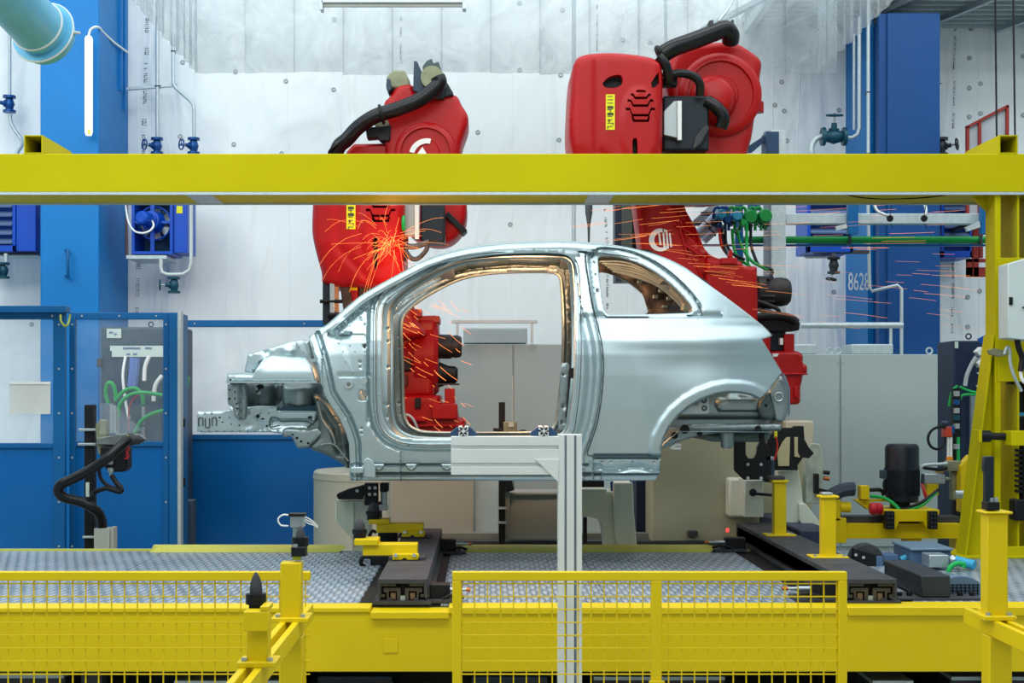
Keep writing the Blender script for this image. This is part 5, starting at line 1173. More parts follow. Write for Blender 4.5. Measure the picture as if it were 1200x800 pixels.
part('wrist_plate', MB().prism([(778, 130), (790, 118), (799, 118), (799, 163), (778, 158)], 9.9, .05), SILV, r2, .004)
part('plate_edge', MB().pbox(794, 118, 799, 164, 9.86, .04), ALU, r2, .002)
part('wrist_elbow', MB().ptube([(828, 118, 9.95), (840, 126, 9.93), (848, 138, 9.93), (845, 150, 9.95)], .045), BLKG, r2)
part('cover_tail', MB().prism([(815, 160), (828, 145), (832, 150), (822, 168), (812, 176)], 9.88, .1), IRON, r2, .01)
part('dress_hose', MB().ptube([(776, 64, 9.85), (790, 56, 9.85), (815, 47, 9.9), (838, 38, 9.95), (850, 34, 9.98), (856, 40, 10.0), (856, 48, 10.05)], .062, n=18), BLKG, r2)
part('hose_collar', MB().torus(P(772, 61, 9.82), (.8, 0, .35), .03, .02, 18, 8), BLK, r2)
part('dress_hose', MB().ptube([(772, 66, 9.8), (779, 74, 9.8), (783, 86, 9.82), (783, 96, 9.85)], .035), BLKG, r2)
part('dress_hose', MB().ptube([(778, 90, 9.85), (795, 86, 9.85), (812, 89, 9.86), (820, 98, 9.87), (820, 112, 9.9)], .030), BLKG, r2)
part('hose_block', MB().pbox(777, 83, 794, 100, 9.9, .1), BLK, r2, .006)
part('hose_clip', MB().prism([(831, 24), (836, 23), (836, 32), (831, 32)], 9.9, .1), IRON, r2, .003); part('hose_clip', MB().prism([(857, 23), (860, 23), (862, 47), (857, 47)], 10.0, .06), IRON, r2, .003)
part('dress_wire', MB().ptube([(842, 25, 10.0), (855, 8, 10.1), (862, -10, 10.2)], .008), GALV, r2)

# pedestals and things under the body
t = thing('robot_pedestal', 'round beige pedestal under the left robot', 'pedestal', (X(450, 11.9), 11.9, 0))
part('drum', MB().lathe((X(455, 11.7), 11.9, 0), (0, 0, Z(555, 11.3)), [(0, .64), (.985, .64), (1, .625)], 64), BEIGE, t)
part('cap_rim', MB().lathe((X(455, 11.7), 11.9, Z(556, 11.3)-.06), (0, 0, .02), [(0, .645), (1, .645)], 64), BEIGE, t)
solo('pedestal_panel', 'flat beige pedestal face under the middle of the body', 'pedestal', MB().box(X(458, 11.15), X(555, 11.15), 11.12, 11.22, 0, Z(553, 11.15)), mat('warm_grey_panel', (150, 148, 134), .6, var=.06), bev=.01)
t = thing('robot_pedestal', 'large beige pedestal block under the right robot', 'pedestal', (X(855, 10.9), 10.9, 0))
part('block', MB().box(X(763, 10.35), X(952, 10.35), 10.35, 11.4, 0, Z(508, 10.35)), mat('beige_pedestal', (168, 168, 142), .6, var=.05), t, .02)
part('upper_block', MB().pbox(921, 493, 953.5, 520, 10.3, .5), mat('light_beige_block', (204, 196, 172), .6), t, .01)
part('service_box', MB().pbox(854, 560, 892, 606, 10.2, .15), CREAM, t, .02)
part('dark_gap', MB().box(X(746, 10.7), X(763, 10.7), 10.7, 11.2, 0, Z(560, 10.7)), mat('midnight_panel', (20, 34, 60), .5), t)
t = thing('floor_trunking', 'dark cable trunking along the floor behind the platform', 'trunking', (X(650, 10.3), 10.4, 0))
part('trunking', MB().box(X(505, 10.3), X(915, 10.3), 10.3, 10.5, Z(638, 10.3), Z(634, 10.3)), IRON, t); part('trunking', MB().box(X(505, 10.3), X(915, 10.3), 10.5, 10.6, Z(634, 10.3), Z(628, 10.3)), mat('grey_trunking', (118, 124, 116), .6), t)
part('trunking_leg', MB().box(X(600, 10.4), X(604, 10.4), 10.3, 10.4, 0, Z(638, 10.3)).box(X(860, 10.4), X(864, 10.4), 10.3, 10.4, 0, Z(638, 10.3)), IRON, t)
part('small_box', MB().pbox(807, 622, 818, 629, 10.28, .1), IRON, t, .005)
# cream clamp towers
t = thing('clamp_tower', 'cream tower with a black angled clamp under the front of the sill', 'clamp tower', (X(415, 8.9), 9.3, .3))
part('tower_body', MB().prism([(393, 585), (425, 585), (427, 588), (434, 589), (434, 655), (411, 655), (413, 632), (393, 611)], 9.25, .22), CREAM, t, .008)
part('tower_base', MB().box(X(411, 9.25), X(434, 9.25), 9.25, 9.47, 0, Z(654, 9.25)), CREAM, t)
part('tower_rib', MB().pbox(413, 590, 414.5, 640, 9.24, .02), CREAM, t)
part('clamp_arm', MB().prism([(394, 580), (396, 578), (408, 573), (427, 568), (427, 585), (396, 585)], 9.15, .1), BLK, t, .005)
part('clamp_plate', MB().pbox(427, 566, 443, 592, 9.1, .06), BLK, t, .004); part('clamp_block', MB().pbox(445, 566, 455, 576, 9.1, .1).pbox(440, 588, 447, 610, 9.2, .08), BLK, t, .006)
m = MB()
for x in (433, 439.5):
    for y in (571.5, 579): m.cyl(P(x, y, 9.09), P(x, y, 9.1), .011, n=10)
m.cyl(P(418.5, 575, 9.14), P(418.5, 575, 9.15), .011, n=10)
part('clamp_bolt', m, SILV, t)
part('clamp_cylinder', MB().cyl(P(450, 592, 9.15), P(450, 576, 9.15), .022, n=14).pbox(444, 592, 454, 598, 9.1, .1), SILV, t, .003)
part('clamp_tip', MB().pbox(426, 581, 431, 588, 9.12, .05), OLIVE, t, .003)
t = thing('clamp_tower', 'cream arched tower right of the aluminium post', 'clamp tower', (X(705, 9.4), 9.5, .3))
part('tower_arch', MB().prism([(680, 574), (711, 574), (711, 576), (719, 576), (719, 566), (742, 566), (743, 600), (748, 655), (711, 655), (708, 622), (705, 612), (697, 607), (688, 605), (680, 604)], 9.45, .3), CREAM, t, .008)
part('side_face', MB().prism([(719, 566), (741, 566), (742, 600), (748, 655), (724, 655), (720, 610)], 9.38, .07), CREAM, t, .006)
part('tower_base', MB().box(X(711, 9.45), X(748, 9.45), 9.45, 9.75, 0, Z(654, 9.45)), CREAM, t)
part('tower_cap', MB().pbox(680, 573, 711, 575.5, 9.4, .3), CREAM, t, .003)
part('black_mount', MB().pbox(682, 563, 708, 572, 9.6, .1), BLK, t, .004); part('black_strut', MB().pbox(684, 606, 688, 636, 9.7, .1), BLK, t, .004)
part('blue_fitting', MB().pbox(716, 564, 719, 575, 9.5, .06).pbox(741, 564, 743, 572, 9.5, .06), BVALV, t)
m = MB()
for y in np.arange(567, 582, 2.2): m.pbox(728, y, 732, y+1.2, 9.372, .01)
part('tower_print', m, mat('pale_grey_print', (224, 230, 224), .6), t)
t = thing('clamp_tower', 'cream flared tower with black clamp plates under the rear of the body', 'clamp tower', (X(930, 9.6), 9.6, .3))
part('tower_body', MB().prism([(911, 551), (936, 550), (941, 587), (946, 600), (962, 617), (962, 655), (915, 655), (918, 600)], 9.55, .2), CREAM, t, .006)
part('tower_base', MB().box(X(915, 9.55), X(962, 9.55), 9.55, 9.75, 0, Z(654, 9.55)), CREAM, t)
part('tower_flare', MB().prism([(937, 590), (944, 590), (961, 612), (961, 640), (937, 610)], 9.5, .05), CREAM, t, .004)
part('left_leg', MB().pbox(873, 562, 895, 606, 9.6, .25), CREAM, t, .006)
part('fork_plate', MB().prism([(861, 517), (874, 517), (874, 532), (877, 537), (884, 537), (887, 532), (888, 524), (891, 517), (897, 517), (904, 530), (904, 566), (898, 562), (872, 562), (861, 551)], 9.3, .05), BLK, t, .004)
m = MB()
for x in (876.5, 892):
    for y in (544, 560): m.cyl(P(x, y, 9.28), P(x, y, 9.3), .011, n=10)
part('plate_bolt', m, SILV, t)
part('clamp_lever', MB().cyl(P(882.5, 577, 9.45), P(882.5, 577, 9.55), .026, n=16).ptube([(882, 578, 9.45), (906, 580, 9.45)], .010), BLK, t)
part('clamp_frame', MB().prism([(920, 504), (920, 499), (931, 499), (931, 512), (936, 512), (936, 516), (934, 532), (940, 539), (943, 552), (908, 552), (904, 530), (905, 515), (908, 510), (910, 504), (914, 503)], 9.35, .06) if False else MB().prism([(918, 501), (929, 501), (931, 499), (942, 499), (943, 515), (948, 524), (954, 531), (948, 537), (941, 536), (935, 545), (935, 551), (908, 551), (900, 540), (900, 512), (908, 506)], 9.4, .05), BLK, t, .004)
part('pale_window', MB().prism([(931, 512), (935, 512), (935, 530), (938, 536), (931, 535)], 9.385, .012).prism([(922, 512), (926, 512), (925, 546), (912, 546), (911, 530), (917, 518)], 9.385, .012), mat('khaki_plate', (186, 178, 136), .5), t, .002)
part('silver_fitting', MB().pbox(898, 535, 907, 539, 9.3, .05), SILV, t, .002)
part('cable_guard', MB().pbox(896, 540, 908, 565, 9.35, .08), DKGRY, t, .005)
part('white_block', MB().ext([P(944, 531, 9.6), P(950, 519, 9.6), P(961, 520, 9.6), P(964, 533, 9.6), P(965, 545, 9.6), P(962, 590, 9.6), P(944, 590, 9.6)], (0, .1, 0)), OLIVE if False else mat('pale_casting', (172, 182, 168), .5, .2, var=.2, vscale=15), t, .006)
part('black_bracket', MB().prism([(955, 555), (960, 555), (960, 572), (975, 575), (975, 580), (955, 578)], 9.55, .06), BLK, t, .003)
part('red_wire', MB().ptube([(909, 511, 9.25), (911, 520, 9.25), (910, 530, 9.25), (907, 539, 9.25)], .006), HOSER, t)
part('yellow_plug', MB().pbox(908, 504, 911, 513, 9.25, .03), LABELY, t, .002)
for y in (553, 560): part('small_fitting', MB().cyl(P(965, y, 9.55), P(972, y+1, 9.55), .014, n=10), BLK if y < 556 else COPP, t)
# middle column with electrics
t = thing('cable_column', 'thin black upright conduit behind the sill with a small box on top', 'conduit', (X(588, 10), 10, 0))
part('conduit', MB().box(X(584.5, 10), X(592, 10), 10, 10.05, 0, Z(471, 10)), BLK, t, .003)
part('top_box', MB().pbox(590, 494, 606, 512, 9.95, .1), OLIVE, t, .006); part('box_label', MB().pbox(596, 495, 602, 500, 9.94, .01), PAPER, t)
part('side_arm', MB().ptube([(578, 503, 9.97), (587, 504, 9.97), (590, 506, 9.97)], .012), BLK, t)
for y in (595, 612): part('conduit_clip', MB().pbox(583, y-1, 593.5, y+1.5, 9.98, .06), GALV, t)
part('antenna', MB().ptube([(601, 495, 10), (601, 440, 10)], .004), GALV, t)
part('fittings', MB().ptube([(606, 507, 9.97), (614, 505, 9.97), (620, 509, 9.97)], .012).cyl(P(618, 506, 9.95), P(618, 510, 9.95), .02, n=10), IRON, t)
part('inner_link', MB().ptube([(595, 562, 10), (598, 575, 10)], .03), BLK, t)
solo('tower_panel', 'grey panel box with a ledge low behind the aluminium post', 'panel', MB().pbox(593, 576, 655, 632, 10.1, .3).pbox(590, 572, 597, 630, 10.05, .1).pbox(597, 577, 655, 580, 10.05, .1), mat('dull_grey_panel', (138, 146, 140), .5, var=.08), bev=.006)
solo('grey_column', 'narrow pale grey column behind the sill, left of the thin black conduit', 'column', MB().box(X(556, 11.2), X(584, 11.2), 11.2, 11.5, 0, Z(560, 11.2)), GREY, bev=.006)
t = thing('dark_hanger', 'dark steel column behind the roof, left of the emblem arm', 'column', P(733, 300, 11.4))
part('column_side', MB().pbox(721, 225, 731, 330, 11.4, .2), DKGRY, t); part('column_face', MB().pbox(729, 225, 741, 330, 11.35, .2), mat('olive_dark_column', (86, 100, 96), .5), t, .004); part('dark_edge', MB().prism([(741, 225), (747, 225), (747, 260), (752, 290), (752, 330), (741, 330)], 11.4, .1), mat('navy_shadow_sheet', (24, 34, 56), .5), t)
solo('hanging_rod', 'pointed grey rod hanging over the roof between gantry and body', 'rod', MB().lathe(P(690, 285, 11.6), (0, 0, Z(225, 11.6)-Z(285, 11.6)), [(0, .008), (.35, .012), (.6, .03), (1, .032)], 14), mat('slate_rod', (92, 106, 110), .5, .3))

# welding station at the left
t = thing('dressing_station', 'black pole with a tip dresser and looping black hose at the left', 'station', (X(105, 9.6), 9.6, 0))
part('pole', MB().box(X(98.5, 9.6), X(110, 9.6), 9.6, 9.67, 0, Z(474, 9.6)), BLK, t, .006)
part('pole_label', MB().pbox(100.5, 565, 104.5, 582, 9.594, .006), PAPER, t)
part('pole_clamp', MB().pbox(92, 502, 112, 505, 9.56, .04), SILV, t, .003); part('pole_clamp', MB().pbox(91, 519, 112, 522, 9.56, .04), SILV, t, .003); part('pole_band', MB().pbox(96.5, 628, 110, 630.5, 9.58, .1), GALV, t, .002)
part('head_plate', MB().prism([(112, 497), (118, 491), (124, 492), (126, 520), (120, 533), (115, 532), (113, 520)], 9.55, .06), OLIVE, t, .004)
part('head_body', MB().prism([(113, 513), (142, 508), (151, 508), (160, 509), (168, 515), (160, 521), (148, 522), (113, 521)], 9.5, .12), mat('cast_grey', (124, 132, 130), .45, .4, var=.25, vscale=14), t, .008)
part('head_nose', MB().lathe(P(150, 515, 9.5), (X(169, 9.5)-X(150, 9.5), 0, .0), [(0, .045), (.3, .04), (.6, .025), (.62, .035), (1, .008)], 18), IRON, t)
part('head_motor', MB().prism([(117, 524), (124, 522), (149, 524), (149, 548), (145, 553), (128, 553), (121, 546), (117, 538)], 9.5, .14), BLK, t, .012)
part('motor_fitting', MB().pbox(121, 539, 132, 544, 9.48, .03).cyl(P(130, 553, 9.5), P(130, 548, 9.5), .02, n=12).cyl(P(130, 558, 9.5), P(130, 553, 9.5), .011, n=10), SILV, t)
part('motor_ring', MB().torus(P(151, 514, 9.48), (1, 0, .3), .022, .008, 18, 8), LABELY, t)
part('clear_guard', MB().ext([P(117, 472, 9.45), P(132, 472, 9.45), P(150, 488, 9.45), P(166, 504, 9.45), P(140, 510, 9.45), P(117, 508, 9.45)], (0, .006, 0)), FILM, t)
part('silver_fitting', MB().cyl(P(131, 507, 9.5), P(131, 474, 9.5), .013, n=10).cyl(P(135, 507, 9.5), P(135, 480, 9.5), .018, n=10), SILV, t)
part('loop_hose', MB().ptube([(150, 514, 9.42), (143, 521, 9.38), (128, 535, 9.35), (108, 549, 9.35), (85, 561, 9.35), (71, 568, 9.35), (68.5, 576, 9.36), (76, 583, 9.38), (95, 588, 9.42), (110, 596, 9.45), (118, 606, 9.5), (120, 622, 9.55)], lambda q: .034 if q < .97 else .03, n=14), BLKG, t)
part('thin_hose', MB().ptube([(116, 548, 9.45), (118, 560, 9.45), (127, 569, 9.45), (139, 573, 9.45), (142, 576, 9.45)], .012), BLK, t)
part('thin_hose', MB().ptube([(131, 557, 9.48), (136, 565, 9.46), (142, 572, 9.45), (140, 576, 9.45), (125, 572, 9.45), (112, 576, 9.46), (108, 580, 9.55)], .017), BLK, t)
for k, pts in enumerate(([(148, 520, 9.44), (151, 526, 9.44), (148, 532, 9.44), (150, 538, 9.44)], [(151, 520, 9.44), (148, 528, 9.44), (151, 534, 9.44), (146, 538, 9.44)])): part('red_wire', MB().ptube(pts, .004), HOSER, t)
solo('terminal_box', 'small pale grey box at the foot of the black pole', 'box', MB().box(X(110, 9.5), X(128, 9.5), 9.5, 9.62, Z(650, 9.5)-.2, Z(619, 9.5)).box(X(128, 9.5), X(132, 9.5), 9.52, 9.62, Z(650, 9.5)-.2, Z(618, 9.5)), mat('warm_pale_grey', (166, 172, 164), .5), bev=.003)

# wall behind the cell: nothing else; light stands for the weld arc
# ================================================================ the bare car body
CD = 8.70                                      # centre plane of the body
BZ = .80
car = thing('car_body', 'bare silver unpainted small car body shell without doors or glass', 'car body', (X(600, 8), CD, Z(563, 8)))
def L(*p): return np.array(p, float)
ARCH_F = [(411, 563), (410, 548), (409, 520), (406, 509), (399, 492), (387, 474), (380, 462), (377, 448), (372, 425), (366, 405), (362, 394)]
SILH = [(362, 394), (357, 391), (376, 384), (384, 379), (402, 363), (420, 348), (435, 338.5), (450, 330), (476, 316), (497, 305.5), (522, 297), (550, 290.5), (585, 286), (625, 284), (665, 283.5), (700, 286), (730, 289.5), (760, 296), (785, 305), (806, 316), (826, 330), (848, 346), (868, 361), (886, 375), (897, 384), (905, 392.5)]
REAR = [(904, 394), (896, 396.5), (893, 397), (897, 404), (905, 417), (913, 430), (917, 437), (909, 447), (901, 458), (889, 468)]
ARCH_R = [(889, 468), (880, 463.5), (868, 461), (852, 460.5), (838, 463), (822, 469), (808, 477), (795, 488), (785, 501), (778, 515), (775, 528), (774, 540), (772, 558), (768, 563)]
OUT = ARCH_F+crom(SILH[2:], 4, False)+REAR[:-1]+crom(ARCH_R[:-3], 3, False)+[(774, 540), (773, 556), (768, 563)]
OUT = [p for i, p in enumerate(OUT) if i == 0 or (abs(p[0]-OUT[i-1][0])+abs(p[1]-OUT[i-1][1]) > .3)]
DOOR = crom([(447, 420), (447, 385), (448, 363), (453, 352), (466, 342), (485, 330), (508, 318), (535, 308.5), (565, 303.5), (600, 301.5), (650, 301.5), (665, 304), (671, 313), (673, 335), (674, 370), (674.5, 410), (673, 450), (669, 485), (666, 503), (658, 512), (640, 514), (560, 514), (490, 514), (466, 510), (453, 499), (448, 480), (447, 450)], 4)
QWIN = crom([(701, 306), (704, 300.5), (712, 300), (726, 301.5), (744, 306.5), (762, 315), (780, 327.5), (795, 341), (806, 353), (811.5, 362), (809, 366), (795, 367), (760, 368), (720, 368.5), (711, 367), (707, 358), (704.5, 340), (702, 320)], 3)
SHUT = [(687, 294), (688, 311), (691, 330), (695, 355), (699, 372), (703, 388), (706.5, 405), (708, 425), (707.5, 445), (704.5, 475), (700, 498), (694, 516), (688, 533)]
def sst(x, a, b): t = np.clip((x-a)/(b-a+1e-9), 0, 1); return t*t*(3-2*t)
CUT = crom(SHUT, 4, False)
cut_y = np.array([p[1] for p in CUT]); cut_x = np.array([p[0] for p in CUT])
def side_depth(V):
    x, y = V[:, 0], V[:, 1]
    # overall section: roof tucked in, widest at the shoulder, tucked at the sill
    d = np.interp(y, [280, 300, 330, 372, 378, 398, 415, 440, 480, 520, 563], [8.19, 8.14, 8.08, 8.005, 7.985, 7.945, 7.93, 7.93, 7.94, 7.955, 7.98])
    d = d+.20*np.clip((x-815)/105, 0, 1)**2.2+.10*np.clip((430-x)/75, 0, 1)**2*sst(y, 440, 380)
    # distances
    sD = dist(V, DOOR); sO = dist(V, SILH[2:], False); sA = dist(V, ARCH_F, False); sQ = dist(V, QWIN); sR = dist(V, ARCH_R[:-3], False)
    xl = np.interp(y, cut_y, cut_x); t = x-xl
    skin = sst(t, -.6, .8)*sst(533.5-y, -.6, .8)*sst(y, 368.5, 373)                 # quarter outer skin
    rail = sst(10.5-sO, -1.2, 1.2)*sst(x, 380, 400)*sst(850-x, 0, 30)
    # roof rail is a rounded tube-like band
    dd = np.zeros(len(V))
    q = np.clip(sO/10.5, 0, 1); band = (x > 378)&(x < 850)
    fade = sst(760-x, 0, 60)
    dd += np.where(band, .030*(1-np.sqrt(np.clip(1-np.clip(.45-sO/10.5, 0, .45)**2*4.6, 0, 1)))+.010*sst(sO, 5, 9.5), 0)*(fade*.9+.1)
    gut = sst(sO, 9.3, 10.8)*(1-sst(sO, 15.5, 17.5)*(x < 470))*sst(x, 385, 396)*fade
    # gutter / door rebate following the opening
    reb = np.where(sD < 4.5, .060, np.where(sD < 6.2, .060-.028*(sD-4.5)/1.7, np.where(sD < 8.6, .032, np.where(sD < 10, .032+.03*(sD-8.6)/1.4, .062-.062*sst(sD, 12.5, 18)))))
    top = sst(345-y, 0, 12)*sst(x, 440, 470)
    reb_top = np.where(sD < 3.5, .060, np.where(sD < 5.0, .06-.02*(sD-3.5)/1.5, np.where(sD < 7.5, .045, .062-.062*sst(sD, 8.0, 10.0))))
    reb = reb*(1-top)+reb_top*top
    reb = np.maximum(reb*(1-.0*rail), 0); reb = np.where(x > 440, reb, reb)
    bp = sst(x, 660, 672)*(1-skin)                                                # lower B-pillar zone uses the shut line
    tt = -t
    bpil = np.where(tt < 2.5, .036, np.where(tt < 8, .036-.018*sst(tt, 2.5, 5), np.where(tt < 16, .018+.045*sst(tt, 8, 14), .063-.018*sst(tt, 17, 24))))
    bpil = np.where(sD < 4, .055, bpil)
    upper = sst(372-y, 0, 6)
    bup = .030-.016*sst(np.abs(t+6), 0, 6)+.02*sst(12-sQ, 0, 3)*(sQ > 2)
    bup = np.where(sD < 4, .055, np.where(t < -14, .05, np.where(t < -2, .012, .026)))
    lower_bp = bpil*(1-upper)+bup*upper
    isB = (x > 664)&(t < 2)&(y > 296)&(sO > 11)
    outw = np.where(isB, 0, np.where(sD < 20, reb*np.where(band, 1-sst(11-sO, 0, 1.5)*(sD > 4.8), 1), 0))
    dd += np.maximum(outw, .036*gut*(sD > 4.8)*(~isB))
    dd += np.where(isB, lower_bp, 0)
    # quarter window surround, recessed behind the belt and C-pillar skin
    qs = sst(10.5-sQ, -1.0, 1.0)*(y < 370)
    dd += np.where(t > -2, sst(8.8-sQ, -.6, .6)*(y < 370)*.020+.026*np.exp(-((sQ-9.4)/1.1)**2)*(y < 368), 0)
    dd += np.where((y < 372.5)&(t > 0)&(x < 846), .018*sst(y, 364, 371), 0)*(sQ > 3)
    # shoulder crease and lower bulge
    dd += skin*(.010*np.exp(-((y-381)/7)**2)-.012*np.exp(-((y-399)/9)**2)*sst(x, 700, 760)+.016*np.exp(-((y-430)/20)**2)*sst(x, 740, 820))
    # wheel arch lip
    dd += skin*(-.018*sst(17-sR, 0, 6)+.018*sst(3-sR, 0, 3))
    dd += -.012*np.exp(-((x-850)/70)**2-((y-450)/30)**2)
    # front arch flange, bead and inner ribs
    fa = (x < 440)&(y > 388)
    ff = np.where(sA < 7, .030, np.where(sA < 8.5, .030+.03*(sA-7)/1.5, np.where(sA < 11, .060, .060-.060*sst(sA, 11, 15))))
    dd += np.where(fa, ff, 0)
    # A-pillar triangle, slightly sunk
    tri = (x > 392)&(x < 438)&(y > 350)&(y < 399)&(sO > 12)
    dd += np.where(tri, .012, 0)
    dd += np.where((x > 385)&(x < 428)&(sA > 14)&(y > 392)&(y < 442), .010*sst(x-(388+(y-395)*.42), 8, 10), 0)
    dd += .02*np.exp(-((x-431.5)/1.6)**2)*sst(y, 392, 402)*sst(500-y, 0, 6)*(sA > 10)
    dd += np.where((x > 384)&(x < 412), .03*np.exp(-((y-(391+2.6*np.sin((x-384)/9)))/2.4)**2), 0)
    dd += .015*np.exp(-((y-440)/1.6)**2)*((x > 388+8)&(x < 434))
    # sill steps
    sill = (x > 412)&(x < 705); sr = x >= 695
    st = np.interp(y, [514, 519, 521, 525, 526, 542, 543.5, 545.5, 547, 552.5, 554, 557, 558.5, 563], [0, 0, 0, .0, 0, .0, .016, .016, .006, .008, .034, .034, .02, .022])
    dd += np.where(sill&(sD > 12), st, 0)
    wav = 549+2.2*np.sin((x-700)/9.5)
    st2 = np.interp(y, [531, 533, 534.5, 537, 538, 545], [0, .02, .008, .03, .012, .014])+.026*np.exp(-((y-wav)/3.0)**2)+np.where((y > 554)&(y < 556.6), .022, 0)+np.where(y > 557, .006, 0)
    dd += np.where(sr&(t > -16)&(y > 531), st2, 0)
    return d+dd
def side3(V): return to3(V, side_depth(V))
def circ(x, y, r, n=10, ry=None): return ell(x, y, r, ry or r, n)
holes_side = [DOOR, QWIN] + [circ(*h) for h in ((422.5, 373, 1.7), (427.5, 405.5, 2.6, 12), (422, 424, 1.3), (422, 430, 1.3), (408.5, 450, 2.8, 12), (426, 446, 3.0, 12), (423.5, 501.5, 1.5), (423.5, 507.5, 1.5), (700.5, 340, 2.0), (401, 387.5, .9), (409.5, 381.5, .9), (427.5, 380, .9), (430, 365.5, .9), (696, 306.5, .8), (698, 321.5, .7), (429, 459, 1.2))]
holes_side.append(crom([(421, 458.5), (427, 457), (430.5, 461), (430.5, 468), (427, 469.5), (421, 469), (420.5, 463)], 3))
holes_side += [circ(480, 521.5, 2.2, 10, 1.6), circ(503, 521.5, 2.0, 10, 1.5), circ(705.5, 541.2, 1.6), circ(690.5, 541.2, .9), circ(716, 541.2, .8), circ(741, 541.2, 1.0), circ(766.5, 541.2, .9)]
def offs(pl, ds, closed=True):
    o = np.array(dense(pl, 1.6, closed)); t = np.roll(o, -1, 0)-np.roll(o, 1, 0)
    if not closed: t[0] = o[1]-o[0]; t[-1] = o[-1]-o[-2]
    nn = np.stack([-t[:, 1], t[:, 0]], 1); nn /= np.hypot(*nn.T)[:, None]+1e-9
    return np.vstack([o+nn*k for k in ds])
def offs2(pl, ds, closed=True):
    p = offs(pl, [k for k in ds]+[-k for k in ds], closed); s = dist(p, pl, closed)
    return p[s > min(ds)*.93]
EX = np.vstack([offs2(DOOR, (3.5, 4.5, 6.2, 8.6, 10, 12.5, 15.2, 18)), offs2(SILH[2:], (1.5, 3.5, 6.5, 9.2, 10.5, 12), False), offs2(CUT, (.7, 2.5, 8, 12), False), offs2(QWIN, (9.5, 11.5, 13)), offs2(ARCH_R[:-3], (1, 3, 10, 13, 16), False), offs2(ARCH_F, (7, 8.5, 11, 13, 15), False)])
lines = []
for y in (519, 525, 531.5, 533, 534.5, 537, 538, 542, 543.5, 545.5, 547, 552.5, 554, 557, 558.5): lines += [(x, y) for x in np.arange(413, 773, 2.2)]
for y in (368.5, 371, 373): lines += [(x, y) for x in np.arange(700, 846, 2.2)]
EX = np.vstack([EX, np.array(lines)])
vs, fs, _ = sheet(OUT, holes_side, 2.3, side3, edge=1.7, extra=EX)
mb = MB(); mb.add(vs, fs)
def steel_part(name, mb, parent, m=STEEL, th=.006, label=None, ang=42, both=True):
    o = part(name, mb, m, parent, ang=ang, label=label)
    me = o.data
    bm = bmesh.new(); bm.from_mesh(me); bmesh.ops.recalc_face_normals(bm, faces=bm.faces)
    bm.normal_update()
    s = sum((f.normal.y*f.calc_area()) for f in bm.faces)
    if s > 0: bmesh.ops.reverse_faces(bm, faces=bm.faces)
    bm.to_mesh(me); bm.free(); smooth_mesh(me, ang)
    if th: sd = o.modifiers.new('thick', 'SOLIDIFY'); sd.thickness = th; sd.offset = -1
    if both:
        c = o.copy(); COL.objects.link(c); ORG[c] = ORG[parent]; c.scale = (1, -1, 1)
        if label: c['label'] = label
        for ch in list(o.children): pass
    return o
side = steel_part('body_side', mb, car)
# flanged inner side panel, gives the opening its depth
IN_H = crom([(461, 440), (461, 400), (461, 374), (464, 360), (476, 347), (498, 332), (525, 318), (548, 310), (580, 305), (615, 303.5), (650, 303.5), (664, 307), (667, 320), (669, 350), (670, 400), (669, 440), (665, 480), (662, 500), (654, 508.5), (630, 511.5), (560, 512), (500, 511.5), (478, 508), (466, 499), (461.5, 480)], 3)
IN_O = rnd([(438, 520), (430, 400), (436, 368), (470, 338), (540, 296), (610, 291), (680, 292), (682, 400), (676, 520)], 10)
ih = [IN_H]+[circ(454.5, y, 1.1) for y in (385, 400, 430, 474, 488)]
vs, fs, _ = sheet(IN_O, ih, 5, lambda V: to3(V, 8.16+.045*sst(7-dist(V, IN_H), 0, 4)-.10*sst(V[:, 1], 360, 470)), edge=3, extra=offs2(IN_H, (3, 5, 7)))
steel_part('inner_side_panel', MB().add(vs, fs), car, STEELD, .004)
# box the pillars: strip from outer flange to inner panel around the door opening
def loop_wall(name, loop, fa, fb, m, both=True, th=.003):
    lp = np.array(dense(loop, 4)); A = fa(lp); B = fb(lp); n = len(lp)
    mb = MB(); mb.add(list(map(tuple, A))+list(map(tuple, B)), [(i, (i+1) % n, n+(i+1) % n, n+i) for i in range(n)])
    return steel_part(name, mb, car, m, 0, both=both)
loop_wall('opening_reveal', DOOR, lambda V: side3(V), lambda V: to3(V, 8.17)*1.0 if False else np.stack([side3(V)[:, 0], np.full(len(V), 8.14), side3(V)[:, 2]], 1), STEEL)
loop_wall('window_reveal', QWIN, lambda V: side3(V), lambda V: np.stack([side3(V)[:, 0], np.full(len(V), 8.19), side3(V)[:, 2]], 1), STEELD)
# roof skin from rail to rail, with crown
R0 = [p for p in crom(SILH[2:], 4, False) if 497 < p[0] < 812]
A = side3(np.array(R0)); mb = MB(); nt_ = 15; V = []
for k in range(nt_):
    t = k/(nt_-1); yy = A[:, 1]+(2*CD-2*A[:, 1])*t; V += [(a[0], y, a[2]+.045*math.sin(PI*t)-.001) for a, y in zip(A, yy)]
n = len(R0); fs = [(k*n+i, k*n+i+1, (k+1)*n+i+1, (k+1)*n+i) for k in range(nt_-1) for i in range(n-1)]
rp = part('roof_panel', mb.add(V, fs), STEEL, car); rp.modifiers.new('thick', 'SOLIDIFY').thickness = -.004
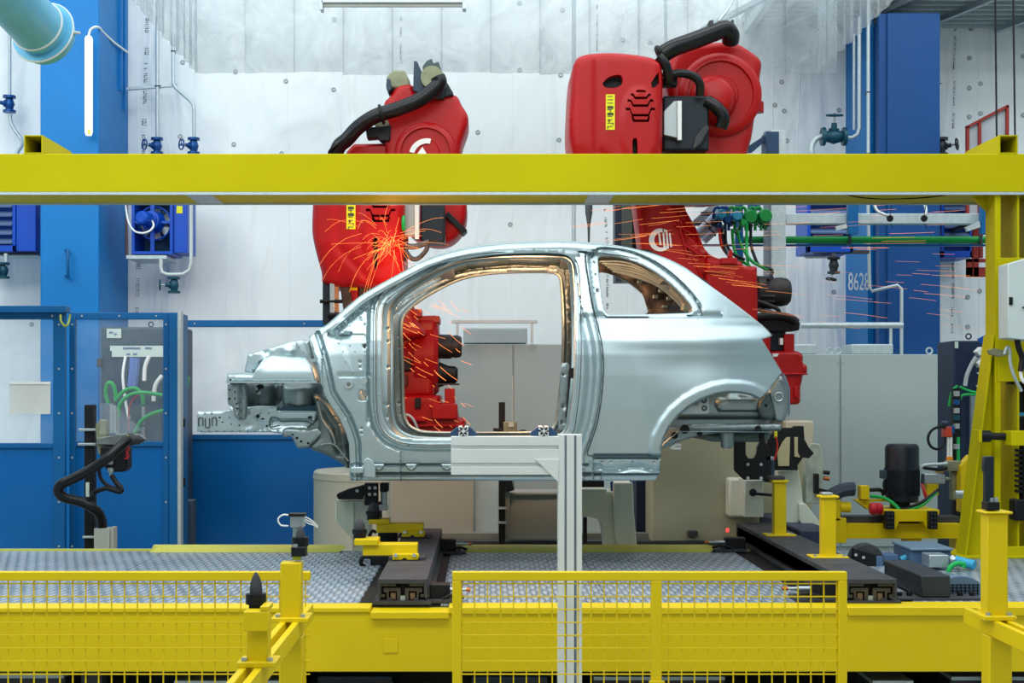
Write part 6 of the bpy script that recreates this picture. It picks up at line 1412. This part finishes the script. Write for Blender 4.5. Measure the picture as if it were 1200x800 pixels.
# roof inner header rails (box beams beneath each side, lit by the arc)
mb = MB()
for (xa, ya, xb, yb) in ((500, 309, 545, 297), (545, 297, 600, 292), (600, 292, 690, 292), (690, 292, 760, 300)):
    a, b = P(xa, ya, 8.2), P(xb, yb, 8.2); mb.add([(a.x, 8.2, a.z), (b.x, 8.2, b.z), (b.x, 8.34, b.z+.02), (a.x, 8.34, a.z+.02)], [(0, 1, 2, 3)])
steel_part('roof_rail_inner', mb, car, STEELD, .003)
for px, w in ((520, .09), (676, .10), (800, .10)):
    yy = np.interp(px, [p[0] for p in SILH[2:]], [p[1] for p in SILH[2:]]); a = P(px, yy+5, 8.2)
    mb = MB(); q = []
    for k in range(9):
        t = k/8; y = 8.25+(2*CD-16.5)*t; z = a.z-.015+.03*math.sin(PI*t); q += [(a.x-w/2, y, z), (a.x+w/2, y, z), (a.x+w/2, y, z-.03), (a.x-w/2, y, z-.03)]
    f = [(k*4+i, k*4+(i+1) % 4, (k+1)*4+(i+1) % 4, (k+1)*4+i) for k in range(8) for i in range(4)]+[(0, 1, 2, 3), (32, 35, 34, 33)]
    part('roof_bow', mb.add(q, f), STEELD, car)
# rear: deck, lower closing panel, hatch ring
def cross(name, pts, m=STEELD, d0=8.12, th=.02):
    """panel spanning the body; pts in pixels on the near side"""
    q = [P(x, y, 8.1) for x, y in pts]; n = len(q); mb = MB()
    mb.add([(v.x, d0, v.z) for v in q]+[(v.x, 2*CD-d0, v.z) for v in q], [(i, i+1, n+i+1, n+i) for i in range(n-1)])
    o = part(name, mb, m, car, ang=30); o.modifiers.new('thick', 'SOLIDIFY').thickness = .004; return o
cross('rear_header', [(800, 315), (812, 321), (822, 331), (818, 340)])
cross('rear_closing_panel', [(899, 400), (893, 405), (905, 450), (916, 470), (914, 492), (905, 506)], STEELD, 8.2)
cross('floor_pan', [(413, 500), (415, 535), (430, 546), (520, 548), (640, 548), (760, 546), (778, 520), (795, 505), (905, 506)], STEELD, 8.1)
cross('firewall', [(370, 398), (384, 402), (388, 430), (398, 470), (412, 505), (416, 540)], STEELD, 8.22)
cross('cowl_panel', [(362, 397), (378, 388), (395, 392), (402, 404)], STEELD, 8.2)
cross('seat_crossmember', [(560, 548), (560, 537), (585, 537), (585, 548)], STEELD, 8.1)
# dark inner quarter seen through the quarter window on the far side
IQ_O = [(690, 290), (760, 292), (830, 330), (850, 372), (850, 400), (690, 400)]
IQ_H = crom([(700, 321), (715, 321), (726, 324), (740, 332), (752, 344), (757, 357), (758.5, 367), (740, 369), (715, 369), (706, 368), (702, 350)], 3)
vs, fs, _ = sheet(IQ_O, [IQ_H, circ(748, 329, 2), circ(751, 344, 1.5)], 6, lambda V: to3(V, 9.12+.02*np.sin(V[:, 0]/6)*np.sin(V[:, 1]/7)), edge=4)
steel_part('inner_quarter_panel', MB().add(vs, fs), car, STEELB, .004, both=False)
mb = MB()
for x, y, w, h in ((736, 308, 9, 6), (747, 328, 6, 4), (772, 338, 8, 5), (765, 345, 7, 5), (776, 357, 7, 4), (755, 300, 14, 3), (781, 347, 6, 5)): part('inner_bracket', MB().pbox(x, y, x+w, y+h, 9.06, .05), STEELD, car, .006)
mb = MB().ptube([(762, 331, 9.0), (768, 328, 9.0), (773, 333, 9.0), (769, 337, 9.0)], .012); part('inner_latch', mb, BLK, car)
mb = MB(); 
for k in range(6): mb.ptube([(703+k*3, 306+k*2.2, 9.0), (740+k*6, 309+k*5, 8.95), (790+k*3, 335+k*6, 8.9)], .008+.003*(k % 2))
part('inner_rib', mb, STEELD, car)
part('inner_lip', MB().ptube([(786, 337, 8.3), (796, 346, 8.3), (803, 356, 8.3), (801, 364, 8.3)], .02), mat('sealer_stained_steel', (176, 172, 140), .5, .4, var=.3, vscale=30), car)
# B-pillar reinforcement
vs, fs, _ = sheet(crom([(657, 430), (662, 425), (668, 430), (667, 470), (666, 495), (664, 505), (659, 508), (654.5, 504), (654, 492), (656, 460)], 3), [circ(659, 495.5, 1.4), circ(660.5, 439, 1.0), circ(660.5, 477, 1.0)], 4, lambda V: to3(V, 8.2+0*V[:, 0]), edge=3)
steel_part('pillar_reinforcement', MB().add(vs, fs), car, STEELD, .006, both=False)
part('pillar_pad', MB().prism([(667, 431), (674.5, 431), (673, 460), (668, 490), (662.5, 489), (664.5, 470)], 8.12, .03), BLK, car, .002)
# sill tabs and small plates
def U(px, w=6, h=6.5, y=543.6): return [(px-w, y), (px+w, y), (px+w*.62, y+h*.8), (px+w*.3, y+h), (px-w*.3, y+h), (px-w*.62, y+h*.8)]
for px, w in ((444, 6), (482, 6.5), (523.5, 6.5), (567.5, 9), (606, 6.5)):
    vs, fs, _ = sheet(U(px, w), [circ(px, 548, .9)] if w < 8 else [circ(px-2.6, 548, .9), circ(px+3, 548, 1.2)], 2.5, lambda V: to3(V, 7.955+0*V[:, 0]), edge=2)
    steel_part('sill_tab', MB().add(vs, fs), car, STEEL, .006)
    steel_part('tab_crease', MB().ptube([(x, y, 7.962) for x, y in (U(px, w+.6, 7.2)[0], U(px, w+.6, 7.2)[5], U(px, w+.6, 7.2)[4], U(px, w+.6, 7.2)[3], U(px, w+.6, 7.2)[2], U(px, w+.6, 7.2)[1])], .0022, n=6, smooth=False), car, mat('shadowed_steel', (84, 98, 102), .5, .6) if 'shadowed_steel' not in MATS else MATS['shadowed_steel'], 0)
part('sill_end_cap', MB().pbox(411, 547, 426, 554.5, 7.93, .05), STEEL, car, .006)
part('sill_bracket', MB().prism([(426, 540), (430, 536), (437, 540), (440, 547), (440, 560), (426, 558)], 7.945, .03), STEEL, car, .004)
part('hinge_stud', MB().lathe(P(408.5, 450, float(side_depth(np.array([[404., 452.]]))[0])-.012), (0, .05, 0), [(0, .012), (0, .026), (.3, .030), (1, .034)], 22, cap=False), SILV, car)
part('hinge_stud', MB().lathe(P(426, 446, float(side_depth(np.array([[426., 451.]]))[0])-.006), (0, .03, 0), [(0, .012), (0, .02), (1, .022)], 18), SILV, car)
for x, y in ((416, 435), (415, 486), (412.5, 434), (412.5, 486)): part('weld_nut', MB().cyl(P(x, y, 7.975), P(x, y, 8.0), .010, n=6), STEELD, car)
# dark tubes stand for the shade in the gaps between the pressings
GAPM = mat('gap_shade_dark', (58, 72, 78), .6)
def gap_shade_tube(name, pts, r=.0032, off=.0, closed=False, both=True):
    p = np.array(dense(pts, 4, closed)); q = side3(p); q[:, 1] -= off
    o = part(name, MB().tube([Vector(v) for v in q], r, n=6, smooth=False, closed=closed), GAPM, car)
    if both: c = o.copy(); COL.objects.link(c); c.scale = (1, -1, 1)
gap_shade_tube('quarter_gap_shade', [(x-.9, y) for x, y in CUT[:-1]]+[(689, 533.8), (773, 533.8)], .0034, .004)
gap_shade_tube('sill_gap_shade', [(699, 537.2), (770, 537.2)], .0055, .002)
gap_shade_tube('sill_gap_shade', [(427, 555.2), (560, 555.4), (700, 555.6), (772, 555.4)], .0050, .004)
gap_shade_tube('sill_gap_shade', [(441, 544.2), (560, 544.4), (690, 544.4)], .0034, .004)
gap_shade_tube('window_gap_shade', [p for p in [(690, 300), (694, 292.5), (705, 290.5), (725, 292.5), (747, 298), (769, 307), (787, 319.5), (803, 334.5), (815, 350), (821, 364), (823, 370)]], .0026, .001)
dl = np.array(dense(DOOR, 4)); tn = np.roll(dl, -1, 0)-np.roll(dl, 1, 0); nn_ = np.stack([-tn[:, 1], tn[:, 0]], 1); nn_ /= np.hypot(*nn_.T)[:, None]
if dist(dl[:1]+nn_[:1]*3, IN_H)[0] < dist(dl[:1]-nn_[:1]*3, IN_H)[0]: nn_ = -nn_
gap_shade_tube('door_flange_gap_shade', [tuple(v) for v in dl+nn_*6.6], .0024, .002, True)
gap_shade_tube('arch_gap_shade', [(p[0], p[1]) for p in offs([q for q in ARCH_F], (9.6,), False) if (p[0] > 380) and p[1] > 402 and inside(np.array([p]), OUT)[0]], .0030, .002) if False else None
for px, py, r in ((410, 405, .8), (416, 412, .7), (402, 412, .7), (405, 424, .7), (437, 470, .8), (436, 420, .7), (397, 402, .8)): part('weld_spot', MB().cyl(Vector(side3(np.array([[px, py]]))[0])-Vector((0, .003, 0)), Vector(side3(np.array([[px, py]]))[0]), r*.006, n=8), STEELD, car)

# ---------------------------------------------------------------- front structure
def flat(name, poly, d, r=.015, dep=.03, m=STEEL, holes=(), step=4, relief=None, both=True, label=None):
    o = part(name, pillow(MB(), poly, d, dep, r, step, holes, relief), m, car, ang=45, label=label)
    if both: c = o.copy(); COL.objects.link(c); c.scale = (1, -1, 1)
    return o
flat('upper_apron', rnd([(265.5, 437), (287, 435.5), (295, 437.5), (303, 427), (309, 418), (316, 415.5), (330, 416.5), (358, 419), (366, 428), (370.5, 441), (371, 448), (265, 448)], 2), 8.02, .02, .20, relief=lambda V: .045*sst(V[:, 1], 436, 418)*sst(V[:, 0], 300, 312)+.03*sst(441-V[:, 1], 0, 5)*(V[:, 0] < 298), holes=[circ(270, 445, 1.2)])
flat('apron_flange', [(264.5, 446.5), (371, 446.5), (371, 448.5), (264.5, 448.5)], 7.99, .003, .04)
flat('apron_plate', rnd([(286, 435), (290, 415), (296, 413), (312, 409), (322, 405.5), (340, 399.5), (350, 399), (358, 399), (362, 398), (368, 420), (330, 420), (305, 424), (296, 438)], 2), 8.22, .012, .02, relief=lambda V: -.03*np.exp(-((V[:, 0]-339)/5)**2-((V[:, 1]-412)/5)**2)+.03*np.exp(-((V[:, 0]-311)/3.5)**2-((V[:, 1]-411)/4)**2), holes=[circ(354, 414, 1.4), circ(348, 406, 1), circ(354, 405, .9), circ(362, 416, 1.3), circ(296, 433, .8)])
flat('apron_gusset', [(346, 399.5), (355, 399), (365, 420), (369, 432), (360, 421), (348, 419)], 8.12, .006, .01, holes=[circ(350, 407, 1.1), circ(356, 413, .9)])
flat('strut_tower', crom([(331, 450), (345, 449), (369, 449), (370, 465), (369, 481), (345, 481), (333, 478), (329, 468)], 3), 8.28, .05, .30, STEELD, relief=lambda V: -.04*np.exp(-((V[:, 0]-350)/14)**2)*sst(V[:, 1], 448, 456))
part('tower_eye', MB().torus(P(347.5, 471.5, 8.26), (0, 1, 0), .030, .007, 22, 8).lathe(P(347.5, 471.5, 8.27), (0, .02, 0), [(0, .012), (0, .026), (1, .03)], 18), STEELD, car)
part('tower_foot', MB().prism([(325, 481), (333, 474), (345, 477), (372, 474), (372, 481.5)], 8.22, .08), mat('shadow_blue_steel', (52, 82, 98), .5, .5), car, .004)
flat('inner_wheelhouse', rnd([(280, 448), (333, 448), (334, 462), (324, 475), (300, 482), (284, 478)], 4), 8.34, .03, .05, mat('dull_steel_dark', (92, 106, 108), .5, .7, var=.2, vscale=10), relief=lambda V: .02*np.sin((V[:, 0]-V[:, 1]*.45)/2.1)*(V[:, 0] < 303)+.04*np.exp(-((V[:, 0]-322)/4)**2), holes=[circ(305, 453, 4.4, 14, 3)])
flat('apron_bracket', rnd([(266, 448), (287, 448), (289, 470), (287, 491), (279, 492.5), (275, 488), (272, 476), (266.5, 474)], 2), 8.10, .012, .05, STEELD, holes=[circ(275.5, 459, 1.1), circ(275.5, 467, 1.1), circ(277, 473, 1.1), circ(278, 478.5, 1.2), circ(269, 456.5, 1), circ(269, 467, 1.4)], relief=lambda V: .03*sst(V[:, 0], 279, 283))
flat('front_rail', rnd([(230.5, 482.5), (262, 481.5), (263.5, 480), (268, 480), (270, 476.5), (292, 476.5), (300, 475.5), (325, 476), (325.5, 481), (373, 481.5), (370, 493), (362, 500), (350, 507), (334, 513), (330, 508.5), (318, 506.5), (230.5, 506.5)], 1.5), 8.20, .008, .09,
     holes=[circ(257.5, 489, 1.2), circ(260.8, 494.4, 1.0), circ(280.5, 498, 1.1), circ(302.5, 487.5, 2.5, 12), circ(312.5, 499, 1.4), circ(363.5, 488.7, 3, 12, 1.6), circ(308, 490.5, 2.4, 10, 1), circ(271, 497, .8), circ(269, 489, .8)]+[circ(x, 484, .8) for x in (240, 248, 292, 305, 315)]+[circ(x, 504.5, .7) for x in range(236, 330, 9)],
     relief=lambda V: .022*sst(504.5-V[:, 1], 0, 3)*np.exp(-((V[:, 0]-300)/12)**4)*sst(V[:, 1]-(487+.55*np.abs(V[:, 0]-298)), 0, 3)+.02*sst(6-np.abs(V[:, 1]-497-(V[:, 0]-345)*.0), 0, 2.5)*((V[:, 0] > 318)&(V[:, 0] < 366)))
for k, x in enumerate((235, 243, 251)):
    up = k != 1; ya, yb = (489, 499) if up else (490, 501)
    pts = [(x-2.4, yb, 8.195), (x-2.4, ya+1.5, 8.195), (x, ya, 8.195), (x+2.4, ya+1.5, 8.195), (x+2.4, yb, 8.195)] if up else [(x-2.4, ya, 8.195), (x-2.4, yb-1.5, 8.195), (x, yb, 8.195), (x+2.4, yb-1.5, 8.195), (x+2.4, ya, 8.195)]
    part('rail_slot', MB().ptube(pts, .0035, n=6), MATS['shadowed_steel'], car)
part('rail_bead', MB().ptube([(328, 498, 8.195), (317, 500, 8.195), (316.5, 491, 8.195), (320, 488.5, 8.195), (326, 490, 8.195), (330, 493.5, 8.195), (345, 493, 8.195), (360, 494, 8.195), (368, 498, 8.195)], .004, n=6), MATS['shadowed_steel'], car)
flat('rail_foot', rnd([(331, 503), (336, 500.5), (360, 502), (373, 500), (380, 508), (362, 525), (348, 525.5), (341, 511), (333, 513), (330, 508)], 2), 8.12, .02, .12, STEELD, holes=[circ(343, 509, 1.2), circ(348, 513, 1.5), circ(353, 517, 1.5), circ(361, 519, 1.4)])
flat('rear_wheelhouse_lining', crom([(366, 461), (376, 468), (387, 476), (397, 493), (404, 508), (407.5, 524), (409, 549), (396, 541), (378, 532), (362, 525), (372, 512), (372, 494), (369, 478)], 3), 8.10, .05, .25, mat('grey_lining_steel', (110, 122, 120), .5, .7, var=.15, vscale=8), relief=lambda V: .05*sst(dist(V, [(372, 470), (392, 500), (398, 530)], False), 8, 0)*.8)
part('lining_seam', MB().ptube([(372, 470, 8.09), (378, 492, 8.09), (389, 508, 8.09), (393, 520, 8.09)], .006, n=6).ptube([(376, 521, 8.09), (392, 521, 8.09), (408, 540, 8.09)], .005, n=6), STEELD, car)
part('front_crossmember', MB().box(P(268, 0, 8.2).x, P(284, 0, 8.2).x, 8.28, 2*CD-8.28, Z(505, 8.2), Z(484, 8.2)), STEELD, car, .006)
part('hinge_plate', MB().prism([(377, 448), (380, 447), (390, 458), (389, 464), (384, 462)], 8.02, .02), mat('bright_zinc_plate', (150, 176, 206), .25, .9), car, .003)
# ---------------------------------------------------------------- rear structure
flat('rear_wheelhouse', rnd([(768, 500), (775, 480), (795, 462), (850, 454), (900, 462), (912, 470), (910, 494), (890, 496), (840, 497), (790, 499)], 4), 8.22, .03, .04, STEELD, step=3,
     relief=lambda V: -.035*sst(7-dist(V, [(846, 474), (905, 474)], False), -1.5, 1.5)-.02*sst(4-dist(V, [(856, 466), (880, 466)], False), -1, 1)+.05*sst(V[:, 1], 486, 494))
part('wheelhouse_patch', MB().prism([(796, 484), (806, 475), (818, 475), (820, 468), (831, 464), (831.5, 483), (829, 485), (800, 485.5)], 8.20, .01), STEEL, car, .002)
for x, y in ((825, 469), (825.5, 478)): part('patch_ring', MB().torus(P(x, y, 8.195), (0, 1, 0), .012, .005, 16, 6), MATS['shadowed_steel'], car)
flat('rear_rail', rnd([(772, 522), (778, 510), (796, 503), (810, 497), (905, 496), (916, 497), (916, 505), (880, 506), (840, 507.5), (815, 512), (795, 518), (776, 526)], 2), 8.15, .012, .12, STEELD, holes=[circ(820, 508, 2, 10), circ(888.5, 502, 2.2, 10)], relief=lambda V: .012*sst(V[:, 1], 502, 506))
for x, y, r in ((802.5, 502.5, .020), (790.5, 510, .014), (888.5, 502, .012), (820, 508, .010)): part('rail_plug', MB().torus(P(x, y, 8.12), (0, 1, 0), r, .007, 18, 8).cyl(P(x, y, 8.12), P(x, y, 8.14), r, n=16), BLK, car)
part('rear_floor_well', MB().ext([P(822, 508, 8.3), P(905, 505, 8.3), P(901, 518, 8.3), P(835, 517.5, 8.3)], (0, .8, 0)), mat('dark_underbody', (96, 112, 108), .5, .6), car, .02)
part('tow_tube', MB().lathe(P(852, 525, 8.25), (0, 0, .09), [(0, .03), (.1, .036), (1, .042)], 24), STEELD, car)
part('tow_hook', MB().ptube([(798, 521, 8.2), (792, 521, 8.2), (786, 524, 8.2), (792, 525, 8.2), (798, 525, 8.2)], .008, n=8), WHITE, car)
part('underbody_strut', MB().prism([(891, 507), (896, 507), (896, 518), (892, 520)], 8.2, .05), BLK, car, .003)
flat('rear_corner', rnd([(915, 439), (921, 446), (925, 455), (925, 478), (922, 488), (917, 495), (908, 492), (903, 470), (900, 459), (908, 448)], 2), 8.18, .012, .15, STEELD)
part('corner_ring', MB().torus(P(912.5, 465, 8.17), (0, 1, 0), .024, .006, 20, 8), STEEL, car)
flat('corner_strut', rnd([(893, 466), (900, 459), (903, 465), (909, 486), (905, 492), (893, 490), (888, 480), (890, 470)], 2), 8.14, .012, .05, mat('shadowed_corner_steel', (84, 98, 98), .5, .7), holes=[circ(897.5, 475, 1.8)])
part('corner_edge', MB().prism([(918, 437), (921, 441), (926, 456), (926, 484), (924.5, 488), (924, 457), (917, 441)], 8.12, .02), mat('edge_steel', (110, 126, 140), .4, .7), car)

# ================================================================ sparks and the glow of the weld
def spark_burst(name, label, fn, n):
    m = MB()
    for k in range(n): m.tube(*fn(k), n=4, step=3)
    g = base_of(m); return tag(link(name, m.mesh(name, g), SPARK, None, g), label, 'sparks', None, 'stuff')
R_ = random.Random(11)
def b1(k):
    c = P(456, 284, 10.0); a = R_.uniform(0, 2*PI); s = R_.uniform(.03, .16) if k < 48 else R_.uniform(.12, .34)
    c = c+Vector((R_.gauss(0, .03), 0, R_.gauss(0, .03))); v = Vector((math.cos(a)*s, R_.uniform(-.12, .05), math.sin(a)*s)); t0 = R_.uniform(.1, .8); g = Vector((R_.uniform(-.1, .1), 0, -.5*R_.random()))*s*1.6
    return ([c+v*t0, c+v*(t0+.35)+g*.2, c+v*(t0+.7)+g*.6, c+v*(t0+.95)+g*1.1], R_.uniform(.0005, .0011))
spark_burst('spark_burst', 'bright orange burst of sparks on the left robot cover', b1, 78)
def b2(k):
    x = R_.choice((R_.uniform(700, 900), R_.uniform(950, 1110), R_.uniform(800, 1110))); y = 230+R_.random()*150; Lx = R_.uniform(15, 60); sl = .12*(y-290)/60*Lx*R_.uniform(.4, 1.3); d = R_.uniform(9.6, 10.0)
    if x < 880: y = min(y, 285+max(0, (x-760))*.5)
    return ([P(x, y, d), P(x+Lx*.5, y+sl*.42, d), P(x+Lx, y+sl, d)], R_.uniform(.0004, .0009))
spark_burst('spark_stream', 'thin orange spark trails flying right past the upper robot and column', b2, 95)
def b3(k):
    c = P(470, 372, 9.35); x = R_.uniform(462, 545); y = R_.uniform(350, 500); a = R_.uniform(-.9, -.3); l = R_.uniform(.03, .16)*(1 if y < 440 else .6)
    q = P(x, y, 9.7); return ([q, q+Vector((l*.5*math.cos(a), 0, -l*.5*math.sin(a)*-1)), q+Vector((l*math.cos(a), 0, l*math.sin(a)*.9))], R_.uniform(.0008, .0018))
spark_burst('spark_shower', 'fine orange sparks in front of the left robot base', b3, 60)
def b4(k):
    q = P(R_.uniform(640, 760), R_.uniform(240, 283), 9.3); return ([q, q+Vector((.08, 0, .01)), q+Vector((R_.uniform(.14, .3), 0, .03))], R_.uniform(.0007, .0013))
spark_burst('spark_trail', 'faint orange spark trails just above the roof of the body', b4, 14)
def glow(loc, e, r=.08, c=(1, .42, .16)):
    l = bpy.data.lights.new('weld_glow', 'POINT'); l.energy = e; l.color = c; l.shadow_soft_size = r
    o = bpy.data.objects.new('weld_glow', l); COL.objects.link(o); o.location = loc
glow(P(615, 338, 8.45), 36, .15, (1, .46, .20)); glow(P(520, 352, 8.55), 7, .1, (1, .46, .2)); glow(P(456, 284, 9.90), 3); glow(P(500, 372, 9.9), 18); glow(P(740, 318, 8.8), .5)

# ---------------------------------------------------------------- shared group names of the repeats
GR = {'gate_valve': 'gate valves on the wall pipes', 'unit_heater': 'blue unit heaters on the wall', 'partition_panel': 'blue framed partition panels', 'support_post': 'yellow support posts', 'locating_pin': 'black locating pins',
      'yellow_locator': 'yellow locators on the left rail', 'telescopic_rail': 'telescopic rails on the platform', 'rail_stop': 'stop blocks beside the rails', 'rail_cover': 'dark rail covers', 'skid_beam': 'yellow beams in the foreground',
      'mesh_fence': 'yellow mesh fences', 'welding_robot': 'red robots', 'robot_pedestal': 'beige robot pedestals', 'clamp_tower': 'cream clamp towers', 'control_cabinet': 'grey cabinets', 'electrical_enclosure': 'dark enclosures',
      'steel_column': 'blue building columns', 'strip_curtain': 'strip curtains around the cell', 'hose_plug': 'hose plugs over the rail', 'blue_hanger': 'blue hanger bars', 'profile_rail': 'slotted profile ends', 'loose_cable': 'cables on the gantry column',
      'suspension_cable': 'suspension cables', 'hanging_rod': 'hanging rods', 'pin_actuator': 'actuators under the yellow locators', 'heater_bracket': 'heater shelves'}
for o in bpy.data.objects:
    if o.parent is None and o.get('category') and not o.get('group'):
        k = o.name.split('.')[0]
        if k in GR: o['group'] = GR[k]
